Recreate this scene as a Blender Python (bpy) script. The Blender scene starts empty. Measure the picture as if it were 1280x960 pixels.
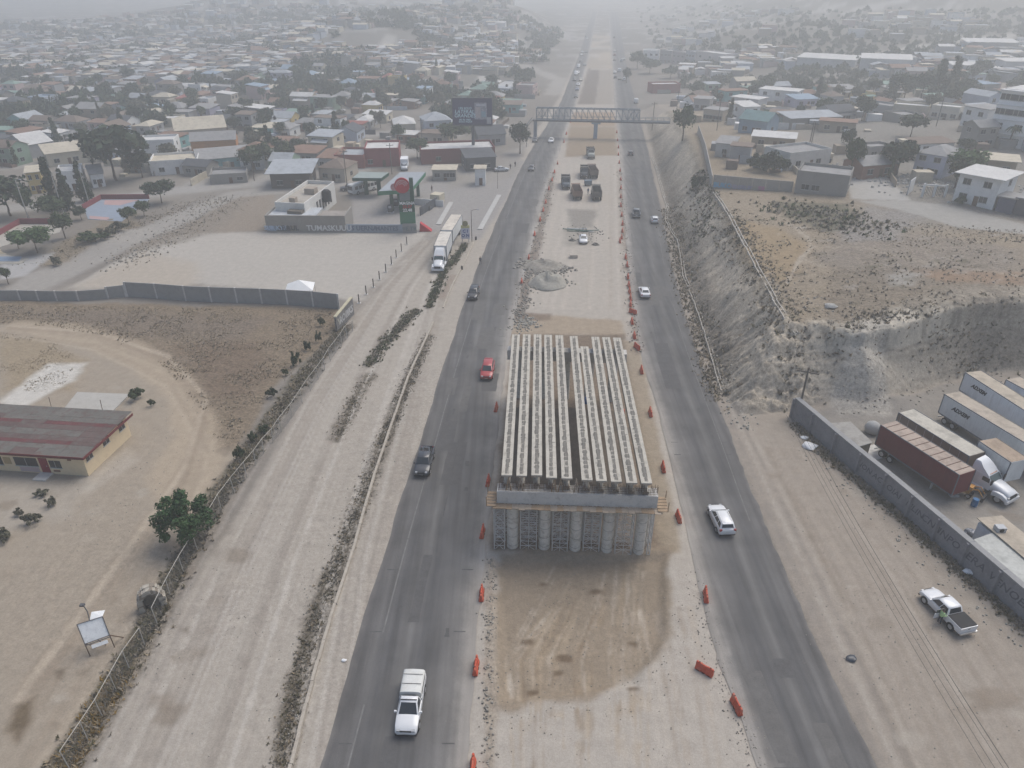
import bpy, bmesh, math, random
import numpy as np
from mathutils import Vector, Matrix
R = math.radians
C = bpy.context.scene.collection
SC = bpy.context.scene
rnd = random.Random(7)
rng = np.random.default_rng(11)

# ------------------------------------------------------------------ camera
CAM_H = 52.0
PITCH = R(30.0)
FPX = 889.0                      # focal length in pixels of the 1280 wide frame
cam_d = bpy.data.cameras.new('camera')
cam = bpy.data.objects.new('camera', cam_d)
C.objects.link(cam)
cam_d.sensor_width = 36.0
cam_d.lens = FPX / 1280 * 36.0
cam_d.clip_start = 0.5
cam_d.clip_end = 9000
cam.location = (0, 0, CAM_H)
cam.rotation_euler = (R(90) - PITCH, 0, 0)
SC.camera = cam

# ------------------------------------------------------------------ light, sky, exposure
SUN_EL, SUN_AZ = R(58), R(48)    # azimuth measured clockwise from +Y (the view direction)
w = bpy.data.worlds.new("World")
SC.world = w
w.use_nodes = True
wn = w.node_tree
bgn = wn.nodes['Background']
sky = wn.nodes.new('ShaderNodeTexSky')
sky.sky_type = 'NISHITA'
sky.sun_disc = False
sky.sun_elevation = SUN_EL
sky.sun_rotation = SUN_AZ
sky.altitude = 60
sky.air_density = 1.0
sky.dust_density = 3.0
sky.ozone_density = 1.0
wn.links.new(sky.outputs[0], bgn.inputs[0])
bgn.inputs[1].default_value = 0.10
sd = bpy.data.lights.new('sun', 'SUN')
so = bpy.data.objects.new('sun', sd)
C.objects.link(so)
sd.energy = 1.5
sd.angle = R(45)
sd.color = (1.0, 0.975, 0.91)
so.rotation_euler = (R(90) - SUN_EL, 0, -SUN_AZ + R(180))
so.location = (0, 0, 200)
SC.view_settings.view_transform = 'Standard'
SC.view_settings.look = 'None'
SC.view_settings.gamma = 1.0
SC.view_settings.exposure = 0.67
SC.render.engine = 'CYCLES'
SC.cycles.volume_bounces = 2
SC.cycles.max_bounces = 5
SC.cycles.diffuse_bounces = 2
SC.cycles.glossy_bounces = 2
SC.cycles.transmission_bounces = 2
SC.cycles.use_denoising = True
HAZE_DENSITY = 0.00138
HAZE_COLOR = (0.83, 0.84, 0.832)

# ------------------------------------------------------------------ pixel of the photograph -> point of the place
FW = Vector((0, math.cos(PITCH), -math.sin(PITCH)))
UP = Vector((0, math.sin(PITCH), math.cos(PITCH)))
def ray(px, py):
    return FW + Vector((1, 0, 0)) * ((px - 640) / FPX) + UP * ((480 - py) / FPX)
def G(px, py, z=0.0):
    d = ray(px, py)
    t = (z - CAM_H) / d.z
    return Vector((d.x * t, d.y * t, z))
def g2(px, py, z=0.0):
    p = G(px, py, z)
    return (p.x, p.y)
def gl(pts, z=0.0):
    return [g2(a, b, z) for a, b in pts]
def pix(X, Y, Z):
    """numpy: photograph pixel of a place point"""
    zc = Y * math.cos(PITCH) - (Z - CAM_H) * math.sin(PITCH)
    yc = Y * math.sin(PITCH) + (Z - CAM_H) * math.cos(PITCH)
    return 640 + FPX * X / zc, 480 - FPX * yc / zc

# ------------------------------------------------------------------ numpy noise
def _hash(ix, iy, seed):
    h = (ix.astype(np.int64) * 374761393 + iy.astype(np.int64) * 668265263 + seed * 974711) & 0x7fffffff
    h = ((h ^ (h >> 13)) * 1274126177) & 0x7fffffff
    return ((h ^ (h >> 16)) & 0xffff) / 65535.0
def vnoise(x, y, seed=0):
    ix, iy = np.floor(x), np.floor(y)
    fx, fy = x - ix, y - iy
    fx = fx * fx * (3 - 2 * fx); fy = fy * fy * (3 - 2 * fy)
    a = _hash(ix, iy, seed); b = _hash(ix + 1, iy, seed)
    c = _hash(ix, iy + 1, seed); d = _hash(ix + 1, iy + 1, seed)
    return (a + (b - a) * fx) * (1 - fy) + (c + (d - c) * fx) * fy
def fbm(x, y, scale, oct=4, seed=0):
    s, a, t = 0, 0.5, 0
    f = 1.0 / scale
    for o in range(oct):
        c_, s_ = math.cos(.7 + 1.1 * o), math.sin(.7 + 1.1 * o)
        s = s + a * vnoise((x * c_ - y * s_) * f + 17.3 * o, (x * s_ + y * c_) * f - 9.1 * o, seed + o * 13)
        t += a; a *= 0.5; f *= 2.03
    return s / t
def sstep(a, b, x):
    t = np.clip((x - a) / (b - a), 0, 1)
    return t * t * (3 - 2 * t)
def seg_dist(X, Y, pl, closed=False):
    d = np.full(X.shape, 1e9)
    n = len(pl)
    for i in range(n if closed else n - 1):
        ax, ay = pl[i]; bx, by = pl[(i + 1) % n]
        vx, vy = bx - ax, by - ay
        L = vx * vx + vy * vy + 1e-9
        t = np.clip(((X - ax) * vx + (Y - ay) * vy) / L, 0, 1)
        d = np.minimum(d, (X - ax - t * vx) ** 2 + (Y - ay - t * vy) ** 2)
    return np.sqrt(d)
def in_poly(X, Y, pl):
    ins = np.zeros(X.shape, bool)
    n = len(pl)
    for i in range(n):
        ax, ay = pl[i]; bx, by = pl[(i + 1) % n]
        if ay == by: continue
        c = (ay > Y) != (by > Y)
        ins ^= c & (X < (bx - ax) * (Y - ay) / (by - ay) + ax)
    return ins
def pdist(X, Y, pl):
    d = seg_dist(X, Y, pl, True)
    return np.where(in_poly(X, Y, pl), d, -d)

# ------------------------------------------------------------------ road edges (traced on the ground plane)
E_L1 = [(400,960),(483,680),(525,550),(546,482),(568,415),(590,350),(607,310),(630,255),(648,215),(665,185),(689,148),(702,126),(714,94),(723,71),(730,49),(734,36)]
E_R1 = [(584,960),(590,880),(600,740),(609,680),(617,590),(626,505),(632,450),(645,390),(656,340),(667,300),(677,255),(687,227),(695,202),(711,155),(722,125),(730,93),(736,71),(740,49),(743,36)]
E_L2 = [(948,960),(912,866),(895,822),(883,779),(872,716),(859,655),(847,612),(831,550),(819,500),(804,456),(795,412),(787,350),(784,312),(780,275),(777,237),(776,205),(771,155),(768,126),(766,90),(764,64),(762,36)]
E_R2 = [(1097,960),(1053,873),(1030,827),(980,710),(950,640),(920,560),(890,487),(869,435),(852,380),(837,320),(827,262),(815,215),(812,195),(803,162),(796,130),(787,100),(781,70),(776,36)]
def edge_fn(E):
    w_ = gl(E)
    ys = np.array([p[1] for p in w_]); xs = np.array([p[0] for p in w_])
    def f(Y):
        Y = np.asarray(Y, float)
        lo = xs[0] + (Y - ys[0]) * (xs[1] - xs[0]) / (ys[1] - ys[0])
        hi = xs[-1] + (Y - ys[-1]) * (xs[-1] - xs[-3]) / (ys[-1] - ys[-3])
        # smooth: average of a few neighbouring samples
        m = sum(np.interp(Y + o * (2 + Y * .02), ys, xs) for o in (-2, -1, 0, 1, 2)) / 5
        m = np.where(Y < ys[0] + 10, np.interp(Y, ys, xs), m)
        return np.where(Y < ys[0], lo, np.where(Y > ys[-1], hi, m))
    return f
fL1, fR1, fL2, fR2 = map(edge_fn, (E_L1, E_R1, E_L2, E_R2))

# ------------------------------------------------------------------ terrain height
TOE_PX = [(806,150),(818,200),(830,245),(840,285),(858,345),(872,395),(888,445),(903,490),(925,520),(985,514),(1040,506),(1085,512),(1130,497),(1175,480),(1225,466),(1330,462)]
TOE = gl(TOE_PX)
TOE_POLY = [(62, 420)] + TOE + [(500, 92), (2500, 92), (2500, 420)]
NOSE = g2(985, 514)
PIT = gl([(612,690),(838,688),(838,800),(800,860),(640,882),(618,880)])
UNDER = gl([(628,690),(838,688),(798,420),(640,420)])
def gauss(X, Y, cx, cy, sx, sy, a):
    return a * np.exp(-((X - cx) / sx) ** 2 - ((Y - cy) / sy) ** 2)
def H_base(X, Y):
    X = np.asarray(X, float); Y = np.asarray(Y, float)
    s = pdist(X, Y, TOE_POLY)
    s = s + (fbm(X, Y, 6, 3, 5) - .5) * 1.8 * sstep(1, 5, s) * (1 - sstep(15, 30, s))
    yard = sstep(35, 55, X - 0) * (1 - sstep(96, 104, Y))
    near_cut = 1 - sstep(106, 116, Y)
    wdt = 8.5 - 3.0 * near_cut * sstep(38, 50, X)
    edge = 8.6 - 2.6 * sstep(215, 275, Y) + 1.4 * sstep(42, 70, X) * (1 - sstep(110, 140, Y))
    plat = edge + np.clip(s - 8, 0, 90) * 0.045
    ramp = np.clip(s / wdt, 0, 1)
    ramp = .55 * ramp + .45 * sstep(0, 1, ramp)
    tt = np.clip(s / wdt, 0, 1)
    cliff = np.where(tt < .70, .64 * (tt / .70) ** 1.25, .64 + .30 * sstep(.70, .80, tt) + .06 * sstep(.8, 1, tt))
    kc = near_cut * sstep(42, 52, X)
    ramp = ramp * (1 - kc) + cliff * kc
    near = plat * ramp
    # beyond the footbridge the land climbs away from the road more gently
    sx = X - fR2(np.clip(Y, 60, 1500)) - 12
    far = sstep(0, 150, sx) * 13.0
    k = sstep(255, 390, Y)
    right = np.where(s > 0, near, 0) * (1 - k) + far * k
    right = np.where(X > 15, right, 0)
    hill = 64 * sstep(400, 1000, Y) * sstep(40, 330, sx)
    hill += gauss(X, Y, 170, 560, 70, 90, 9) * sstep(10, 60, sx)
    hill *= 0.8 + 0.4 * fbm(X, Y, 160, 3, 31)
    lx = fL1(np.clip(Y, 30, 1500)) - X
    left = gauss(X, Y, -250, 1050, 190, 220, 40) + gauss(X, Y, -110, 640, 70, 140, 20) + gauss(X, Y, -20, 820, 70, 160, 22)
    left *= sstep(14, 70, lx) * (0.75 + .5 * fbm(X, Y, 120, 3, 77))
    # the yard cut: a shallow berm by the dirt road on the left
    h = right + np.where(X > 0, hill, 0) + left
    h += gauss(X, Y, *g2(110, 308), 11, 5, 1.5) + gauss(X, Y, *g2(140, 294), 8, 3.5, 1.2)
    h += gauss(X, Y, *g2(1075, 500), 6, 3.0, 2.2)
    # construction pit
    pd = pdist(X, Y, PIT)
    h -= 0.55 * sstep(0, 1.3, pd)
    return np.minimum(h, 66)
def H(x, y):
    return float(H_base(np.array([x]), np.array([y]))[0])
def GT(px, py):
    """the terrain point seen at a pixel"""
    d = ray(px, py)
    tmax = (-0.6 - CAM_H) / d.z
    t = np.linspace(tmax * .25, tmax, 700)
    z = CAM_H + d.z * t
    h = H_base(d.x * t, d.y * t)
    below = np.nonzero(z <= h)[0]
    i = below[0] if len(below) else len(t) - 1
    return Vector((d.x * t[i], d.y * t[i], float(h[i])))
def mpp(p):
    """metres per photograph pixel at a point"""
    zc = p[1] * math.cos(PITCH) - (p[2] - CAM_H) * math.sin(PITCH)
    return zc / FPX
# ------------------------------------------------------------------ materials
MATS = {}
def mat(name, rgb, rough=0.8, var=0.12, scale=0.6, metallic=0.0, bump=0.0, bscale=8.0, stain=None, stain_amt=0.0, stretch=None, emis=0):
    """a Principled surface whose colour wanders with noise at two sizes; stain = a second colour laid on in patches"""
    if name in MATS: return MATS[name]
    m = bpy.data.materials.new(name); MATS[name] = m
    m.use_nodes = True
    nt = m.node_tree; N = nt.nodes; L = nt.links
    b = N['Principled BSDF']
    b.inputs['Roughness'].default_value = rough
    b.inputs['Metallic'].default_value = metallic
    if rough > .45 and not metallic: b.inputs['Specular IOR Level'].default_value = .12
    geo = N.new('ShaderNodeNewGeometry')
    src = geo.outputs['Position']
    if stretch:
        mp = N.new('ShaderNodeMapping'); mp.inputs['Scale'].default_value = stretch
        L.new(src, mp.inputs[0]); src = mp.outputs[0]
    def noise(sc, det=4):
        n = N.new('ShaderNodeTexNoise'); n.inputs['Scale'].default_value = sc; n.inputs['Detail'].default_value = det
        n.inputs['Roughness'].default_value = .62
        L.new(src, n.inputs['Vector']); return n.outputs['Fac']
    n1 = noise(scale); n2 = noise(scale * 9.7, 3)
    add = N.new('ShaderNodeMath'); add.operation = 'ADD'; L.new(n1, add.inputs[0]); L.new(n2, add.inputs[1])
    mr = N.new('ShaderNodeMapRange')
    mr.inputs[1].default_value = .65; mr.inputs[2].default_value = 1.35
    mr.inputs[3].default_value = 1 - var; mr.inputs[4].default_value = 1 + var
    L.new(add.outputs[0], mr.inputs[0])
    hs = N.new('ShaderNodeMix'); hs.data_type = 'RGBA'; hs.blend_type = 'MULTIPLY'; hs.inputs[0].default_value = 1
    hs.inputs[6].default_value = (*rgb, 1)
    L.new(mr.outputs[0], hs.inputs[7])
    col = hs.outputs[2]
    if stain is not None:
        n3 = noise(scale * 2.3, 6)
        m2 = N.new('ShaderNodeMapRange'); m2.inputs[1].default_value = .5; m2.inputs[2].default_value = .66
        m2.inputs[4].default_value = stain_amt
        L.new(n3, m2.inputs[0])
        mx = N.new('ShaderNodeMix'); mx.data_type = 'RGBA'
        L.new(m2.outputs[0], mx.inputs[0]); L.new(col, mx.inputs[6]); mx.inputs[7].default_value = (*stain, 1)
        col = mx.outputs[2]
    L.new(col, b.inputs['Base Color'])
    if bump:
        bn = N.new('ShaderNodeBump'); bn.inputs['Strength'].default_value = min(1, bump); bn.inputs['Distance'].default_value = .05
        L.new(noise(bscale, 5), bn.inputs['Height']); L.new(bn.outputs[0], b.inputs['Normal'])
    return m
def S(r, g, b):
    """sRGB 0-255 -> linear"""
    f = lambda c: (c / 255) / 12.92 if c <= 10 else ((c / 255 + .055) / 1.055) ** 2.4
    return (f(r), f(g), f(b))

def ground_material():
    m = bpy.data.materials.new('ground_dirt'); m.use_nodes = True
    nt = m.node_tree; N = nt.nodes; L = nt.links
    b = N['Principled BSDF']; b.inputs['Roughness'].default_value = .95
    b.inputs['Specular IOR Level'].default_value = .04
    at = N.new('ShaderNodeAttribute'); at.attribute_name = 'ground_colour'
    rg = N.new('ShaderNodeAttribute'); rg.attribute_name = 'roughness_of_ground'
    geo = N.new('ShaderNodeNewGeometry')
    def noise(sc, det=5, vec=None, r=.65):
        n = N.new('ShaderNodeTexNoise'); n.inputs['Scale'].default_value = sc; n.inputs['Detail'].default_value = det
        n.inputs['Roughness'].default_value = r
        L.new(vec or geo.outputs['Position'], n.inputs['Vector']); return n.outputs['Fac']
    mp = N.new('ShaderNodeMapping'); mp.inputs['Scale'].default_value = (2.4, .05, 1)
    L.new(geo.outputs['Position'], mp.inputs[0])
    nA = noise(.9, 6); nB = noise(7.0, 4); nS = noise(1.0, 4, mp.outputs[0]); nF = noise(2.4, 8, None, .8)
    def mr(s, a, c, lo, hi):
        n = N.new('ShaderNodeMapRange'); n.inputs[1].default_value = a; n.inputs[2].default_value = c
        n.inputs[3].default_value = lo; n.inputs[4].default_value = hi; L.new(s, n.inputs[0]); return n.outputs[0]
    def mul(a, c):
        n = N.new('ShaderNodeMath'); n.operation = 'MULTIPLY'; L.new(a, n.inputs[0])
        L.new(c, n.inputs[1]); return n.outputs[0]
    k = mul(mul(mr(nA, .3, .7, .90, 1.10), mr(nB, .3, .7, .88, 1.12)), mr(nS, .3, .7, .97, 1.03))
    # clumpy dark-and-pale litter where the ground is rough
    rr = mr(nF, .36, .64, .40, 1.5)
    mixr = N.new('ShaderNodeMix'); mixr.data_type = 'FLOAT'
    L.new(rg.outputs['Fac'], mixr.inputs[0]); mixr.inputs[2].default_value = 1.0; L.new(rr, mixr.inputs[3])
    k2 = mul(k, mixr.outputs[0])
    mx = N.new('ShaderNodeMix'); mx.data_type = 'RGBA'; mx.blend_type = 'MULTIPLY'; mx.inputs[0].default_value = 1
    L.new(at.outputs['Color'], mx.inputs[6]); L.new(k2, mx.inputs[7])
    L.new(mx.outputs[2], b.inputs['Base Color'])
    bn = N.new('ShaderNodeBump'); bn.inputs['Strength'].default_value = .5; bn.inputs['Distance'].default_value = .07
    L.new(nF, bn.inputs['Height']); L.new(bn.outputs[0], b.inputs['Normal'])
    return m

def road_material():
    m = bpy.data.materials.new('worn_asphalt'); m.use_nodes = True
    nt = m.node_tree; N = nt.nodes; L = nt.links
    b = N['Principled BSDF']; b.inputs['Roughness'].default_value = .85; b.inputs['Specular IOR Level'].default_value = .15
    at = N.new('ShaderNodeAttribute'); at.attribute_name = 'across'      # r: 0..1 across, g: metres along
    sep = N.new('ShaderNodeSeparateColor'); L.new(at.outputs['Color'], sep.inputs[0])
    geo = N.new('ShaderNodeNewGeometry')
    mp = N.new('ShaderNodeMapping'); mp.inputs['Scale'].default_value = (1.5, .06, 1)
    L.new(geo.outputs['Position'], mp.inputs[0])
    def noise(sc, det, vec):
        n = N.new('ShaderNodeTexNoise'); n.inputs['Scale'].default_value = sc; n.inputs['Detail'].default_value = det
        L.new(vec, n.inputs['Vector']); return n.outputs['Fac']
    ns = noise(1.0, 5, mp.outputs[0]); nf = noise(.25, 5, geo.outputs['Position']); ng = noise(14, 3, geo.outputs['Position'])
    # wobble the across coordinate so that the dust edge is ragged
    w1 = N.new('ShaderNodeMath'); w1.operation = 'MULTIPLY_ADD'; L.new(noise(.7, 5, geo.outputs['Position']), w1.inputs[0])
    w1.inputs[1].default_value = .10; L.new(sep.outputs[0], w1.inputs[2])
    ramp = N.new('ShaderNodeValToRGB'); L.new(w1.outputs[0], ramp.inputs[0])
    cr = ramp.color_ramp
    stops = ROAD_STOPS
    while len(cr.elements) < len(stops): cr.elements.new(.5)
    for e, (p, c) in zip(cr.elements, stops):
        e.position = p; e.color = (*c, 1)
    def mr(s, a, c, lo, hi):
        n = N.new('ShaderNodeMapRange'); n.inputs[1].default_value = a; n.inputs[2].default_value = c
        n.inputs[3].default_value = lo; n.inputs[4].default_value = hi; L.new(s, n.inputs[0]); return n.outputs[0]
    def mul(a, c):
        n = N.new('ShaderNodeMath'); n.operation = 'MULTIPLY'; L.new(a, n.inputs[0]); L.new(c, n.inputs[1]); return n.outputs[0]
    k = mul(mul(mr(ns, .3, .7, .82, 1.18), mr(nf, .3, .7, .86, 1.14)), mr(ng, .3, .7, .9, 1.1))
    mx = N.new('ShaderNodeMix'); mx.data_type = 'RGBA'; mx.blend_type = 'MULTIPLY'; mx.inputs[0].default_value = 1
    L.new(ramp.outputs[0], mx.inputs[6]); L.new(k, mx.inputs[7]); L.new(mx.outputs[2], b.inputs['Base Color'])
    bn = N.new('ShaderNodeBump'); bn.inputs['Strength'].default_value = .25; bn.inputs['Distance'].default_value = .02
    L.new(ng, bn.inputs['Height']); L.new(bn.outputs[0], b.inputs['Normal'])
    return m

# ------------------------------------------------------------------ mesh builder, things and parts
class MB:
    def __init__(self): self.v = []; self.f = []; self.mi = []; self.m = 0; self.M = None
    def add(self, vs, fs):
        o = len(self.v)
        if self.M is not None: vs = [tuple(self.M @ Vector(p)) for p in vs]
        self.v += [tuple(p) for p in vs]
        self.f += [tuple(i + o for i in f) for f in fs]
        self.mi += [self.m] * len(fs)
        return self
    def box(self, x0, x1, y0, y1, z0, z1):
        vs = [(x0,y0,z0),(x1,y0,z0),(x1,y1,z0),(x0,y1,z0),(x0,y0,z1),(x1,y0,z1),(x1,y1,z1),(x0,y1,z1)]
        return self.add(vs, [(3,2,1,0),(4,5,6,7),(0,1,5,4),(1,2,6,5),(2,3,7,6),(3,0,4,7)])
    def frustum(self, bot, top):
        """two equal rings of points joined, both capped"""
        n = len(bot)
        fs = [tuple(range(n - 1, -1, -1)), tuple(range(n, 2 * n))]
        fs += [(i, (i + 1) % n, n + (i + 1) % n, n + i) for i in range(n)]
        return self.add(list(bot) + list(top), fs)
    def prism(self, poly, z0, z1):
        return self.frustum([(x, y, z0) for x, y in poly], [(x, y, z1) for x, y in poly])
    def quad(self, a, b, c, d): return self.add([a, b, c, d], [(0, 1, 2, 3)])
    def slab(self, pts, t):
        """a flat polygon given thickness t downwards along its normal"""
        p = [Vector(q) for q in pts]
        n = (p[1] - p[0]).cross(p[2] - p[0]).normalized() * t
        return self.frustum([q - n for q in p], p)
    def cyl(self, p0, p1, r0, r1=None, n=10):
        r1 = r0 if r1 is None else r1
        p0, p1 = Vector(p0), Vector(p1)
        d = (p1 - p0).normalized()
        a = d.cross(Vector((0, 0, 1)) if abs(d.z) < .9 else Vector((1, 0, 0))).normalized(); b = d.cross(a)
        ring = lambda p, r: [p + a * (r * math.cos(2*math.pi*i/n)) + b * (r * math.sin(2*math.pi*i/n)) for i in range(n)]
        return self.frustum(ring(p0, r0), ring(p1, r1))
    def bar(self, p0, p1, w=.06): return self.cyl(p0, p1, w / 2 * 1.3, n=4)
    def tube(self, pts, r, n=6):
        for a, b in zip(pts, pts[1:]): self.cyl(a, b, r, n=n)
        return self
    def lathe(self, prof, n=14, c=(0, 0)):
        rings = [[(c[0] + r * math.cos(2*math.pi*i/n), c[1] + r * math.sin(2*math.pi*i/n), z) for i in range(n)] for r, z in prof]
        vs = [p for rg in rings for p in rg]; fs = []
        for k in range(len(prof) - 1):
            for i in range(n): fs.append((k*n+i, k*n+(i+1)%n, (k+1)*n+(i+1)%n, (k+1)*n+i))
        fs.append(tuple(range(n - 1, -1, -1))); fs.append(tuple(range((len(prof)-1)*n, len(prof)*n)))
        return self.add(vs, fs)
    def loft(self, rings):
        n = len(rings[0]); vs = [p for r in rings for p in r]; fs = []
        for k in range(len(rings) - 1):
            for i in range(n): fs.append((k*n+i, (k+1)*n+i, (k+1)*n+(i+1)%n, k*n+(i+1)%n))
        fs.append(tuple(range(n))); fs.append(tuple(range(len(rings)*n-1, (len(rings)-1)*n-1, -1)))
        return self.add(vs, fs)
    def mesh(self, name, mats, smooth=0):
        me = bpy.data.meshes.new(name)
        me.from_pydata(self.v, [], self.f)
        for m in (mats if isinstance(mats, (list, tuple)) else [mats]): me.materials.append(m)
        if max(self.mi, default=0): me.polygons.foreach_set('material_index', self.mi)
        if smooth:
            bm = bmesh.new(); bm.from_mesh(me); bmesh.ops.recalc_face_normals(bm, faces=bm.faces); bm.to_mesh(me); bm.free()
            me.shade_smooth(); me.set_sharp_from_angle(angle=R(smooth))
        me.update()
        return me
    def build(self, name, mats, parent=None, smooth=0):
        return link(name, self.mesh(name, mats, smooth), parent)
def link(name, me, parent=None, loc=None, rz=None):
    o = bpy.data.objects.new(name, me); C.objects.link(o)
    if parent is not None: o.parent = parent
    if loc is not None: o.location = loc
    if rz is not None: o.rotation_euler = (0, 0, rz)
    return o
LABELS = {}
def tag(o, label=None, cat=None, group=None, kind=None):
    if label:
        o['label'] = label
        LABELS.setdefault(label, []).append(group)
    if cat: o['category'] = cat
    if group: o['group'] = group
    if kind: o['kind'] = kind
    return o
def thing(name, label, cat, loc=(0,0,0), rz=0.0, group=None):
    o = bpy.data.objects.new(name, None); C.objects.link(o)
    o.location = loc; o.rotation_euler = (0, 0, rz); o.empty_display_size = .3
    return tag(o, label, cat, group)
def copy_tree(o, parent=None):
    c = o.copy(); C.objects.link(c); c.parent = parent
    for ch in o.children: copy_tree(ch, c)
    return c
def structure(name, mb, mats, smooth=0):
    return tag(mb.build(name, mats, None, smooth), kind='structure')
def heading(dx, dy): return math.atan2(-dx, dy)       # +Y of a thing turned to (dx, dy)
def txt_mesh(s, size, m, shear=0.0, ext=.01, bold=0.0):
    c = bpy.data.curves.new('lettering', 'FONT'); c.body = s; c.size = size; c.shear = shear
    c.extrude = ext; c.offset = bold; c.align_x = 'CENTER'; c.align_y = 'CENTER'; c.resolution_u = 2
    o = bpy.data.objects.new('lettering', c); C.objects.link(o)
    me = bpy.data.meshes.new_from_object(o.evaluated_get(bpy.context.evaluated_depsgraph_get()))
    bpy.data.objects.remove(o); bpy.data.curves.remove(c)
    me.materials.clear(); me.materials.append(m); me.name = 'lettering'
    return me
# ------------------------------------------------------------------ ground: one sheet, finer near the road works, coarser far away
def build_ground():
    # rows about as far apart as they look, columns fan out with distance
    ys = [-70.0, -40, -15, 0, 8, 14, 19]
    y = 22.0
    while y < 3000:
        step = max(.16, (y * y + CAM_H ** 2) / (CAM_H * 711) * 1.35)
        if 70 < y < 104: step *= .42
        if y > 350: step = min(step, 16)
        y += step; ys.append(y)
    ys = np.array(ys)
    us = np.linspace(-1.0, 1.0, 760)
    us = np.concatenate([us, [1.06, 1.15]]); us = np.concatenate([[-1.15, -1.06], us])
    Yg, Ug = np.meshgrid(ys, us, indexing='ij')
    reach = np.sqrt(np.maximum(Yg, 0) ** 2 + 0) * .95 + 42
    X = (Ug * reach).ravel(); Y = Yg.ravel()
    n = X.size
    Z = H_base(X, Y)
    # ---- colour painted zone by zone
    col = np.empty((n, 3)); rough = np.zeros(n)
    n1 = fbm(X, Y, 14, 4, 1); n2 = fbm(X, Y, 3.2, 4, 2); n3 = fbm(X, Y, 55, 4, 3)
    wob = (fbm(X, Y, 5, 3, 9) - .5) * 2; wob2 = (fbm(X, Y, 1.5, 3, 19) - .5) * 2
    def lay(a, c, r=None):
        a = np.clip(a, 0, 1)
        col[:] = col * (1 - a[:, None]) + np.array(c)[None] * a[:, None]
        if r is not None: rough[:] = rough * (1 - a) + r * a
    def area(pts, c, fe=1.0, no=1.0, st=1.0, r=None, world=False, mod=None):
        P = pts if world else gl(pts)
        xs = [p[0] for p in P]; yy = [p[1] for p in P]
        b = fe + no * 2 + 1
        ix = np.nonzero((X > min(xs) - b) & (X < max(xs) + b) & (Y > min(yy) - b) & (Y < max(yy) + b))[0]
        d = pdist(X[ix], Y[ix], P) + no * wob[ix] + no * .5 * wob2[ix]
        a = np.zeros(n); a[ix] = sstep(-fe, fe, d) * st
        if mod is not None: a = a * mod
        lay(a, c, r)
    def stroke(pts, wd, c, fe=.3, no=.2, st=1.0, r=None, z=0.0, mod=None):
        P = gl(pts, z)
        xs = [p[0] for p in P]; yy = [p[1] for p in P]
        b = wd + fe + no * 2 + 1
        ix = np.nonzero((X > min(xs) - b) & (X < max(xs) + b) & (Y > min(yy) - b) & (Y < max(yy) + b))[0]
        d = seg_dist(X[ix], Y[ix], P) + no * wob2[ix] + no * .5 * wob[ix]
        a = np.zeros(n); a[ix] = (1 - sstep(wd / 2 - fe, wd / 2 + fe, d)) * st
        if mod is not None: a = a * mod
        lay(a, c, r)
    PALE = (.335, .300, .256); TAN = (.292, .248, .196); SOIL = (.225, .170, .118); GREY = (.250, .232, .210)
    WEED = (.135, .115, .088); DRYG = (.195, .155, .112); CHALK = (.400, .370, .328); CONC = (.340, .325, .300)
    base = np.array((.205, .185, .162))
    col[:] = base * (0.75 + .5 * n1)[:, None]
    # towns: dirt lanes and yards of mixed tone
    lay(sstep(.52, .62, n3) * .6, (.19, .165, .14), .5)
    # ---- left of the roads
    area([(100,980),(200,800),(300,640),(440,400),(500,330),(560,270),(600,235),(640,195),(668,166),(700,120),(722,70),(760,70),(700,250),(560,640),(430,980)], PALE, .6, .5)
    area([(440,240),(520,232),(655,200),(632,250),(600,300),(530,300),(440,292)], (.262, .246, .232), .8, .4)
    area([(560,215),(660,180),(640,222),(560,238)], GREY, 1, .6)
    area([(0,402),(60,400),(130,420),(200,450),(255,490),(280,540),(300,560),(290,600),(240,690),(160,800),(70,965),(-300,985),(-300,400)], TAN, .7, .9)
    area([(-250,372),(440,385),(425,415),(370,460),(330,505),(298,560),(268,560),(250,510),(205,458),(140,425),(70,408),(-250,400)], DRYG, .8, 1.2, 1, .8)
    area([(0,385),(200,392),(330,400),(300,430),(200,425),(60,404)], (.165, .135, .108), 2.5, 2.0, .75, .9)
    area([(215,432),(330,425),(340,470),(300,510),(258,490)], (.150, .112, .082), 2.5, 2.0, .75, .9)
    area([(0,420),(60,425),(105,450),(90,490),(0,490)], (.27, .215, .145), 1.5, 1, .8, .5)
    area([(20,400),(100,404),(180,428),(235,465),(268,520),(282,575),(262,620),(215,660),(180,600),(215,545),(210,500),(165,460),(95,432),(0,412)], (.355, .290, .215), 1.0, .5, .75, 0)
    area([(-10,505),(60,455),(105,455),(90,478),(20,512)], (.52, .50, .46), .8, .8, .85)
    area([(90,600),(160,560),(170,575),(110,620)], (.40, .36, .31), 1, .8, .5)
    area([(0,595),(110,605),(90,650),(0,660)], (.33, .295, .25), 1.2, 1, .7)
    # walled lot and the ground behind it
    area([(80,362),(165,316),(232,290),(340,289),(535,290),(500,332),(450,378),(380,366),(250,356)], CHALK, 1.0, 1.2, .85)
    area([(80,362),(180,316),(240,330),(250,358)], (.36, .31, .25), 2, 1.5, .7)
    area([(230,292),(262,262),(300,240),(345,238),(336,289)], (.235, .195, .155), 1.2, 1.2, .9, .5)
    area([(140,325),(210,290),(290,250),(320,246),(270,290),(230,302)], (.21, .182, .15), 1.5, 1.6, .8, .8)
    area([(0,372),(30,345),(100,318),(200,275),(285,240),(385,226),(440,215),(440,232),(385,240),(300,246),(210,290),(120,332),(60,362)], (.285, .265, .24), 1.2, .6)
    area([(45,330),(90,302),(130,275),(170,268),(175,282),(120,308),(70,335)], (.20, .165, .12), 1.4, 1.4, .9, .9)
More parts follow.
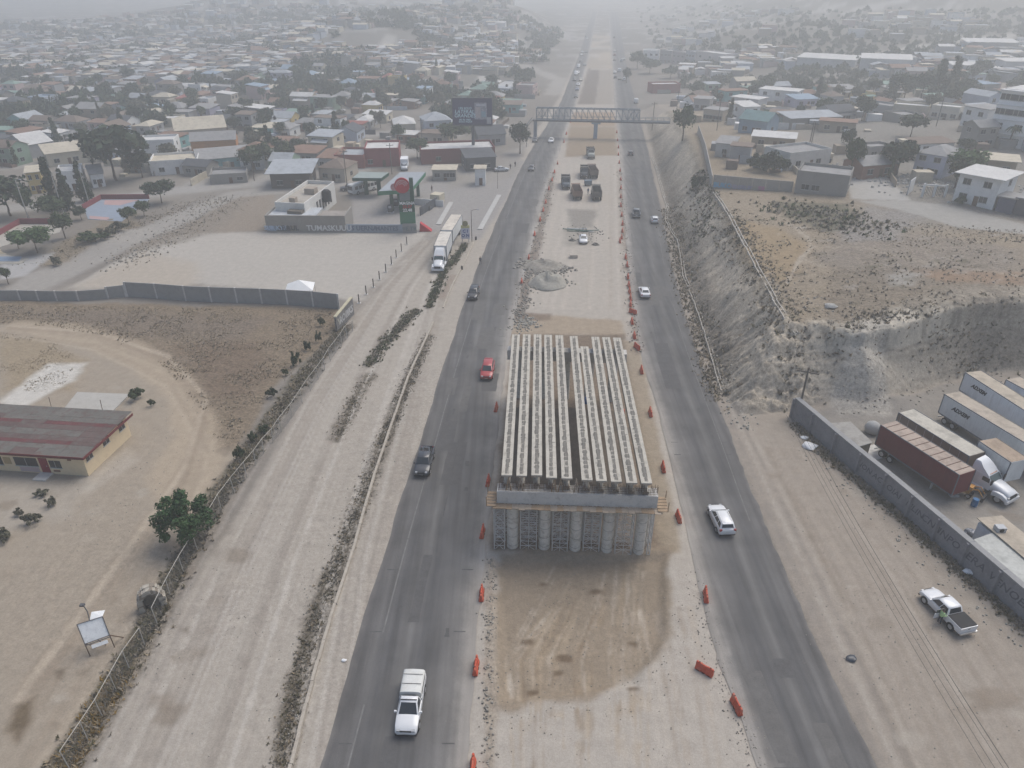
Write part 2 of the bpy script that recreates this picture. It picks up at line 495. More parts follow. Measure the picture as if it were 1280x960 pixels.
    area([(0,330),(30,322),(70,318),(30,345),(0,350)], (.34, .33, .32), .6, .3)
    # town streets
    for a in ([(380,232),(470,205),(560,170),(640,130)], [(0,262),(110,252),(240,236),(330,228)], [(240,236),(300,195),(350,165),(420,130)], [(330,228),(360,195),(420,160),(520,120)],
              [(520,225),(530,200),(560,160),(590,120),(620,80)], [(0,140),(110,138),(250,128)], [(0,210),(160,190),(330,180),(500,165)], [(470,88),(560,82),(618,74),(608,100)]):
        stroke(a, 8, (.30, .285, .265), 2, 1, .85)
    # weeds along the fence and the kerb
    stroke([(66,985),(130,880),(183,790),(225,705),(275,620),(320,555),(380,470),(432,408)], 2.7, (.105, .092, .066), .7, .8, .95, 1)
    stroke([(66,985),(130,880),(183,790)], 1.6, (.16, .115, .045), .7, .9, .5, 1)
    stroke([(345,960),(368,850),(392,765),(420,695),(440,640),(470,560),(505,480),(535,420)], 1.15, (.115, .098, .075), .5, .5, .95, 1)
    stroke([(362,960),(385,850),(408,765),(432,695),(455,640),(482,560),(512,480),(537,420)], .9, (.115, .098, .075), .4, .45, .95, 1)
    stroke([(422,548),(440,505),(462,470)], 2.0, WEED, .6, .8, .95, 1)
    stroke([(462,455),(480,430),(503,405),(520,388)], 1.7, WEED, .5, .7, .95, 1)
    stroke([(536,384),(545,362),(556,340),(570,322),(582,305)], 1.3, WEED, .4, .6, .95, 1)
    stroke([(552,372),(566,345)], 1.5, (.2, .14, .1), .6, .6, .6, .6)
    # wheel tracks on the frontage
    for k in range(70):
        o = rnd.uniform(-110, 160); c = rnd.choice([(.42, .385, .34), (.26, .225, .19), (.24, .21, .18)])
        stroke([(230+o*1.5,960),(330+o,700),(420+o*.7,500),(500+o*.4,360),(555+o*.2,290)], rnd.uniform(.12, .55), c, .12, .2, rnd.uniform(.12, .5))
    for k in range(10):
        o = rnd.uniform(-45, 45)
        stroke([(10,412+o*.15),(120,425+o*.3),(210,462+o*.5),(258,530+o),(230,620+o),(140,760+o*1.4),(20,930+o*1.6)], rnd.uniform(.3, .8), rnd.choice([(.40,.335,.26),(.25,.20,.15)]), .25, .3, rnd.uniform(.2, .5))
    area([(20,880),(45,870),(40,905),(22,930),(8,915)], (.125, .095, .062), .5, .5, .9, .3)
    area([(68,838),(82,834),(78,850),(70,850)], (.13, .10, .07), .3, .3, .7)
    area([(212,782),(240,782),(240,797),(226,792)], (.15, .12, .09), .3, .5, .8, .2)
    # ---- median
    yb = np.clip(Y, -60, 1500)
    med = sstep(-.4, .4, X - fR1(yb) + .3) * sstep(-.4, .4, fL2(yb) - X + .3)
    lay(med * sstep(900, 700, Y), (.362, .326, .282), 0)
    area([(706,196),(772,194),(770,158),(712,158)], (.25, .196, .14), .5, .3)
    area([(712,157),(770,157),(768,140),(716,140)], (.29, .215, .15), .6, .4)
    area([(722,130),(745,130),(750,88),(735,86)], (.175, .148, .125), .8, .4)
    area([(745,130),(767,130),(766,86),(750,88)], (.28, .245, .205), .6, .3)
    area([(735,86),(766,86),(764,40),(741,40)], (.37, .315, .25), .6, .3)
    area([(660,392),(778,400),(780,420),(640,418),(645,398)], (.30, .24, .175), .6, .8, .9, .2)
    area([(644,390),(690,392),(688,400),(644,402)], (.17, .13, .10), .4, .5, .8, .4)
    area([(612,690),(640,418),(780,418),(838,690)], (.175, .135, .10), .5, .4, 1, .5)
    area([(780,425),(800,430),(842,640),(850,690),(828,690)], (.275, .225, .165), .5, .4, .9, .2)
    area([(616,686),(840,684),(838,790),(815,825),(770,845),(735,870),(690,868),(640,885),(616,878)], (.238, .190, .138), .5, .9, .92, .25)
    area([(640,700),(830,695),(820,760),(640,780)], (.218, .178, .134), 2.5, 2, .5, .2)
    area([(606,985),(606,700),(622,688),(618,985)], (.30, .255, .205), .3, .5, .9, .6)
    for k in range(70):
        o = rnd.uniform(0, 1); x0 = 640 + o * 190; c = rnd.choice([(.33, .265, .19), (.19, .14, .092), (.40, .35, .29)])
        stroke([(x0, 960 + rnd.uniform(-80, 30)), (x0 + rnd.uniform(-14, 8), 820), (690 + o * 130, 700 + rnd.uniform(0, 60))], rnd.uniform(.10, .32), c, .12, .28, rnd.uniform(.2, .55))
    for k in range(12):
        x0 = 860 + rnd.uniform(-50, 50)
        stroke([(x0 + 20, 985), (x0, 860), (x0 - 22, 760)], rnd.uniform(.2, .5), rnd.choice([(.42,.37,.31),(.26,.21,.16)]), .2, .3, rnd.uniform(.2, .5))
    for k in range(8):
        px, py = rnd.uniform(640, 790), rnd.uniform(715, 880)
        stroke([(px, py), (px + rnd.uniform(4, 10), py + rnd.uniform(-2, 2))], rnd.uniform(.4, .8), (.12, .085, .055), .25, .3, .85)
    for k in range(18):
        o = rnd.uniform(0, 1)
        stroke([(655+o*125,385),(690+o*85,270),(702+o*70,205)], rnd.uniform(.3, .9), rnd.choice([(.42,.375,.32),(.29,.245,.2),(.44,.40,.35)]), .3, .4, rnd.uniform(.2, .5))
    area([(712,262),(745,262),(742,285),(712,285)], (.19, .175, .155), 1.0, 1.0, .75, .5)
    area([(700,285),(745,285),(742,306),(706,308)], (.24, .22, .19), 1.4, 1.0, .6, .5)
    stroke([(690,215),(684,250),(672,300),(660,345),(648,395)], 1.8, (.16, .13, .105), .6, .8, .8, .8)
    stroke([(776,215),(779,260),(783,310),(787,350),(793,400),(799,440)], 1.2, (.20, .165, .135), .6, .8, .75, .8)
    # ---- right shoulder, cut, plateau
    sr = np.where(X > fR2(yb), 1, 0.) * np.where(Y < 330, 1, 0.)
    lay(sr * sstep(-.3, .5, X - fR2(yb)), (.285, .247, .206), 0)
    area([(985,525),(1280,790),(1400,900),(1400,480),(1180,480),(1090,512),(1010,515)], (.235, .215, .190), .6, .5, 1, .15)
    s = pdist(X, Y, TOE_POLY)
    zone = (Y < 300) * 1.0
    cut = sstep(-.5, .8, s) * zone
    kx = sstep(114, 106, Y) * sstep(38, 46, X)
    AX, AY = X * (.4 + .6 * kx), Y * (1 - .6 * kx)
    g1 = fbm(AX, AY, 1.6, 4, 41)
    cc = np.stack([.370 + 0 * g1, .322 + 0 * g1, .258 + 0 * g1], 1) * (.62 + .76 * g1)[:, None]
    a = cut[:, None]; col[:] = col * (1 - a) + cc * a; rough[:] = rough * (1 - cut) + .75 * cut
    nc = cut * sstep(114, 106, Y) * sstep(40, 47, X)
    zz = Z + wob * .35 + (n2 - .5) * .8
    bands = fbm(zz * 1.7, X * .05, .8, 4, 71)
    lay(nc, (.325, .288, .236), .4)
    a = nc[:, None]; col[:] = col * (1 - a) + col * (.72 + .56 * bands)[:, None] * a
    lay(nc * sstep(5.6, 6.1, zz), (.44, .395, .325), .3)
    crk = fbm(X * 1.0, Z * .25, .75, 3, 72)
    lay(nc * sstep(5.6, 6.1, zz) * sstep(.42, .36, crk) * .7, (.20, .18, .15), .5)
    lay(nc * np.exp(-((zz - 5.45) / .22) ** 2) * .7, (.15, .135, .115), .6)
    area([(1035,505),(1062,472),(1085,470),(1105,498),(1112,520),(1050,520)], (.37,.34,.295), .7, 1.0, .8, .7)
    # dark scrub along the foot and the brow of the cut
    lay(cut * sstep(5.0, 1.5, s + wob * 1.2) * sstep(88, 96, Y) * .75, (.150, .130, .105), 1)
    lay(cut * sstep(6.8, 8.2, s + wob) * sstep(11, 9, s + wob) * .7 * sstep(95, 110, Y), (.135, .118, .092), 1)
    top = sstep(8.2, 10.5, s + wob * 1.4) * zone
    tcol = np.stack([.225 + .05 * n1, .183 + .045 * n1, .132 + .04 * n1], 1)
    kk = sstep(30, 48, s)[:, None]; tcol = tcol * (1 - kk) + np.array([[.205, .19, .168]]) * kk
    a = top[:, None]; col[:] = col * (1 - a) + tcol * a; rough[:] = rough * (1 - top) + .65 * top
    PL = 10.5
    def parea(pts, c, fe, no, st=1, r=None): area([g2(a, b, PL) for a, b in pts], c, fe, no, st, r, world=True)
    parea([(915,262),(975,275),(1015,300),(985,345),(955,330),(930,300)], (.275, .205, .125), 1.5, 1, .8, .3)
    parea([(1050,280),(1150,290),(1280,310),(1280,350),(1100,350),(1020,320)], (.205, .178, .15), 2, 2, .7, .9)
    parea([(1090,255),(1150,268),(1120,300),(1060,300),(1040,280)], (.23, .215, .2), 1.5, 1.5, .7, 1)
    parea([(970,245),(1060,250),(1080,275),(1040,285),(985,262)], (.105, .10, .07), 1.2, 1.2, .8, 1)
    parea([(1040,330),(1200,335),(1280,360),(1280,372),(1100,380),(1040,395)], (.185, .155, .12), 1.5, 1.5, .7, .8)
    parea([(1110,340),(1150,338),(1140,352),(1115,352)], (.30, .28, .25), 1, 1, .8, .3)
    parea([(1140,336),(1280,338),(1280,352),(1180,350)], (.26, .175, .115), 1, 1, .7, .2)
    for k in range(220):
        px, py = rnd.uniform(930, 1280), rnd.uniform(262, 385)
        c = rnd.choice([(.115, .105, .07), (.13, .11, .085), (.33, .30, .265), (.16, .13, .1)])
        q = G(px, py, 9.5 + rnd.uniform(0, 2))
        if pdist(np.array([q.x]), np.array([q.y]), TOE_POLY)[0] > 9:
            P = [(q.x + rnd.uniform(-1.6, 1.6), q.y + rnd.uniform(-.9, .9)) for _ in range(3)]
            area(P + [(q.x + .8, q.y + .5)], c, .6, .6, rnd.uniform(.4, .9), 1, world=True)
    stroke([(985,272),(1010,292),(1016,305),(1002,318),(985,345)], .7, (.36, .31, .25), .25, .25, .8, z=10)
    stroke([(1016,303),(1080,310),(1160,330),(1280,345)], .6, (.34, .29, .23), .25, .25, .6, z=10.3)
    stroke([(1002,318),(1030,330)], .6, (.34, .29, .23), .25, .25, .6, z=10)
    parea([(1065,245),(1140,250),(1108,222),(1075,203),(1055,206)], CONC, .4, .2, 1, 0)
    parea([(1070,247),(1140,250),(1210,262),(1290,280),(1290,292),(1200,282),(1130,262)], (.30, .285, .26), .6, .5, 1, .1)
    hs_ = sstep(330, 460, Y) * sstep(25, 60, X - fR2(yb)); lay(hs_ * .8, (.150, .140, .118), .6)
    lay(sstep(300, 420, Y) * sstep(10, 40, fL1(yb) - X) * .6, (.135, .130, .115), .5)
    for q_ in (0,): pass
    farc = sstep(380, 700, Y)
    lay(farc * sstep(.45, .6, fbm(X, Y, 26, 4, 63)) * .6, (.115, .11, .095), .6)
    lay(farc * sstep(.58, .66, fbm(X, Y, 17, 4, 64)) * .6, (.42, .40, .38), .3)
    # earth haul roads on the far hillside
    pale = (.40, .375, .34)
    def hstroke(pts, wd, st=.8):
        P = [GT(a, b) for a, b in pts]
        P = [(p.x, p.y) for p in P]
        d = seg_dist(X, Y, P)
        lay((1 - sstep(wd * .3, wd * .6, d + wob * 2)) * st, pale, 0)
    hstroke([(1100,33),(1150,37),(1190,45),(1200,52),(1150,58),(1108,66)], 8)
    hstroke([(1190,45),(1240,48),(1290,40)], 8)
    hstroke([(1040,92),(1075,100),(1110,96)], 6, .6)
    hstroke([(478,60),(490,45)], 9, .6)
    hstroke([(600,110),(612,72)], 7, .8)
    hstroke([(480,118),(560,108),(610,112)], 10, .6)
    hstroke([(640,75),(700,100),(690,118)], 10, .5)
    # blotches, damp stains and wheel tracks on the open dirt
    for k in range(46):
        o = rnd.uniform(-60, 150)
        stroke([(985 + o*.5, 560), (1090 + o, 720), (1225 + o*1.5, 980)], rnd.uniform(.12, .4), rnd.choice([(.36,.315,.265),(.225,.188,.15),(.25,.21,.17)]), .12, .25, rnd.uniform(.15, .5))
    for k in range(14):
        o = rnd.uniform(-10, 60)
        stroke([(905 + o*.3, 505), (960 + o*.6, 640), (1110 + o, 980)], rnd.uniform(.15, .5), rnd.choice([(.37,.33,.28),(.22,.195,.17)]), .15, .25, rnd.uniform(.2, .5))
    for k in range(110):
        if k % 2: px, py = rnd.uniform(940, 1280), rnd.uniform(560, 955)
        else: px, py = rnd.uniform(0, 330), rnd.uniform(440, 955)
        q = G(px, py); s_ = rnd.uniform(.3, 1.6)
        if fR2(q.y) + .8 > q.x > fL1(q.y) - 12: continue
        P = [(q.x + s_*math.cos(a)*rnd.uniform(.6, 1.6), q.y + s_*math.sin(a)*rnd.uniform(.5, 1.2)) for a in (0, 1.2, 2.5, 3.8, 5.1)]
        area(P, rnd.choice([(.205,.165,.125),(.34,.30,.25),(.17,.135,.10),(.37,.335,.285)]), .35, .5, rnd.uniform(.15, .55), None, world=True)
    # ---- keep the ground just under the roads, roughen it elsewhere
    onroad = np.maximum(sstep(-.8, .1, X - fL1(yb)) * sstep(-.8, .1, fR1(yb) - X), sstep(-.8, .1, X - fL2(yb)) * sstep(-.8, .1, fR2(yb) - X))
    onroad = onroad * (Y < 1500)
    fine = (fbm(X, Y, .8, 3, 21) - .5) * .07 + (n2 - .5) * .10
    fine = fine * (0.35 + 1.6 * rough) + rough * (fbm(X, Y, 1.1, 3, 33) - .42) * .28
    steep = cut * (1 - top) * (1 - .65 * kx)
    rid = np.abs(fbm(AX, AY, 1.9, 4, 51) - .5) * 2
    fine += steep * ((.35 - rid) * .75 + (np.abs(fbm(X, Y, 1.3, 4, 52) - .5) * -1.6 + .25) * .9 + (fbm(X, Y, .6, 2, 53) - .5) * .5)
    gul = fbm(AX * .6, AY, 1.4, 4, 57)
    fine -= steep * sstep(.5, .75, gul) * .6
    strata = (np.sin(Z * 3.1 + wob * 1.5) * .14 + (np.floor(Z * 1.1 + wob * .4) % 2) * .22) * steep * sstep(100, 92, Y)
    fine += strata
    Z = Z + fine * np.clip(1.3 - Y / 900, 0, 1) * (1 - onroad) - onroad * .05 - .02
    Z = np.where((Y > 110) & (med > .5), np.minimum(Z, .06), Z)
    me = bpy.data.meshes.new('ground')
    r_, c_ = len(ys), len(us)
    me.vertices.add(n)
    me.vertices.foreach_set('co', np.stack([X, Y, Z], 1).astype(np.float32).ravel())
    i = np.arange(r_ * c_).reshape(r_, c_)
    q = np.stack([i[:-1, :-1], i[:-1, 1:], i[1:, 1:], i[1:, :-1]], -1).reshape(-1, 4)
    me.loops.add(q.size); me.polygons.add(len(q))
    me.loops.foreach_set('vertex_index', q.astype(np.int32).ravel())
    me.polygons.foreach_set('loop_start', (np.arange(len(q)) * 4).astype(np.int32))
    me.polygons.foreach_set('use_smooth', np.ones(len(q), bool))
    me.update(calc_edges=True)
    ca = me.attributes.new('ground_colour', 'FLOAT_COLOR', 'POINT')
    ca.data.foreach_set('color', np.concatenate([np.clip(col, .02, .8), np.ones((n, 1))], 1).astype(np.float32).ravel())
    ra = me.attributes.new('roughness_of_ground', 'FLOAT', 'POINT')
    ra.data.foreach_set('value', np.clip(rough, 0, 1).astype(np.float32))
    me.materials.append(ground_material())
    tag(link('ground', me), kind='structure')
    print('ground verts', n)
build_ground()

# ------------------------------------------------------------------ roads: sheets just above the ground
DUST = (.225, .208, .188)
ROAD_STOPS = [(0.0, (.150, .140, .130)), (.10, (.085, .082, .080)), (.20, (.100, .097, .094)), (.33, (.076, .075, .075)), (.47, (.108, .105, .101)),
              (.60, (.078, .077, .077)), (.76, (.102, .099, .096)), (.90, (.13, .124, .117)), (1.0, DUST), (1.04, DUST)]
ROAD_STOPS = [(p, tuple(v * 1.22 for v in c)) for p, c in ROAD_STOPS]
ROAD_MAT = road_material()
def build_road(name, fa, fb, flip=False):
    ys = [-60.0]
    while ys[-1] < 1250: ys.append(ys[-1] + max(.5, ys[-1] * .008))
    ys = np.array(ys); K = 17
    us = np.linspace(0, 1, K)
    xa, xb = fa(ys), fb(ys)
    rag = (fbm(ys, ys * 0 + (3 if flip else 8), 9.0, 5, 4) - .5) * .7
    X = xa[:, None] + (xb - xa)[:, None] * us[None]
    X[:, 0] += rag; X[:, -1] += (fbm(ys, ys * 0 + 40, 2.2, 4, 6) - .5) * .8
    Y = np.repeat(ys[:, None], K, 1)
    Z = .012 + .05 * np.sin(us * math.pi)[None] + np.clip(ys, 0, 2000)[:, None] * .00012
    Z[:, 0] -= .03; Z[:, -1] -= .03
    n = X.size
    me = bpy.data.meshes.new(name)
    me.vertices.add(n); me.vertices.foreach_set('co', np.stack([X, Y, Z], -1).astype(np.float32).ravel())
    i = np.arange(n).reshape(len(ys), K)
    q = np.stack([i[:-1, :-1], i[:-1, 1:], i[1:, 1:], i[1:, :-1]], -1).reshape(-1, 4)
    me.loops.add(q.size); me.polygons.add(len(q))
    me.loops.foreach_set('vertex_index', q.astype(np.int32).ravel())
    me.polygons.foreach_set('loop_start', (np.arange(len(q)) * 4).astype(np.int32))
    me.polygons.foreach_set('use_smooth', np.ones(len(q), bool))
    me.update(calc_edges=True)
    u = np.repeat((1 - us if flip else us)[None], len(ys), 0)
    ca = me.attributes.new('across', 'FLOAT_COLOR', 'POINT')
    ca.data.foreach_set('color', np.stack([u, Y / 1000, u * 0, u * 0 + 1], -1).astype(np.float32).ravel())
    me.materials.append(ROAD_MAT)
    tag(link(name, me), kind='structure')
build_road('road', fL1, fR1)
build_road('road', fL2, fR2, True)
# worn edge line on each outer lane
def edge_line(fn, off, y0, y1, wd):
    mb = MB(); y = y0; r2 = random.Random(int(off * 10))
    while y < y1:
        L = r2.uniform(5, 14)
        if r2.random() < .75:
            yy = [y + L * k / 4 for k in range(5)]
            for a, b in zip(yy, yy[1:]):
                xa, xb = float(fn(a)) + off, float(fn(b)) + off
                za, zb = .046 + a * .00012, .046 + b * .00012
                mb.add([(xa - wd/2, a, za), (xa + wd/2, a, za), (xb + wd/2, b, zb), (xb - wd/2, b, zb)], [(0, 1, 2, 3)])
        y += L + .2
    structure('road_markings', mb, mat('worn_line_paint', (.165, .162, .156), .8, .35, 1.5))
edge_line(fL1, 2.1, 20, 330, .13)
edge_line(fR2, -1.6, 60, 300, .10)

# patches, tar seams and oil stains on the asphalt
def road_wear(fa, fb, seed, y0, y1, n):
    r3 = random.Random(seed); A_, B_, D_ = MB(), MB(), MB()
    def sheet(mb, x0, x1, ya, yb, dz, jag=.06):
        k = max(2, int((yb - ya) / 1.2)); L_, R_ = [], []
        for i in range(k + 1):
            y = ya + (yb - ya) * i / k; a, b = float(fa(y)), float(fb(y)); f = lambda u: .012 + .05 * math.sin(max(0, min(1, u)) * math.pi) + max(0, y) * .00012 + dz
            L_.append((a + (b - a) * x0 + r3.uniform(-jag, jag), y, f(x0))); R_.append((a + (b - a) * x1 + r3.uniform(-jag, jag), y, f(x1)))
        for i in range(k): mb.add([L_[i], R_[i], R_[i+1], L_[i+1]], [(0, 1, 2, 3)])
    for k in range(n):
        y = y0 + (y1 - y0) * r3.random() ** 1.5; u = r3.uniform(.12, .7)
        sheet(r3.choice((A_, B_)), u, u + r3.uniform(.08, .3), y, y + r3.uniform(1.5, 9), .006 + k * .0002)
    for k in range(n):
        y = y0 + (y1 - y0) * r3.random(); u = r3.uniform(.1, .85)
        if r3.random() < .5: sheet(D_, u, u + r3.uniform(.006, .012), y, y + r3.uniform(4, 18), .013 + k * .0001, .05)
        else: sheet(D_, .08, .9, y, y + r3.uniform(.08, .16), .013 + k * .0001, .03)
    for k in range(n):
        y = y0 + (y1 - y0) * r3.random(); u = r3.choice((.30, .68)) + r3.uniform(-.05, .05)
        sheet(D_, u, u + r3.uniform(.02, .05), y, y + r3.uniform(.5, 1.6), .017 + k * .0001, .08)
    structure('road_patch', A_, mat('asphalt_patch_dark', (.100, .098, .097), .88, .2, 1.0)); structure('road_patch', B_, mat('asphalt_patch_pale', (.124, .120, .115), .88, .2, 1.0)); structure('road_seam', D_, mat('tar_seam', (.090, .089, .088), .8, .3, 1.5))
road_wear(fL1, fR1, 5, 24, 300, 22)
road_wear(fL2, fR2, 6, 24, 300, 22)
# ------------------------------------------------------------------ the bridge under construction
M_GIRD = mat('girder_concrete', (.44, .41, .355), .88, .16, .8, stain=(.27, .25, .215), stain_amt=.5)
M_CAP = mat('fresh_concrete', (.50, .485, .46), .85, .12, .7, stain=(.28, .27, .25), stain_amt=.5)
M_COL = mat('column_concrete', (.56, .53, .475), .85, .14, .9, stain=(.28, .24, .19), stain_amt=.6)
M_REBAR = mat('rusty_rebar', (.115, .075, .052), .85, .3, 2)
M_PLANK = mat('form_plank', (.31, .225, .15), .85, .3, 1.2)
M_PLANK2 = mat('weathered_plank', (.34, .28, .22), .9, .25, 1.2)
M_STEEL = mat('galvanised_steel', (.42, .43, .44), .55, .15, 2, metallic=.3)
M_SCAF = mat('scaffold_steel', (.50, .49, .47), .6, .2, 2, metallic=.2)
M_DARKSTAIN = mat('water_stain', (.175, .165, .148), .9, .35, 1.5)
GZ = 9.05
front_px = [(633.4,594),(652,594.5),(671,594),(689.5,597),(708.8,598),(734,600),(752,601),(770.6,602),(790,603.5),(808.5,604)]
far_px = [(645,418),(658.5,418),(672,418),(685,418.5),(699,419),(717,420),(730.5,433),(744,421),(757.5,421.5),(771,422)]
FRONT = [G(a, b, GZ) for a, b in front_px]; FAR = [G(a, b, GZ) for a, b in far_px]
ORD = ['first', 'second', 'third', 'fourth', 'fifth', 'sixth', 'seventh', 'eighth', 'ninth', 'tenth']
def girder_profile():
    # I section, top flange 1.06 m wide, 1.35 m deep
    h = [(.33, -1.35), (.33, -1.17), (.10, -1.0), (.10, -.30), (.40, -.17), (.53, -.15), (.53, 0)]
    return h + [(-x, z) for x, z in reversed(h)]
for i, (a, b) in enumerate(zip(FRONT, FAR)):
    d = Vector((b.x - a.x, b.y - a.y, 0)); L = d.length
    lab = 'pale precast concrete girder, %s from the left road, resting on the pier cap' % ORD[i]
    t = thing('bridge_girder', lab, 'girder', (a.x, a.y, GZ), heading(d.x, d.y), 'precast girders of the new bridge')
    pr = girder_profile()
    mb = MB(); mb.loft([[(x, 0, z) for x, z in pr], [(x, .9, z) for x, z in pr], [(x, L * .5, z + .03) for x, z in pr], [(x, L, z) for x, z in pr]])
    mb.build('girder_body', M_GIRD, t)
    # stirrups standing out of the top flange, and the damp dark line they leave
    r2 = random.Random(i); mb = MB(); y = .25
    while y < L - .2:
        wd = .13 + .04 * r2.random()
        for sx in (-wd, wd):
            mb.add([(sx-.011, y, .0), (sx+.011, y, .0), (sx+.011, y, .15), (sx-.011, y, .15)], [(0, 1, 2, 3)])
        mb.add([(-wd, y-.011, .14), (wd, y-.011, .14), (wd, y+.011, .14), (-wd, y+.011, .14)], [(0, 1, 2, 3)])
        y += .24
    tag(mb.build('stirrup_bars', mat('stirrup_steel', (.215,.195,.165), .85, .3, 2), t), kind='stuff')
    mb = MB(); y = .3
    while y < L - 1:
        ln = r2.uniform(.35, 1.1); w0 = r2.uniform(.12, .27); w1 = r2.uniform(.09, .22); cx = r2.uniform(-.05, .05)
        z = .005 + .03 * (1 - abs(y / L * 2 - 1))
        mb.add([(cx-w0, y, z), (cx+w0*.8, y-.05, z), (cx+w0, y+ln*.5, z), (cx+w1, y+ln, z), (cx-w1, y+ln*.9, z), (cx-w0*1.15, y+ln*.45, z)], [(0, 1, 2, 3, 4, 5)])
        if r2.random() < .15:
            q = r2.uniform(.25, .5); sgn = r2.choice((-1, 1))
            mb.add([(0, y, z+.001), (sgn*q, y+.02, z+.001), (sgn*q, y+.10, z+.001), (0, y+.15, z+.001)][::sgn], [(0, 1, 2, 3)])
        y += ln * r2.uniform(.9, 1.25)
    tag(mb.build('damp_stain', M_DARKSTAIN, t), kind='stuff')
    mb = MB()
    for k in range(9): mb.bar((-.24 + .06 * k, -.34, -1.1 + (k % 3) * .08), (-.24 + .06 * k, .02, -1.1 + (k % 3) * .08), .022)
    for k in range(7): mb.bar((-.42 + .14 * k, -.28, -.09), (-.42 + .14 * k, .02, -.09), .022)
    tag(mb.build('strand_ends', M_REBAR, t), kind='stuff')

def build_pier(name, label, A, B, z_top, n_col, detailed, zb):
    """A, B: ends of the cap's front top edge; columns below"""
    d = Vector((B.x - A.x, B.y - A.y, 0)); L = d.length
    t = thing(name, label, 'bridge pier', (A.x, A.y, zb), math.atan2(d.y, d.x))
    zt = z_top - zb
    MB().box(0, L, 0, 1.35, zt - 1.42, zt).build('cap_beam', M_CAP, t)
    for k in range(n_col):
        x = COLX[k] if detailed else L * (k + .5) / n_col
        mb = MB().cyl((x, .68, -.3), (x, .68, zt - 1.425), .60, n=24)
        c = mb.build('column', M_COL, t, 40)
        for z in (1.0, 2.2, 3.4, 4.6): MB().cyl((x, .68, z), (x, .68, z + .035), .607, n=24).build('form_joint', M_DARKSTAIN, c, 40)
    return t, L
CAP_Z = 7.62
A = G(621, 614.5, CAP_Z); B = G(823, 621, CAP_Z)
d = Vector((B.x - A.x, B.y - A.y, 0)); L = d.length; dn = d.normalized()
cols = [G(x, y, -.55) for x, y in [(641, 684), (680, 687), (718, 682), (757, 685.5), (796, 684)]]
COLX = [(c - A).dot(Vector((dn.x, dn.y, 0))) for c in cols]
pier, L = build_pier('bridge_pier', 'bridge pier of five round concrete columns under a long grey cap beam', A, B, CAP_Z, 5, True, -.55)
zt = CAP_Z + .55
# timber deck and ledger round the cap
r2 = random.Random(3)
for k in range(26):
    x = -.35 + k * (L + .7) / 26
    MB().box(x, x + (L + .7) / 26 - .03, -.72 - r2.uniform(0, .22), -.02, zt - 1.52, zt - 1.46).build('plank', r2.choice([M_PLANK2, M_PLANK2, M_PLANK]), pier)
MB().box(-.5, L + .5, -.62, -.50, zt - 1.68, zt - 1.53).build('ledger', M_PLANK2, pier)
for sx in (-1, 1):
    for k in range(5):
        x0 = -1.05 if sx < 0 else L + .03
        MB().box(x0, x0 + 1.0, -.6 + k * .42, -.6 + k * .42 + .36, zt - 1.40 + .05 * k, zt - 1.34 + .05 * k).build('plank', M_PLANK, pier)
    for y in (-.55, 1.3):
        x0 = -1.0 if sx < 0 else L + 1.0
        MB().bar((x0, y, zt - 1.4), (x0, y, zt - .2), .07).build('guard_post', M_PLANK, pier)
# rebar cage of the end diaphragm, standing between the girder ends
mb = MB(); x = .15
while x < L - .1:
    h = .95 + r2.uniform(-.15, .25)
    mb.bar((x, .14 + r2.uniform(0, .05), zt - .05), (x + r2.uniform(-.03, .03), .14, zt + h), .030)
    if r2.random() < .7: mb.bar((x + .06, .62, zt - .05), (x + .06, .62, zt + h - .1), .030)
    x += .13
for z in (.18, .4, .62, .84): mb.bar((.1, .12, zt + z), (L - .1, .12, zt + z), .028)
tag(mb.build('rebar_cage', M_REBAR, pier), kind='stuff')
# loose timber and props on the cap, between the girders
for k, (x, m) in enumerate(((.9, M_PLANK), (5.4, M_PLANK), (6.05, M_PLANK), (7.6, M_PLANK2), (2.1, M_PLANK2))):
    mb = MB(); mb.bar((x, .25, zt), (x + .25, .9, zt + 1.2), .10); mb.bar((x + .5, .25, zt), (x + .2, .9, zt + 1.2), .10)
    mb.build('timber_prop', m, pier)
# far pier and the abutment behind it
FA = FAR[0] + Vector((-1.2, -2.0, 0)); FB = FAR[-1] + Vector((1.2, -2.2, 0))
build_pier('bridge_pier', 'far bridge pier mostly hidden under the distant girder ends', FA, FB, CAP_Z, 5, False, -.1)
# scaffold towers between the columns
def scaffold(label, xa, xb, y0=.05, depth=1.2, h=5.9):
    p = A + Vector((dn.x, dn.y, 0)) * xa
    t = thing('scaffold_tower', label, 'scaffold', (p.x, p.y, -.5), math.atan2(d.y, d.x), 'scaffold towers under the bridge pier')
    w_ = xb - xa
    for yy in (y0, y0 + depth):
        for x in (0, w_):
            MB().bar((x, yy, 0), (x, yy, h), .075).build('standard', M_SCAF, t)
        if w_ > 1.5: MB().bar((w_ / 2, yy, 0), (w_ / 2, yy, h), .055).build('standard', M_SCAF, t)
        z = .35
        while z < h:
            MB().bar((0, yy, z), (w_, yy, z), .055).build('ledger', M_SCAF, t); z += .62
    z = .35; mb = MB()
    lv = 0
    while z + 1.24 < h:
        for yy in (y0, y0 + depth):
            mb.bar((0, yy + .03, z), (w_, yy + .03, z + 1.24), .034); mb.bar((w_, yy - .03, z), (0, yy - .03, z + 1.24), .034)
        for x in (0, w_): mb.bar((x, y0, z), (x, y0 + depth, z + .62), .034); mb.bar((x, y0, z), (x, y0 + depth, z), .05)
        z += 1.24
    tag(mb.build('cross_brace', M_SCAF, t), kind='stuff')
    MB().box(-.1, w_ + .1, y0, y0 + .2, h, h + .12).build('timber_header', M_PLANK, t)
xs = [-.55] + COLX + [L + .35]
nm = ['between the left road and the first column', 'between the first and second columns', 'between the second and middle columns', 'between the middle and fourth columns',
      'between the fourth and last columns', 'right of the last column beside the earth ramp']
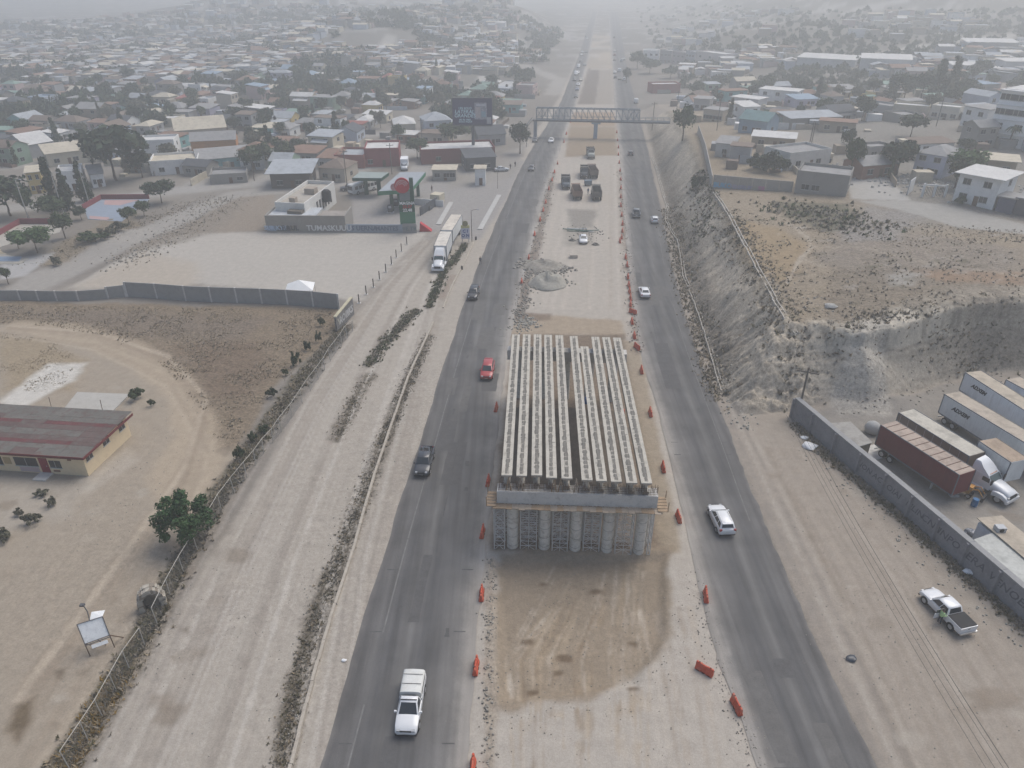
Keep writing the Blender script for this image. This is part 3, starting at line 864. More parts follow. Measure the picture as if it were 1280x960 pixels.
for k in range(6):
    a_, b_ = xs[k], xs[k + 1]
    a_ += .72 if k else .1; b_ -= .72 if k < 5 else .35
    scaffold('front steel scaffold tower ' + nm[k], a_ + .1, b_ - .1, y0=.1 + (k % 2) * .12)
    scaffold('rear steel scaffold tower ' + nm[k], a_ + .02, b_ + .1, y0=1.75, depth=1.0, h=5.7)
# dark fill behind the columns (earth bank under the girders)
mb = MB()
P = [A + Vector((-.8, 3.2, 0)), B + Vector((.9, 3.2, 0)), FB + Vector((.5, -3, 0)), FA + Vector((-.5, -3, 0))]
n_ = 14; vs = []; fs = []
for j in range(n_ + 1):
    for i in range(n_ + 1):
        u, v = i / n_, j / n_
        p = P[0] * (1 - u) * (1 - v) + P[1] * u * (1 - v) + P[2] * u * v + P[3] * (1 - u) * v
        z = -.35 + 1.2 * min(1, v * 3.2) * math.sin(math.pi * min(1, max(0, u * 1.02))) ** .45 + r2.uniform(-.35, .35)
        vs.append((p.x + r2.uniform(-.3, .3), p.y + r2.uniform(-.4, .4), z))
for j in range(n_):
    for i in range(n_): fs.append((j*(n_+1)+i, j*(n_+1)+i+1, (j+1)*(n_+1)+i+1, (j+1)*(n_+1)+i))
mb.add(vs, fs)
structure('earth_bank', mb, mat('dark_earth', (.125, .102, .08), .95, .4, .7, bump=.8, bscale=4), 180)  # bank toned dark to match the dark gaps between the girders
# things lying between the girders far down
for px, py, c, nm_, lab in ((733, 500, (.05, .12, .30), 'drum', 'blue drum lying between girders under the bridge'), (778, 515, (.45, .06, .05), 'drum', 'red drum lying beneath the two rightmost girders')):
    p = G(px, py, 2.1)
    tag(MB().lathe([(.28, 0), (.30, .3), (.29, .6), (.28, .88)], 12).build(nm_, mat('drum_' + str(px), c, .5), None, 40), lab, 'drum').location = (p.x, p.y, 1.6)

# ------------------------------------------------------------------ orange water-filled barriers
M_BAR = mat('orange_plastic', (.50, .085, .045), .5, .22, .5, stain=(.42, .22, .16), stain_amt=.5)
M_BAR2 = mat('barrier_slot', (.10, .03, .02), .8)
def barrier_proto():
    t = thing('plastic_barrier', None, 'barrier')
    pr = [(.27, 0), (.27, .16), (.17, .40), (.11, .92), (.07, 1.0)]
    pr = pr + [(-x, z) for x, z in reversed(pr)]
    ys = [(-.95, .82), (-.88, 1), (-.30, 1), (-.26, .82), (.26, .82), (.30, 1), (.88, 1), (.95, .82)]
    mb = MB(); mb.loft([[(x * s, y, z * (1 if s == 1 else .96)) for x, z in pr] for y, s in ys])
    b = mb.build('barrier_body', M_BAR, t)
    mb = MB()
    for y in (-.6, 0, .6): mb.box(-.30, .30, y - .14, y + .14, -.001, .07)
    mb.build('fork_slot', M_BAR2, t)
    for y in (-.6, .6): MB().cyl((0, y, 1.0), (0, y, 1.04), .07, n=8).build('fill_cap', M_BAR2, t)
    return t
BARP = barrier_proto(); BAR_USED = [False]
def barrier(px, py, lab, group, deg=None, lean=0, along=None):
    p = GT(px, py)
    t = BARP if not BAR_USED[0] else copy_tree(BARP)
    BAR_USED[0] = True
    dx = 0
    f = along or fR1
    dx = float(f(p.y + 6) - f(p.y - 6)) / 12
    rz = heading(dx, 1) if deg is None else R(deg)
    t.scale = (.84, .84, .84); t.location = (p.x, p.y, p.z + .01); t.rotation_euler = (0, R(lean), rz + R(rnd.uniform(-5, 5)))
    tag(t, lab, 'barrier', group)
LB = [(591,962),(595,836),(602,745),(603,668),(610,604),(620,512),(652,354),(661,324),(668,294),(675,276),(679,264),(682,254),(686,237),(690,226),(693,216),(697,205),(705,178),(708,168),(713,153)]
ll = ['nearest orange barrier along the left road, half cut by the photo bottom', 'orange barrier lone on the left road edge beside the white camper pickup', 'orange barrier on the left road edge just before the soil pit',
      'orange barrier on the left road edge in front of the pier', 'orange barrier beside the left end of the pier cap', 'orange barrier beside the red car and the outer girder',
      'orange barrier beside the pale gravel heap', 'orange barrier at the broken rock heap by the left road', 'orange barrier on the left road beyond the rock heap']
for k, (x, y) in enumerate(LB):
    barrier(x, y, ll[k] if k < len(ll) else '%s small orange barrier up the left road edge, counted on from the rock heap' % ORD[k - len(ll)], 'orange barriers along the left road' if k < len(ll) else 'far orange barriers along the left road', along=fR1)
RB = [(920,885,8),(880,840,52),(882,747,-10),(848,649,None),(829,587,None),(813,518,None),(802,465,None),(796,436,20),(793,422,None),(790,404,None),(791,392,40),(788,382,None),(788,374,None),(787,366,None),(786,358,None),(785,348,None),(784,333,None),(782,323,None)]
rl = ['orange barrier standing nearest the camera on the right road edge', 'orange barrier knocked askew across the dirt beside the right road', 'short orange barrier on the pale right road edge left of the white truck',
      'orange barrier just right of the pier cap end', 'orange barrier beside the front half of the rightmost girder', 'orange barrier beside the middle of the rightmost girder', 'orange barrier beside the far half of the rightmost girder']
for k, (x, y, dg) in enumerate(RB):
    barrier(x, y, rl[k] if k < len(rl) else '%s orange barrier of the close row beyond the rightmost girder end' % (ORD + ['eleventh'])[k - len(rl)], 'orange barriers along the right road' if k < len(rl) else 'close row of orange barriers beyond the girders', dg, along=fL2)
for k, (x, y) in enumerate([(775,303),(777,298),(778,290),(778,281),(777,270),(776,258),(776,247),(776,236),(776,225),(775,214),(774,204),(773,194),(773,185),(772,176),(771,166)]):
    barrier(x, y, '%s small orange barrier up the right road edge, counted on past the close row' % (ORD + ['eleventh', 'twelfth', 'thirteenth', 'fourteenth', 'last'])[k], 'far orange barriers along the right road', along=fL2)

# ------------------------------------------------------------------ heaps, stones, pipes on the works
def heap(name, label, cat, px, py, rx, ry, h, m, seed, stuff=False):
    p = GT(px, py); mb = MB(); r3 = random.Random(seed); K, J = 22, 9
    rings = []
    for j in range(J + 1):
        f = 1 - j / J
        rings.append([(rx * f * math.cos(2*math.pi*i/K) * (1 + .10*math.sin(i*.9+seed) + r3.uniform(-.05, .05)),
                       ry * f * math.sin(2*math.pi*i/K) * (1 + .1*math.cos(i*.6+seed) + r3.uniform(-.05, .05)),
                       h * (1 - f ** 1.5) * (.9 + .2 * math.sin(i*.57 + j + seed)) * r3.uniform(.9, 1.08) - .12) for i in range(K)])
    for rg in rings: rg.reverse()
    mb.loft(rings)
    o = mb.build(name, m, None, 180); o.location = p
    return tag(o, label, cat)
M_GRAV = mat('gravel_grey', (.30, .285, .25), .95, .35, 2.2, bump=.9, bscale=9)
M_ROCK = mat('rubble_rock', (.26, .24, .208), .95, .45, 1.6, bump=.9, bscale=5)
heap('gravel_heap', 'pale grey gravel heap on the median beyond the girders', 'gravel heap', 686, 354, 4.0, 4.2, 2.3, M_GRAV, 4)
heap('rock_heap', 'darker broken rock heap behind the pale gravel heap', 'rock heap', 680, 333, 5.2, 3.6, 1.5, M_ROCK, 9)
def stones(name, pts, n, smin, smax, m, spread, seed, kind='stuff'):
    r3 = random.Random(seed); mb = MB()
    for k in range(n):
        a = r3.randrange(len(pts) - 1); u = r3.random()
        px = pts[a][0] * (1 - u) + pts[a+1][0] * u; py = pts[a][1] * (1 - u) + pts[a+1][1] * u
        p = G(px, py, 0); p.x += r3.gauss(0, spread); p.y += r3.gauss(0, spread)
        STONE_Q.append((mb, p.x, p.y, r3.uniform(smin, smax), r3.random()))
    STONE_O.append((name, mb, m))
STONE_Q = []; STONE_O = []
stones('rubble', [(645,398),(655,378),(668,340),(686,345)], 260, .12, .55, M_ROCK, 1.2, 1)
stones('rubble', [(655,330),(680,333),(706,337)], 420, .2, .85, M_ROCK, 1.3, 21)
stones('rubble', [(676,352),(690,350),(700,358)], 200, .12, .45, M_GRAV, 1.6, 22)
stones('rubble', [(648,412),(662,404),(655,398)], 160, .12, .5, M_GRAV, 1.0, 2)
stones('rubble', [(690,215),(684,250),(672,300),(660,345),(648,395)], 420, .08, .4, M_ROCK, .7, 3)
stones('rubble', [(776,215),(779,260),(783,310),(787,350),(793,400),(799,440)], 360, .08, .35, M_ROCK, .6, 4)
stones('rubble', [(610,985),(612,800),(615,700)], 300, .05, .25, M_ROCK, .35, 5)
stones('rubble', [(960,985),(925,900),(890,800),(868,710)], 260, .04, .14, M_ROCK, .7, 6)
stones('rubble', [(715,285),(742,290),(728,300)], 150, .1, .4, M_ROCK, 1.6, 7)
stones('litter_stones', [(345,960),(392,765),(440,640),(505,480),(535,420)], 420, .04, .16, M_GRAV, .9, 8)
stones('litter_stones', [(620,880),(700,760),(830,800),(720,960)], 420, .03, .12, M_ROCK, 4, 9)
stones('litter_stones', [(1000,540),(1100,640),(1280,800)], 220, .05, .25, M_GRAV, 1.2, 10)
stones('litter_stones', [(1000,700),(1100,800),(1200,930)], 260, .03, .11, M_GRAV, 5, 11)
stones('litter_stones', [(300,700),(250,850),(480,420)], 300, .03, .11, M_GRAV, 4, 12)
stones('litter_stones', [(60,700),(200,560),(240,480)], 260, .03, .12, M_GRAV, 5, 13)
stones('rubble', [(135,330),(190,310),(205,290),(270,258)], 120, .15, .6, M_ROCK, 1.8, 14)
stones('rubble', [(1010,262),(1080,275),(1140,290),(1240,300)], 500, .15, .75, mat('pale_rubble', (.36, .35, .33), .9, .35, 1), 4.5, 15)
stones('rubble', [(935,540),(905,480),(870,390),(850,320)], 240, .08, .4, M_GRAV, 1.0, 16)
stones('rubble', [(985,512),(1040,500),(1085,508),(1130,495),(1175,478),(1240,464)], 220, .06, .35, mat('cut_rock', (.30,.27,.225), .95, .35, 1.2, bump=.6), 1.3, 17)
stones('rubble', [(960,400),(1000,450),(1060,470),(1130,470),(1230,440)], 120, .08, .4, mat('cut_rock', (.30,.27,.225)), 2.4, 18)
X_ = np.array([q[1] for q in STONE_Q]); Y_ = np.array([q[2] for q in STONE_Q]); Z_ = H_base(X_, Y_)
r3 = random.Random(5)
for (mb, x, y, s, u), z in zip(STONE_Q, Z_):
    s *= .6
    rg = lambda zz, k: [(x + s*k*math.cos(a + u*6)*r3.uniform(.75, 1.25), y + s*k*math.sin(a + u*6)*r3.uniform(.75, 1.25), z + zz*s*r3.uniform(.8, 1.2)) for a in (0, 1.3, 2.4, 3.7, 5.0)]
    mb.frustum(rg(-.2, 1.0), rg(.75, .62))
for name, mb, m in STONE_O: tag(mb.build(name, m), kind='stuff')
# ------------------------------------------------------------------ vehicles (front towards +Y, wheels on z = 0)
M_TYRE = mat('tyre_rubber', (.022, .022, .023), .85, .2, 3)
M_RIM = mat('alloy_rim', (.42, .43, .44), .4, .1, 4, metallic=.6)
M_GLASS = mat('dark_car_glass', (.035, .042, .048), .14, .1, 1)
M_BLACK = mat('black_plastic', (.028, .028, .03), .6, .15, 2)
M_LAMP = mat('headlamp_glass', (.36, .37, .38), .2, .05, 2)
M_TAIL = mat('red_tail_lamp', (.32, .02, .02), .3, .1, 2)
M_PLATE = mat('number_plate', (.62, .62, .60), .5, .05, 3)
M_CHROME = mat('dull_chrome', (.5, .5, .5), .3, .05, 2, metallic=.8)
M_ORANGEL = mat('amber_lamp', (.60, .20, .03), .3, .05, 2)
PAINT = {}
def paint(name):
    rgb = {'white': (.64, .645, .65), 'silver': (.42, .44, .46), 'grey': (.13, .14, .15), 'dark': (.045, .048, .055), 'black': (.03, .031, .034), 'red': (.34, .035, .035), 'blue': (.06, .10, .22),
           'beige': (.42, .38, .30), 'green': (.07, .14, .09)}[name]
    m = mat('car_paint_' + name, rgb, .32, .04, .5)
    m.node_tree.nodes['Principled BSDF'].inputs['Coat Weight'].default_value = .35
    return m
def ring(y, w_, z0, zs, zt):
    h = [(0, z0), (.90*w_, z0), (w_, z0 + .12), (w_*1.0, zs - .10), (.965*w_, zs), (.84*w_, zs + (zt - zs)*.72), (.48*w_, zt), (0, zt + .012)]
    r_ = [(x, y, z) for x, z in h] + [(-x, y, z) for x, z in reversed(h[1:-1])]
    return r_
def lerp3(a, b, t): return tuple(p + (q - p) * t for p, q in zip(a, b))
def cabin(t, base, top, z0, z1, m, side_split=(.46, .50), n_side=2):
    """base/top = (y_rear, y_front, half_width); painted frame with separate panes set just proud of it"""
    (b0, b1, bw), (t0, t1, tw) = base, top
    zc = z1 - .06; q = .90
    cx = (b0 + b1) / 2
    rb = [(-bw, b0, z0), (bw, b0, z0), (bw, b1, z0), (-bw, b1, z0)]
    rt = [(-tw, t0, zc), (tw, t0, zc), (tw, t1, zc), (-tw, t1, zc)]
    ru = [(-tw*q, t0 + .12, z1), (tw*q, t0 + .12, z1), (tw*q, t1 - .15, z1), (-tw*q, t1 - .15, z1)]
    mb = MB(); mb.add(rb + rt + ru, [(0,1,5,4),(1,2,6,5),(2,3,7,6),(3,0,4,7),(4,5,9,8),(5,6,10,9),(6,7,11,10),(7,4,8,11),(8,9,10,11)])
    mb.build('cabin', m, t, 50)
    def pane(name, a, b, c, d, s0, s1, v0, v1, off=.012):
        P = [Vector(lerp3(lerp3(a, b, s), lerp3(d, c, s), v)) for s, v in ((s0, v0), (s1, v0), (s1, v1), (s0, v1))]
        n = (P[1] - P[0]).cross(P[2] - P[0]).normalized() * off
        MB().slab([p + n for p in P], .02).build(name, M_GLASS, t)
    pane('windscreen', rb[2], rb[3], rt[3], rt[2], .07, .93, .08, .95)
    pane('rear_window', rb[0], rb[1], rt[1], rt[0], .10, .90, .22, .90)
    e = [(.06, side_split[0]), (side_split[1], .93)] if n_side == 2 else [(.10, .90)]
    if n_side == 3: e = [(.05, .28), (.32, .60), (.64, .93)]
    for s0, s1 in e:
        pane('side_window', rb[1], rb[2], rt[2], rt[1], s0, s1, .14, .90)
        pane('side_window', rb[3], rb[0], rt[0], rt[3], 1 - s1, 1 - s0, .14, .90)
WHEEL_ME = {}
def wheels(t, ys, hw, r, wd=.22, rim=True):
    key = (round(r, 2), round(wd, 2))
    if key not in WHEEL_ME:
        a = MB(); a.lathe([(r*.62, -.012), (r*.94, 0), (r, .05), (r, wd - .05), (r*.94, wd), (r*.5, wd)], 18)
        b = MB(); b.lathe([(r*.60, 0), (r*.58, .012), (r*.16, .004)], 14)
        WHEEL_ME[key] = (a.mesh('wheel', M_TYRE, 40), b.mesh('rim', M_RIM, 40))
    me, rm = WHEEL_ME[key]
    for y in ys:
        for sx in (-1, 1):
            o = link('wheel', me, t); o.location = (sx * hw, y, r); o.rotation_euler = (0, R(-90) * sx, 0)
            if rim:
                k = link('rim', rm, o); k.location = (0, 0, -.016); k.rotation_euler = (R(180), 0, 0)
def arches(t, ys, hw, r):
    mb = MB()
    for y in ys:
        for sx in (-1, 1): mb.cyl((sx*(hw - .28), y, r), (sx*(hw + .004), y, r), r + .055, n=18)
    mb.build('wheel_arch', M_BLACK, t)
def details(t, L0, L1, w_, zl, zr, m, mirrors=None, bumper=True):
    for sx in (-1, 1):
        MB().box(min(sx*w_*.50, sx*w_*.80), max(sx*w_*.50, sx*w_*.80), L1 - .2, L1 + .004, zl - .09, zl + .07).build('headlight', M_LAMP, t)
        MB().box(min(sx*w_*.70, sx*w_*.985), max(sx*w_*.70, sx*w_*.985), L0 - .012, L0 + .12, zr - .14, zr + .12).build('tail_light', M_TAIL, t)
    MB().box(-w_*.5, w_*.5, L1 - .1, L1 + .016, zl - .14, zl + .02).build('grille', M_BLACK, t)
    MB().box(-.22, .22, L1 + .0, L1 + .03, zl - .33, zl - .21).build('number_plate', M_PLATE, t)
    MB().box(-.22, .22, L0 - .03, L0, zr - .28, zr - .16).build('number_plate', M_PLATE, t)
    if bumper:
        MB().box(-w_*.93, w_*.93, L1 - .1, L1 + .022, .28, .42).build('bumper', M_BLACK, t)
        MB().box(-w_*.93, w_*.93, L0 - .022, L0 + .1, .30, .45).build('bumper', M_BLACK, t)
    if mirrors:
        y, z, hw = mirrors
        for sx in (-1, 1):
            MB().box(min(sx*hw, sx*(hw+.20)), max(sx*hw, sx*(hw+.20)), y - .06, y + .06, z, z + .15).build('mirror', m if m else M_BLACK, t)
def sedan(label, col, loc, rz, group=None):
    t = thing('sedan_car', label, 'car', loc, rz, group); m = paint(col)
    s = [(-2.24,.72,.42,.78,.84),(-2.16,.84,.30,.86,.93),(-1.5,.89,.24,.89,.98),(0,.90,.22,.88,.98),(.9,.90,.22,.86,.96),(1.7,.88,.26,.78,.85),(2.12,.80,.32,.64,.70),(2.2,.68,.40,.56,.60)]
    MB().loft([ring(*q) for q in s]).build('body', m, t, 40)
    cabin(t, (-1.62, 1.02, .80), (-.95, .22, .60), .93, 1.43, m)
    arches(t, (-1.35, 1.38), .885, .32); wheels(t, (-1.35, 1.38), .905, .32)
    details(t, -2.22, 2.17, .86, .62, .82, m, (.72, .92, .86)); return t
def suv(label, col, loc, rz, group=None, rails=True):
    t = thing('suv_car', label, 'car', loc, rz, group); m = paint(col)
    s = [(-2.28,.76,.44,.86,.92),(-2.20,.88,.34,.96,1.04),(-1.4,.93,.26,1.0,1.08),(.2,.94,.25,.98,1.06),(1.0,.94,.25,.96,1.05),(1.8,.91,.28,.88,.95),(2.18,.84,.34,.72,.78),(2.28,.72,.42,.62,.66)]
    MB().loft([ring(*q) for q in s]).build('body', m, t, 40)
    cabin(t, (-2.12, 1.10, .85), (-1.80, .25, .66), 1.03, 1.66, m, n_side=3)
    MB().box(-.58, .58, -2.02, -1.78, 1.60, 1.66).build('roof_spoiler', m, t)
    if rails:
        for sx in (-.56, .56): MB().box(sx - .025, sx + .025, -1.6, .05, 1.67, 1.715).build('roof_rail', M_CHROME, t)
    arches(t, (-1.38, 1.42), .925, .36); wheels(t, (-1.38, 1.42), .945, .36)
    details(t, -2.26, 2.25, .90, .76, .98, m, (.80, 1.02, .90))
    return t
def hatch(label, col, loc, rz, group=None):
    t = thing('hatchback_car', label, 'car', loc, rz, group); m = paint(col)
    s = [(-1.92,.70,.42,.80,.86),(-1.86,.82,.32,.88,.95),(-1.1,.86,.25,.91,.99),(.4,.86,.24,.88,.98),(1.2,.84,.26,.80,.89),(1.78,.78,.32,.66,.72),(1.88,.66,.4,.56,.60)]
    MB().loft([ring(*q) for q in s]).build('body', m, t, 40)
    cabin(t, (-1.82, .92, .78), (-1.5, .12, .60), .94, 1.47, m)
    arches(t, (-1.18, 1.2), .845, .30); wheels(t, (-1.18, 1.2), .865, .30, .2)
    details(t, -1.90, 1.86, .80, .64, .86, m, (.65, .92, .82))
    return t
def pickup(label, col, loc, rz, group=None, crew=True, shell=False, rack=False, cover=False, bed_dark=True, skip_door=False):
    t = thing('pickup_truck', label, 'pickup truck', loc, rz, group); m = paint(col)
    cb = -.95 if crew else -.25
    s = [(-2.62,.86,.46,.86,.90),(-2.55,.92,.40,.90,.94),(cb,.94,.34,.92,.96),(.4,.94,.32,.98,1.05),(1.1,.94,.32,.98,1.08),(2.0,.91,.34,.92,1.0),(2.42,.86,.40,.76,.82),(2.52,.76,.46,.66,.70)]
    MB().loft([ring(*q) for q in s]).build('body', m, t, 40)
    cabin(t, (cb, 1.22, .86), (cb + .22, .50, .68), 1.02, 1.76, m, n_side=2 if crew else 1)
    # bed: floor, walls and tailgate as real thickness
    mb = MB()
    for sx in (-1, 1): mb.box(min(sx*.78, sx*.93), max(sx*.78, sx*.93), -2.56, cb - .02, .80, 1.14)
    mb.box(-.78, .78, cb - .10, cb - .02, .80, 1.16)
    mb.build('bed_wall', m, t)
    tg = MB().box(-.90, .90, -2.64, -2.565, .62, 1.14).build('tailgate', m, t)
    MB().box(-.12, .12, -2.655, -2.64, .93, 1.0).build('handle', M_BLACK, tg)
    MB().box(-.775, .775, -2.56, cb - .10, .85, .965).build('bed_floor', M_BLACK if bed_dark else m, t)
    if cover: MB().box(-.87, .87, -2.55, cb - .04, 1.145, 1.20).build('bed_cover', M_BLACK, t)
    if shell:
        s2 = [(-2.60,.84,1.10,1.55,1.68),(-2.5,.90,1.10,1.66,1.80),(-1.4,.90,1.10,1.70,1.84),(cb-.05,.88,1.10,1.70,1.84)]
        c = MB().loft([ring(y, w_, 1.10, z, z2) for y, w_, _, z, z2 in s2]).build('camper_shell', mat('shell_fibreglass', (.60, .60, .57), .5, .08, .7, stain=(.5, .48, .43), stain_amt=.4), t, 40)
        for sx in (-1, 1): MB().box(sx*.905 - .008, sx*.905 + .008, -2.2, cb - .3, 1.28, 1.56).build('shell_window', M_GLASS, c)
        MB().box(-.6, .6, -2.63, -2.60, 1.25, 1.6).build('shell_window', M_GLASS, c)
        for y in (-1.95, -1.05): MB().box(-.80, .80, y - .016, y + .016, 1.86, 1.885).build('roof_bar', M_BLACK, c)
        MB().box(-.66, .66, .33, .40, 1.765, 1.80).build('visor', M_BLACK, t)
    if rack:
        for sx in (-.45, .30):
            MB().bar((sx, cb - .15, 1.0), (sx, cb - .3, 1.9), .09).build('rack_post', paint('silver'), t)
        MB().bar((-.5, cb - .3, 1.9), (.5, cb - .3, 1.9), .07).build('rack_bar', paint('silver'), t)
    arches(t, (-1.62, 1.62), .935, .38); wheels(t, (-1.62, 1.62), .955, .38, .25)
    details(t, -2.62, 2.49, .90, .80, .98, m, (.98, 1.06, .92))
    MB().box(-.9, .9, -2.78, -2.60, .44, .60).build('rear_bumper', M_CHROME, t)
    return t
def van(label, col, loc, rz, group=None):
    t = thing('delivery_van', label, 'van', loc, rz, group); m = paint(col)
    s = [(-2.6,.88,.4,1.75,1.95),(-2.5,.95,.35,1.9,2.05),(.6,.95,.32,1.9,2.05),(1.1,.94,.32,1.4,1.75),(1.5,.92,.32,1.05,1.2),(2.2,.88,.38,.9,.98),(2.35,.76,.45,.75,.8)]
    MB().loft([ring(*q) for q in s]).build('body', m, t, 40)
    MB().add([(-.78,1.47,1.26),(.78,1.47,1.26),(.70,.86,1.93),(-.70,.86,1.93)], [(0,1,2,3)]).build('windscreen', M_GLASS, t)
    arches(t, (-1.5, 1.5), .935, .34); wheels(t, (-1.5, 1.5), .955, .34)
    details(t, -2.58, 2.33, .88, .82, 1.1, m, (1.0, 1.15, .92)); return t
def box_truck(label, col, loc, rz, group=None, body=(.72,.73,.74)):
    t = thing('box_truck', label, 'truck', loc, rz, group); m = paint(col)
    s = [(1.3,1.0,.5,1.7,2.1),(2.0,1.0,.5,1.7,2.1),(2.4,.98,.5,1.2,1.45),(3.3,.92,.55,1.05,1.15),(3.45,.8,.6,.9,.95)]
    MB().loft([ring(*q) for q in s]).build('cab', m, t, 40)
    MB().add([(-.85,2.43,1.45),(.85,2.43,1.45),(.82,2.03,2.02),(-.82,2.03,2.02)], [(0,1,2,3)]).build('windscreen', M_GLASS, t)
    MB().box(-1.15,1.15,-3.2,1.25,.85,3.1).build('cargo_box', mat('box_body_white', body, .6, .06, .8), t)
    MB().box(-.5,.5,-3.1,2.6,.45,.84).build('frame', M_BLACK, t)
    wheels(t, (-2.0, 2.5), 1.0, .45, .3)
    details(t, -3.2, 3.42, .95, 1.0, .9, m, (2.1, 1.5, 1.0)); return t
def bus(label, loc, rz):
    t = thing('city_bus', label, 'bus', loc, rz); m = mat('bus_white', (.66, .66, .64), .5, .1, .8)
    s = [(-4.6,1.1,.45,2.5,2.8),(-4.5,1.2,.4,2.65,2.9),(4.2,1.2,.4,2.65,2.9),(4.6,1.12,.45,2.5,2.75)]
    MB().loft([ring(*q) for q in s]).build('body', m, t, 40)
    for sx in (-1, 1):
        for k in range(6):
            y = -4.0 + k * 1.35
            MB().box(sx*1.215 - .01, sx*1.215 + .01, y, y + 1.1, 1.45, 2.3).build('side_window', M_GLASS, t)
    MB().box(-1.0, 1.0, 4.58, 4.62, 1.35, 2.4).build('windscreen', M_GLASS, t)
    for sx in (-.85, .85): MB().box(sx-.15, sx+.15, 4.55, 4.63, .7, .95).build('headlight', M_LAMP, t)
    MB().box(-1.1, 1.1, 4.6, 4.7, .4, .65).build('bumper', M_BLACK, t)
    wheels(t, (-2.6, 2.9), 1.2, .5, .3); return t
def dump_truck(label, loc, rz, cab_col=(.10,.11,.13), bed_col=(.16,.13,.11), raised=0):
    t = thing('dump_truck', label, 'dump truck', loc, rz, 'dump trucks on the median')
    m = mat('dump_cab_%d' % int(cab_col[0]*1000), cab_col, .5, .1, .6); mb_ = mat('dump_bed_%d' % int(bed_col[0]*1000), bed_col, .7, .25, .8)
    s = [(1.3,1.15,.7,2.0,2.7),(2.4,1.15,.7,2.0,2.7),(2.7,1.1,.7,1.6,1.85),(3.9,1.0,.7,1.45,1.6),(4.05,.9,.8,1.3,1.35)]
    MB().loft([ring(*q) for q in s]).build('cab', m, t, 40)
    MB().add([(-.95,2.74,1.88),(.95,2.74,1.88),(.92,2.46,2.58),(-.92,2.46,2.58)], [(0,1,2,3)]).build('windscreen', M_GLASS, t)
    mb = MB()
    for sx in (-1, 1): mb.box(min(sx*1.12, sx*1.25), max(sx*1.12, sx*1.25), -3.9, 1.1, 1.1, 2.6)
    mb.box(-1.12, 1.12, .98, 1.1, 1.1, 2.9); mb.box(-1.12, 1.12, -3.9, -3.8, 1.1, 2.4); mb.box(-1.12, 1.12, -3.8, .98, 1.1, 1.3)
    mb.build('dump_bed', mb_, t)
    MB().box(-1.2, 1.2, 1.1, 2.2, 2.95, 3.05).build('cab_guard', mb_, t)
    MB().box(-.5, .5, -3.7, 3.2, .6, 1.05).build('frame', M_BLACK, t)
    wheels(t, (-2.9, -1.6, 2.9), 1.2, .52, .34)
    for sx in (-.8, .8): MB().box(sx-.14, sx+.14, 3.98, 4.07, .95, 1.2).build('headlight', M_LAMP, t)
    MB().box(-1.1, 1.1, 4.0, 4.2, .55, .85).build('bumper', M_BLACK, t); return t
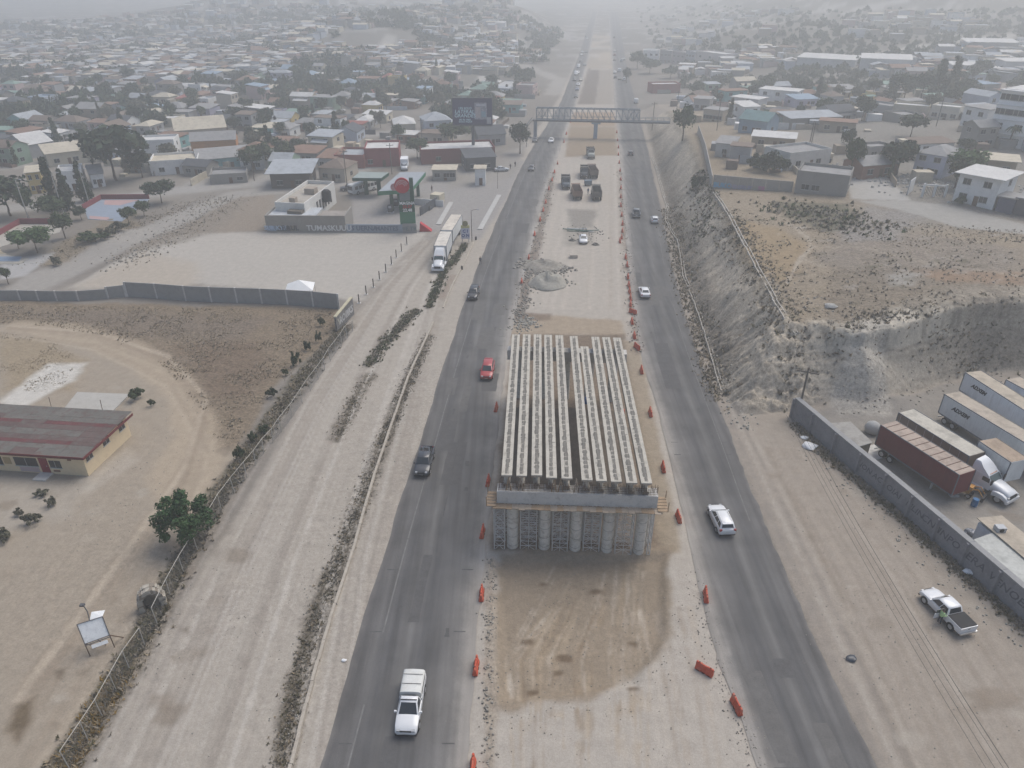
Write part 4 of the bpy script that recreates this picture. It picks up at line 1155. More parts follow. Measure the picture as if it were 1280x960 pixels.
def tractor_unit(label, loc, rz, group=None, sleeper=True):
    """long-nosed white semi tractor"""
    t = thing('semi_tractor', label, 'semi tractor', loc, rz, group); m = paint('white')
    # hood
    s = [(1.5,.98,.95,1.75,2.0),(2.2,.95,.9,1.62,1.86),(3.2,.86,.85,1.42,1.60),(3.62,.78,.85,1.25,1.38),(3.70,.66,.9,1.1,1.2)]
    MB().loft([ring(*q) for q in s]).build('hood', m, t, 45)
    for sx in (-1, 1):
        s = [(2.0,.28,.62,1.1,1.22),(2.5,.32,.80,1.28,1.38),(3.1,.30,.80,1.22,1.32),(3.72,.24,.55,.95,1.02)]
        MB().loft([[(p[0] + sx*.96, p[1], p[2]) for p in ring(*q)] for q in s]).build('fender', m, t, 45)
        MB().box(sx*.86-.16, sx*.86+.16, 3.60, 3.76, .98, 1.2).build('headlight', M_LAMP, t)
        MB().cyl((sx*.98, -.5, .72), (sx*.98, 1.1, .72), .33, n=14).build('fuel_tank', m, t, 40)
        MB().box(min(sx*1.15, sx*1.40), max(sx*1.15, sx*1.40), 1.62, 1.76, 1.85, 2.5).build('mirror', M_BLACK, t)
    # cab and sleeper
    bot = [(-1.15,-.9,.95),(1.15,-.9,.95),(1.12,1.62,.95),(-1.12,1.62,.95)]
    top = [(-1.12,-.9,2.55),(1.12,-.9,2.55),(1.02,1.05,2.62),(-1.02,1.05,2.62)]
    mid = [(-1.15,-.9,1.9),(1.15,-.9,1.9),(1.10,1.60,1.9),(-1.10,1.60,1.9)]
    MB().loft([list(reversed(bot)), list(reversed(mid)), list(reversed(top))]).build('cab', m, t, 45)
    # sloped roof fairing
    r0 = [(-1.08,-.88,2.55),(1.08,-.88,2.55),(1.0,1.02,2.62),(-1.0,1.02,2.62)]
    r1 = [(-1.0,-.86,3.35),(1.0,-.86,3.35),(.95,.15,3.30),(-.95,.15,3.30)]
    r2_ = [(-.85,-.84,3.72),(.85,-.84,3.72),(.75,-.35,3.70),(-.75,-.35,3.70)]
    MB().loft([list(reversed(r0)), list(reversed(r1)), list(reversed(r2_))]).build('roof_fairing', m, t, 50)
    MB().slab([(-.95,1.60,1.94),(.95,1.60,1.94),(.90,1.10,2.56),(-.90,1.10,2.56)], .03).build('windscreen', mat('truck_glass', (.05,.075,.075), .12), t)
    for sx in (-1, 1): MB().box(sx*1.13-.015, sx*1.13+.015, .55, 1.35, 1.85, 2.38).build('side_window', M_GLASS, t)
    MB().box(-.62,.62,3.66,3.76,.9,1.30).build('grille', M_BLACK, t)
    MB().box(-1.2,1.2,3.6,3.86,.45,.82).build('bumper', m, t)
    MB().box(-.42,.42,-3.4,3.2,.62,.93).build('frame', M_BLACK, t)
    MB().cyl((0,-2.3,.95),(0,-2.3,1.12),.5,n=14).build('fifth_wheel', M_BLACK, t, 40)
    for k in range(5): MB().box(-.6+k*.28,-.52+k*.28,.95,1.05,2.66,2.73).build('marker_light', M_ORANGEL, t)
    wheels(t, (-2.9, -1.65), 1.22, .52, .5); wheels(t, (2.75,), 1.20, .52, .32)
    return t
def trailer(label, loc, rz, L, hh=2.75, side=(.62,.64,.67), roof=(.52,.46,.38), group=None, logo=None, ribs=False, wheels_=True, z0=1.15, name='box_trailer', W=2.55, ribgap=1.0, legs=True):
    """origin at the front lower centre; the body runs back along -Y"""
    t = thing(name, label, 'trailer', loc, rz, group)
    ms = mat('trailer_side_%d' % int(sum(side)*1000), side, .55, .09, .5, stain=tuple(c*.72 for c in side), stain_amt=.45, stretch=(1, 1, .35))
    mr_ = mat('trailer_roof_%d' % int(sum(roof)*1000), roof, .8, .2, .35, stain=tuple(c*.62 for c in roof), stain_amt=.7)
    w_ = W / 2
    MB().box(-w_, w_, -L, 0, z0, z0 + hh).build('body', ms, t)
    MB().box(-w_ + .04, w_ - .04, -L + .04, -.04, z0 + hh, z0 + hh + .03).build('roof', mr_, t)
    for sx in (-1, 1):
        MB().box(sx*w_-.035, sx*w_+.035, -L-.02, .02, z0+hh-.03, z0+hh+.07).build('roof_rail', mat('rail_dark', (.13,.14,.16), .6, .2), t)
        MB().box(sx*w_-.03, sx*w_+.03, -L-.01, .01, z0-.06, z0+.10).build('side_rail', mat('rail_dark', (.13,.14,.16)), t)
    for sx in (-1, 1):
        for y in (.0, -L): MB().box(sx*w_-.05, sx*w_+.05, y-.05, y+.05, z0+.1, z0+hh-.03).build('corner_post', mat('rail_dark', (.13,.14,.16)), t)
    if ribs:
        y = -.25; mb = MB()
        while y > -L + .2:
            for sx in (-1, 1): mb.box(sx*w_-.02, sx*w_+.022, y-.05, y+.05, z0+.12, z0+hh-.06)
            y -= .28
        tag(mb.build('corrugation', ms, t), kind='stuff')
        y = -ribgap * .7
        while y > -L + .2:
            MB().box(-w_+.06, w_-.06, y-.035, y+.035, z0+hh+.03, z0+hh+.065).build('roof_rib', mat('rib_rust', (.10,.055,.045), .9), t); y -= ribgap
    else:
        y = -1.22
        while y > -L + .4:
            MB().box(-w_-.006, w_+.006, y-.012, y+.012, z0+.1, z0+hh-.03).build('panel_seam', mat('seam_grey', tuple(c*.8 for c in side), .6), t); y -= 1.22
    for sx in (-1, 1):
        dr = MB().box(min(sx*.03, sx*(w_-.05)), max(sx*.03, sx*(w_-.05)), -L-.03, -L, z0+.06, z0+hh-.06).build('rear_door', ms, t)
        MB().bar((sx*.45, -L-.05, z0+.1), (sx*.45, -L-.05, z0+hh-.1), .05).build('lock_rod', M_STEEL, dr)
    if logo:
        for sx in (-1, 1):
            o = link('lettering', txt_mesh(logo, .74, mat('logo_black', (.03,.03,.035), .6), .35, .004, .045), t)
            o.location = (sx * (w_ + .012), -L + 2.9, z0 + hh * .60); o.rotation_euler = (R(90), 0, R(90) * sx)
    mb = MB().box(-.45, .45, -L+.1, -.3, z0-.3, z0-.07); mb.build('frame', M_BLACK, t)
    if wheels_:
        wheels(t, (-L+1.2, -L+2.45), 1.24, .5, .5)
        MB().box(-1.1, 1.1, -L-.02, -L+.08, .45, .6).build('under_ride_bar', M_STEEL, t)
    if legs:
        for sx in (-.8, .8): MB().box(sx-.07, sx+.07, -2.9, -2.7, .02, z0-.06).build('landing_leg', M_STEEL, t)
    return t

def road_pose(px, py, fa, fb, toward):
    p = GT(px, py)
    c = lambda y: float(fa(y) + fb(y)) / 2
    dx = (c(p.y + 8) - c(p.y - 8)) / 16
    s = -1 if toward else 1
    z = .055 + .00012 * max(0, p.y)
    return (p.x, p.y, z), heading(dx * s, s)
def on_left(px, py): return road_pose(px, py, fL1, fR1, True)
def on_right(px, py): return road_pose(px, py, fL2, fR2, False)
# -- left road, coming towards the camera
l, r_ = on_left(514, 888); pickup('white pickup with white camper shell and roof bars, nearest on the left road', 'white', l, r_, crew=False, shell=True)
l, r_ = on_left(531, 583); pickup('dark pickup with silver rack in the open bed on the left road', 'dark', l, r_, crew=True, rack=True)
l, r_ = on_left(609.5, 468); suv('red car with black windscreen on the left road beside the girders', 'red', l, r_, rails=False)
l, r_ = on_left(592, 371); suv('black SUV on the left road beside the pedestrian', 'black', l, r_, rails=False)
l, r_ = on_left(664.5, 213); sedan('dark sedan alone on the left road before the dump trucks', 'dark', l, r_)
l, r_ = on_left(689, 178); sedan('white sedan on the left road just before the footbridge', 'white', l, r_)
# -- right road, going away
l, r_ = on_right(900, 655); suv('white SUV with dark rear window on the right road near the pier', 'white', l, r_ + R(6))
l, r_ = on_right(805, 369); sedan('silver white sedan on the right road beside the row of barriers', 'white', l, r_ + R(4))
l, r_ = on_right(795, 270); pickup('grey pickup on the right road beside the small white hatchback', 'grey', l, r_)
l, r_ = on_right(818, 278); hatch('small white hatchback on the outer right lane beside the grey pickup', 'white', l, r_)
l, r_ = on_right(788, 194); hatch('small dark car alone on the right road before the footbridge', 'dark', l, r_)
# -- far queues beyond the footbridge
qs = [(720,122,'dark',sedan),(721.5,113,'blue',hatch),(722.5,107,'white',sedan),(718,101,'dark',suv),(720,94,'white',van),(722.5,92,'white',sedan),(723,85,'silver',van),(725.5,78,'dark',suv),(731,82,'grey',sedan),
      (727,70,'white',hatch),(733,66,'dark',sedan),(728,66,'silver',sedan),(734,49,'white',sedan),(732,47,'grey',suv),(726,101,'beige',sedan)]
qn = ['first dark sedan beyond the footbridge in the left queue', 'blue hatchback behind the first dark sedan in the left queue', 'white sedan third in the left queue beyond the footbridge', 'dark SUV in the outer lane of the left queue',
      'taller white van in the middle of the left queue', 'white sedan beside the taller white van in the left queue', 'silver van behind the white van in the left queue', 'dark SUV at the rear of the left queue', 'grey sedan beside the dark soil strip in the left queue',
      'white hatchback at the far end of the left queue', 'dark sedan on the inner lane at the far end of the left queue', 'silver sedan beside the last white hatchback of the left queue', 'hazy white sedan far up the left road by itself', 'hazy grey SUV next to the farthest white sedan', 'beige sedan inside the left queue beside the dark SUV']
for (x, y, c, f), lab in zip(qs, qn):
    l, r_ = on_left(x, y); f(lab, c, l, r_, 'cars queuing on the left road beyond the footbridge')
qs = [(795,129,'white',van),(769,98,'dark',hatch),(768.5,92,'white',sedan),(774,90,'white',van),(774.5,100,'dark',sedan),(780,101,'silver',suv),(777,77,'white',pickup),(780,75,'silver',sedan),(768,76,'dark',sedan),(768,70,'red',hatch),(768.5,65,'white',sedan),(767.5,48,'dark',suv)]
qn = ['white van parked on the right road just past the footbridge', 'dark hatchback in the inner right lane past the footbridge', 'white sedan behind the dark hatchback on the right inner lane', 'tall white van in the middle of the right road group',
      'dark sedan in front of the tall white van on the right road', 'silver SUV at the right road side by the dark tree', 'white pickup stopped at the far right roadside', 'silver sedan stopped next to the far white pickup', 'dark sedan far up the inner right lane', 'red hatchback far up the inner right lane', 'white sedan farthest of the inner right lane trio', 'last dark SUV fading out on the right road']
for (x, y, c, f), lab in zip(qs, qn):
    l, r_ = on_right(x, y); f(lab, c, l, r_, 'cars on the right road beyond the footbridge')
# -- on the works
def put(px, py): p = GT(px, py); return (p.x, p.y, p.z + .01)
sedan('white car parked on the median beside loose pipes', 'white', put(729, 302), R(176))
dump_truck('dark dump truck with raised tail facing the camera, leftmost on the median', put(707, 233), R(178), (.10, .12, .14), (.09, .09, .09))
dump_truck('brown dump truck seen from its bed beside the dark dump truck', put(720, 246), R(2), (.30, .30, .30), (.19, .12, .09))
dump_truck('dump truck with a white tailgate, right of the median machines', put(745, 247), R(-2), (.42, .42, .40), (.12, .11, .10))
dump_truck('brown loaded dump truck behind the white tailgate truck', put(740, 220), R(3), (.62, .62, .60), (.17, .125, .10))
dump_truck('small dark dump truck farthest of the median machines', put(738, 196), R(178), (.35, .36, .33), (.10, .095, .085))
dump_truck('dark dump truck left of the brown loaded one', put(730, 220), R(175), (.08, .085, .09), (.12, .11, .10))
# -- gas station and roadside
box_truck('white box truck parked behind the gas station canopy', 'white', put(506, 211), R(185))
bus('white bus standing by the dark green station pump block', put(455, 240), R(140))
pickup('dark pickup parked behind the white parapet building', 'dark', put(437, 238), R(100))
sedan('pale sedan parked beside the left road under the billboard', 'silver', put(627, 214), R(-80))
sedan('dark car standing at the left roadside near the footbridge stairs', 'dark', put(669, 177), R(172))
# double semi
P0 = GT(547.0, 341.5); P1 = G(566, 268, 4.05)
dv = Vector((P0.x - P1.x, P0.y - P1.y, 0)).normalized(); rz = heading(dv.x, dv.y)
tractor_unit('white semi tractor at the head of the double trailer by the gas station', (P0.x - dv.x*3.8, P0.y - dv.y*3.8, .02), rz)
q = P0 - dv * 5.1
trailer('front white trailer of the roadside double semi', (q.x, q.y, .02), rz, 9.2, roof=(.56, .52, .46), side=(.60, .61, .61), group=None)
q = P0 - dv * 15.3
trailer('rear white trailer of the roadside double semi', (q.x, q.y, .02), rz + R(-4), 11.5, roof=(.55, .50, .43), side=(.62, .63, .62))
# ------------------------------------------------------------------ building kit
M_WIN = mat('window_dark', (.030, .034, .038), .25, .2, 1)
M_FRAME = mat('window_frame', (.40, .40, .38), .7, .1, 1)
def wallmat(name, rgb, st=.35, var=.10): return mat('wall_' + name, rgb, .9, var, .35, stain=tuple(c * .66 for c in rgb), stain_amt=st)
def roofmat(name, rgb, st=.6, var=.18): return mat('roof_' + name, rgb, .85, var, .3, stain=tuple(c * .6 for c in rgb), stain_amt=st)
M_BLOCK = wallmat('block_grey', (.27, .255, .235))
M_DOOR = mat('door_brown', (.12, .07, .045), .7, .2, 1)
def opening(t, name, m, side, w_, d_, u, z, ww, hh, frame=True):
    """window or door on a side of a w_ x d_ box (side 0 front -y, 1 right +x, 2 back, 3 left)"""
    o = MB(); f = .05
    def bx(u0, u1, za, zb, p):
        if side == 0: o.box(u0, u1, -d_/2 - p, -d_/2 + .05, za, zb)
        elif side == 2: o.box(u0, u1, d_/2 - .05, d_/2 + p, za, zb)
        elif side == 1: o.box(w_/2 - .05, w_/2 + p, u0, u1, za, zb)
        else: o.box(-w_/2 - p, -w_/2 + .05, u0, u1, za, zb)
    bx(u - ww/2, u + ww/2, z, z + hh, .02)
    p = o.build(name, m, t)
    if frame:
        o = MB()
        bx(u - ww/2 - .09, u + ww/2 + .09, z - .12, z - .002, .09); bx(u - ww/2 - .09, u + ww/2 + .09, z + hh + .002, z + hh + .10, .06)
        bx(u - .025, u + .025, z, z + hh, .045)
        o.build('window_frame' if name == 'window' else 'door_frame', M_FRAME, p)
    return p
def house(label, loc, rz, w_, d_, h, wall, roof, style='flat', wins=((0, .25), (0, -.25), (1, 0)), storeys=1, door=True, group=None, cat='house', name='house', tank=False, awning=False, over=.35, ov=None):
    t = thing(name, label, cat, loc, rz, group)
    mb = MB().box(-w_/2, w_/2, -d_/2, d_/2, -1.2, h)
    if style == 'gable':
        mb.add([(-w_/2, -d_/2, h), (-w_/2, d_/2, h), (-w_/2, 0, h + d_*.22)], [(0, 2, 1)]); mb.add([(w_/2, -d_/2, h), (w_/2, d_/2, h), (w_/2, 0, h + d_*.22)], [(0, 1, 2)])
    if style == 'parapet':
        mb = MB().box(-w_/2, w_/2, -d_/2, d_/2, -1.2, h - .7)
        for a in ((-w_/2, w_/2, -d_/2, -d_/2 + .18), (-w_/2, w_/2, d_/2 - .18, d_/2), (-w_/2, -w_/2 + .18, -d_/2 + .18, d_/2 - .18), (w_/2 - .18, w_/2, -d_/2 + .18, d_/2 - .18)):
            mb.box(*a, h - .7, h)
    mb.build('wall', wall, t)
    if style == 'flat':
        r_ = MB().box(-w_/2 - over, w_/2 + over, -d_/2 - over, d_/2 + over, h + .003, h + .18).build('roof', roof, t)
    elif style == 'parapet':
        r_ = MB().box(-w_/2 + .185, w_/2 - .185, -d_/2 + .185, d_/2 - .185, h - .69, h - .62).build('roof', roof, t)
    elif style == 'mono':
        r_ = MB().slab([(-w_/2 - over, -d_/2 - over, h + .12), (w_/2 + over, -d_/2 - over, h + .12), (w_/2 + over, d_/2 + over, h + .12 + d_*.10), (-w_/2 - over, d_/2 + over, h + .12 + d_*.10)], .1).build('roof', roof, t)
        MB().add([(-w_/2, d_/2, h), (w_/2, d_/2, h), (w_/2, d_/2, h + d_*.09), (-w_/2, d_/2, h + d_*.09)], [(0, 1, 2, 3)])
    elif style == 'hip':
        e = over; k = min(w_, d_) * .45
        b = [(-w_/2-e, -d_/2-e, h+.003), (w_/2+e, -d_/2-e, h+.003), (w_/2+e, d_/2+e, h+.003), (-w_/2-e, d_/2+e, h+.003)]
        u = [(-w_/2+k, -d_/2+k*.98, h+k*.5), (w_/2-k, -d_/2+k*.98, h+k*.5), (w_/2-k, d_/2-k*.98, h+k*.5), (-w_/2+k, d_/2-k*.98, h+k*.5)]
        r_ = MB().frustum(b, u).build('roof', roof, t)
    else:
        g = d_ * .22; e = over; mb = MB()
        for s in (-1, 1):
            P = [(-w_/2-e, s*(d_/2+e), h - e*.44 + .03), (w_/2+e, s*(d_/2+e), h - e*.44 + .03), (w_/2+e, 0, h + g + .05), (-w_/2-e, 0, h + g + .05)]
            mb.slab(P if s < 0 else P[::-1], .08)
        r_ = mb.build('roof', roof, t)
    hs = (h - (.7 if style == 'parapet' else 0)) / storeys
    for st in range(storeys):
        for side, u in wins:
            ext = w_ if side in (0, 2) else d_
            if ext < 3: continue
            opening(t, 'window', M_WIN, side, w_, d_, u * ext, st * hs + min(1.0, hs * .38), min(1.5, ext * .22), min(1.15, hs * .4))
    if door: opening(t, 'door', M_DOOR, 0, w_, d_, w_ * .05, 0.02, .95, min(2.05, hs * .8), False)
    if awning: MB().slab([(-w_*.3, -d_/2 - 2.0, h*.72), (w_*.35, -d_/2 - 2.0, h*.72), (w_*.35, -d_/2 + .02, h*.84), (-w_*.3, -d_/2 + .02, h*.84)], .06).build('awning', roof, t)
    if tank:
        zt = h + .18 if style == 'flat' else h - .62
        if style in ('flat', 'parapet'):
            MB().lathe([(.5, zt), (.55, zt + .2), (.55, zt + .95), (.35, zt + 1.2), (.18, zt + 1.25)], 12, (w_*.25, d_*.2)).build('water_tank', M_BLACK, t, 40)
    return t
# a box house whose front face runs between two pixels at its base
def house_px(label, p0, p1, d_, h, wall, roof, z=None, **k):
    A = GT(*p0); B = GT(*p1)
    z = min(A.z, B.z) if z is None else z
    v = Vector((B.x - A.x, B.y - A.y, 0)); L = v.length; n = Vector((-v.y, v.x, 0)).normalized()
    c = (A + B) / 2 + n * d_ / 2
    return house(label, (c.x, c.y, z), math.atan2(v.y, v.x), L, d_, h, wall, roof, **k)

# ------------------------------------------------------------------ low cream building on the left with a striped tin roof
def school():
    N_ = G(111, 595); F = G(164.5, 544.5); Lf = G(0, 587.5)
    dx = (Lf - N_); dx.z = 0; dx.normalize()
    D = (F - N_).length; dy = (F - N_).normalized()
    Lt = 30.0
    # local frame: x runs right (towards N), front at y=0, back at y=D
    t = thing('low_building', 'long cream building with red and grey striped tin roof and red door', 'building', (N_.x, N_.y, 0), 0)
    T = Matrix(((-dx.x, dy.x, 0, 0), (-dx.y, dy.y, 0, 0), (0, 0, 1, 0), (0, 0, 0, 1)))
    cream = mat('cream_plaster', (.64, .52, .35), .9, .06, .4, stain=(.53, .42, .28), stain_amt=.5)
    M_RR = mat('roof_sheet_red', (.125, .050, .050), .7, .22, .5, stain=(.10, .075, .07), stain_amt=.7, stretch=(1, .5, 1))
    M_RG = mat('roof_sheet_grey', (.135, .128, .115), .75, .24, .5, stain=(.115, .07, .062), stain_amt=.7)
    M_RM = mat('roof_sheet_mixed', (.115, .082, .075), .75, .24, .5, stain=(.13, .125, .112), stain_amt=.7)
    hf, hb = 3.05, 3.35
    mb = MB(); mb.M = T
    mb.frustum([(-Lt, 0, -.2), (0, 0, -.2), (0, D, -.2), (-Lt, D, -.2)], [(-Lt, 0, hf), (0, 0, hf), (0, D, hb), (-Lt, D, hb)])
    mb.build('wall', cream, t)
    rows = [(-.55, .09, M_RG), (.09, .19, M_RG), (.19, .27, M_RR), (.27, .38, M_RM), (.38, .52, M_RG), (.52, .64, M_RM), (.64, .72, M_RR), (.72, .84, M_RG), (.84, 1.06, M_RG)]
    r3 = random.Random(8)
    for v0, v1, m in rows:
        y0 = v0 * D if v0 > 0 else -.6; y1 = v1 * D
        x = -Lt - .5
        while x < .6:
            x1 = min(x + 3.1, .65)
            zz = lambda y: hf + .06 + (hb - hf) * y / D + r3.uniform(0, .025)
            mb = MB(); mb.M = T
            mb.slab([(x + .01, y0 + .01, zz(y0)), (x1 - .01, y0 + .01, zz(y0)), (x1 - .01, y1 - .01, zz(y1)), (x + .01, y1 - .01, zz(y1))], .045)
            mb.build('roof_sheet', m if r3.random() < .8 else M_RM, t)
            x = x1
    fas = mat('fascia_red', (.155, .045, .045), .7, .15, 1)
    mb = MB(); mb.M = T; mb.box(-Lt - .5, .62, -.66, -.60, hf - .22, hf + .12); mb.build('fascia', fas, t)
    mb = MB(); mb.M = T; mb.box(.65, .71, -.66, D * 1.06, hf - .20, hf + .12); mb.build('fascia', fas, t)
    def at(px, py):   # metres left of the corner along the front, from a pixel at the base line
        return (G(px, py) - N_).dot(dx)
    def front(name, x0, x1, z0, z1, m, p=.05, par=None):
        mb = MB(); mb.M = T; mb.box(-x1, -x0, -p, .02, z0, z1); return mb.build(name, m, par or t)
    wz = [(25, 53, .95, 2.15), (71, 84, .95, 1.95), (-20, 6, .9, 2.2), (-62, -34, .95, 2.15)]
    for a, b, z0, z1 in wz:
        x1, x0 = at(a, 588), at(b, 590)
        w1 = front('window', x0, x1, z0, z1, M_WIN, .03)
        front('window_frame', x0 - .06, x1 + .06, z0 - .1, z0 - .003, M_FRAME, .09, w1)
        k = max(2, int((x1 - x0) / 1.0))
        for i in range(1, k): front('window_frame', x0 + (x1-x0)*i/k - .025, x0 + (x1-x0)*i/k + .025, z0, z1, M_FRAME, .045, w1)
    d_ = front('door', at(68, 589), at(57, 589), .12, 2.25, mat('red_door', (.22, .03, .04), .6, .15, 1), .05)
    front('handle', at(66, 589), at(65.3, 589), 1.05, 1.2, M_CHROME, .10, d_)
    front('painted_panel', at(53, 589.5), at(28, 588.5), .1, .93, mat('pink_panel', (.42, .33, .33), .9, .1), .012)
    front('shutter', at(20, 588), at(11, 587.5), 1.05, 2.0, mat('shutter_tan', (.36, .27, .15), .8, .15), .04)
    front('vent', at(97, 593), at(92, 593), 2.1, 2.5, mat('vent_rust', (.22, .12, .08)), .05)
    front('meter_box', at(79, 591), at(71, 590.5), .35, .6, mat('vent_rust', (.22, .12, .08)), .06)
    mb = MB(); mb.M = T; mb.box(-at(54, 589), -at(70, 590), -1.5, -.06, -.1, .16); mb.build('door_step', M_CAP, t)
    for v in (.10, .47, .84):
        mb = MB(); mb.M = T; mb.box(-.02, .035, v * D - .4, v * D + .75, 1.75, 2.75); w1 = mb.build('window', M_WIN, t)
        mb = MB(); mb.M = T; mb.box(-.02, .06, v * D - .5, v * D + .85, 1.64, 1.745); mb.build('window_frame', M_FRAME, w1)
        mb = MB(); mb.M = T; mb.box(-.02, .05, v * D + .15, v * D + .2, 1.75, 2.75); mb.build('window_frame', M_FRAME, w1)
    sl = gl([(80, 512), (97, 491), (162.5, 493.5), (141, 515)])
    o = MB().prism(sl, -.1, .14).build('concrete_pad', mat('pad_concrete', (.38, .365, .335), .9, .1, .6, stain=(.3, .28, .25), stain_amt=.4), None)
    tag(o, 'bare grey concrete pad behind the cream building', 'concrete slab')
    for px, py, h_ in ((65, 512, 2.0), (129, 517, 2.2)):
        p = G(px, py); tag(MB().bar((p.x, p.y, -.1), (p.x + .2, p.y, h_), .07).build('steel_post', M_REBAR), 'thin rusty post standing %s' % ('left of the concrete pad' if px < 100 else 'at the concrete pad front edge'), 'post')
school()

# ------------------------------------------------------------------ concrete panel wall, graffiti end wall
M_PANEL = mat('panel_wall_grey', (.285, .28, .27), .9, .1, .5, stain=(.22, .215, .205), stain_amt=.5)
def panel_wall(label, pts, hs, name='panel_wall', th=.16, m=M_PANEL, posts=True, cat='wall'):
    p0 = G(*pts[0]); t = thing(name, label, cat, (p0.x, p0.y, p0.z))
    W = [GT(*q) for q in pts]
    for k, (a, b) in enumerate(zip(W, W[1:])):
        v = Vector((b.x - a.x, b.y - a.y, 0)); n = Vector((-v.y, v.x, 0)).normalized() * th / 2; u = v.normalized() * .03
        a_, b_ = a - p0, b - p0
        h0, h1 = hs[k] if isinstance(hs[k], tuple) else (hs[k], hs[k])
        MB().frustum([a_+u-n+Vector((0,0,-.4)), b_-u-n+Vector((0,0,-.4)), b_-u+n+Vector((0,0,-.4)), a_+u+n+Vector((0,0,-.4))],
                     [a_+u-n+Vector((0,0,h0)), b_-u-n+Vector((0,0,h1)), b_-u+n+Vector((0,0,h1)), a_+u+n+Vector((0,0,h0))]).build('panel', m, t)
    if posts:
        for k, a in enumerate(W):
            h = hs[min(k, len(hs) - 1)]; h = h[0] if isinstance(h, tuple) else h
            q = a - p0
            MB().box(q.x - .14, q.x + .14, q.y - .14, q.y + .14, -.4, q.z + h + .06).build('post', M_CAP, t)
    return t
panel_wall('lower left run of the grey concrete panel wall beside the dirt lane', [(-60,376),(-25,375.5),(0,375),(26,375),(49,375.5),(72,376),(99,376),(136,373.5),(158,371)], [1.9]*7 + [2.3])
panel_wall('taller right run of the grey concrete panel wall behind the brown field', [(160,371),(197,373),(233,376),(265,377.5),(297,378.5),(328,379.5),(360,381),(392,383),(424,386.5)], [2.9]*8)
def graffiti_wall():
    a = G(442, 392.5); b = G(421, 415); t = thing('graffiti_wall', 'short end wall with yellow top and dark graffiti beside the frontage track', 'wall', (a.x, a.y, 0))
    v = (b - a); L = v.length; u = v.normalized(); n = Vector((u.y, -u.x, 0))     # n faces the road side
    if n.x < 0: n = -n
    def fr(s, z, o): q = u * s + n * o; return (q.x, q.y, z)
    MB().frustum([fr(0,-.3,-.15), fr(L,-.3,-.15), fr(L,-.3,.15), fr(0,-.3,.15)], [fr(0,3.1,-.15), fr(L,2.6,-.15), fr(L,2.6,.15), fr(0,3.1,.15)]).build('wall_body', mat('graffiti_base', (.19, .185, .18), .85, .5, 1.6, stain=(.06, .06, .065), stain_amt=.9), t)
    MB().frustum([fr(-.05,3.11,-.32), fr(L*.98,2.61,-.32), fr(L*.98,2.61,.2), fr(-.05,3.11,.2)], [fr(-.05,3.25,-.32), fr(L*.98,2.75,-.32), fr(L*.98,2.75,.2), fr(-.05,3.25,.2)]).build('coping', mat('coping_yellow', (.46, .42, .30), .85, .2, 1), t)
    for s, txt, c in ((L*.26, 'MKS', (.42, .42, .42)), (L*.60, 'ROE', (.34, .34, .42)), (L*.84, 'V', (.40, .39, .34))):
        o = link('lettering', txt_mesh(txt, 1.7, mat('spray_%d' % int(c[2]*100), c, .8, .2), 0, .004, .07), t)
        q = u * s + n * .158; o.location = (q.x, q.y, 1.35); o.rotation_euler = (R(90), 0, math.atan2(u.y, u.x) if (u.x*n.y - u.y*n.x) < 0 else math.atan2(-u.y, -u.x))
graffiti_wall()

# ------------------------------------------------------------------ chain link fence along the weeds
def mesh_fence():
    base = [(441,414),(420,441),(398,474),(378,504),(352,540),(330,567),(309,597),(277,637),(262,662),(247,688),(230,716),(213,744),(197,780),(181,806),(162,836),(146,864),(128,895),(110,925),(88,962)]
    W = [G(*q) for q in base]; p0 = W[0]
    t = thing('wire_fence', 'sagging chain link fence with pale top rail along the weed strip', 'fence', (p0.x, p0.y, 0))
    pts = [W[0]]
    for a, b in zip(W, W[1:]):
        L = (b - a).length; k = max(1, round(L / 3.0))
        for i in range(1, k + 1): pts.append(a + (b - a) * (i / k))
    M_RAIL = mat('pale_fence_pipe', (.40, .38, .34), .7, .2, 2)
    h = 2.15; r3 = random.Random(2)
    tops = []
    for p in pts:
        q = p - p0; lean = Vector((r3.uniform(-.18, .1), r3.uniform(-.1, .1), h + r3.uniform(-.1, .1)))
        tops.append(q + lean)
        MB().bar((q.x, q.y, -.2), tuple(q + lean), .075).build('fence_post', M_RAIL, t)
    for a, b in zip(tops, tops[1:]):
        if r3.random() < .93: MB().bar(tuple(a), tuple(b), .055).build('top_rail', M_RAIL, t)
    mb = MB()
    for (a, b), (c, d_) in zip(zip(tops, tops[1:]), zip(pts, pts[1:])):
        if r3.random() < .12: continue
        lo0, lo1 = c - p0 + Vector((0, 0, .05)), d_ - p0 + Vector((0, 0, .05))
        k = 9
        for i in range(k):
            f0, f1 = i / k, (i + 1) / k
            for s0, s1 in ((0, 1), (1, 0)):
                # a coarse diamond of wire
                for j in range(6):
                    z0, z1 = j / 6, (j + 1) / 6
                    g0, g1 = (f0, f1) if (s0 + j) % 2 == 0 else (f1, f0)
                    P = (lo0 + (lo1 - lo0) * g0) * (1 - z0) + (a + (b - a) * g0) * z0
                    Q = (lo0 + (lo1 - lo0) * g1) * (1 - z1) + (a + (b - a) * g1) * z1
                    w_ = Vector((.008, 0, .0))
                    mb.add([P - w_, P + w_, Q + w_, Q - w_], [(0, 1, 2, 3)])
    tag(mb.build('wire_mesh', mat('wire_grey', (.22, .215, .2), .7, .2, 2), t), kind='stuff')
mesh_fence()
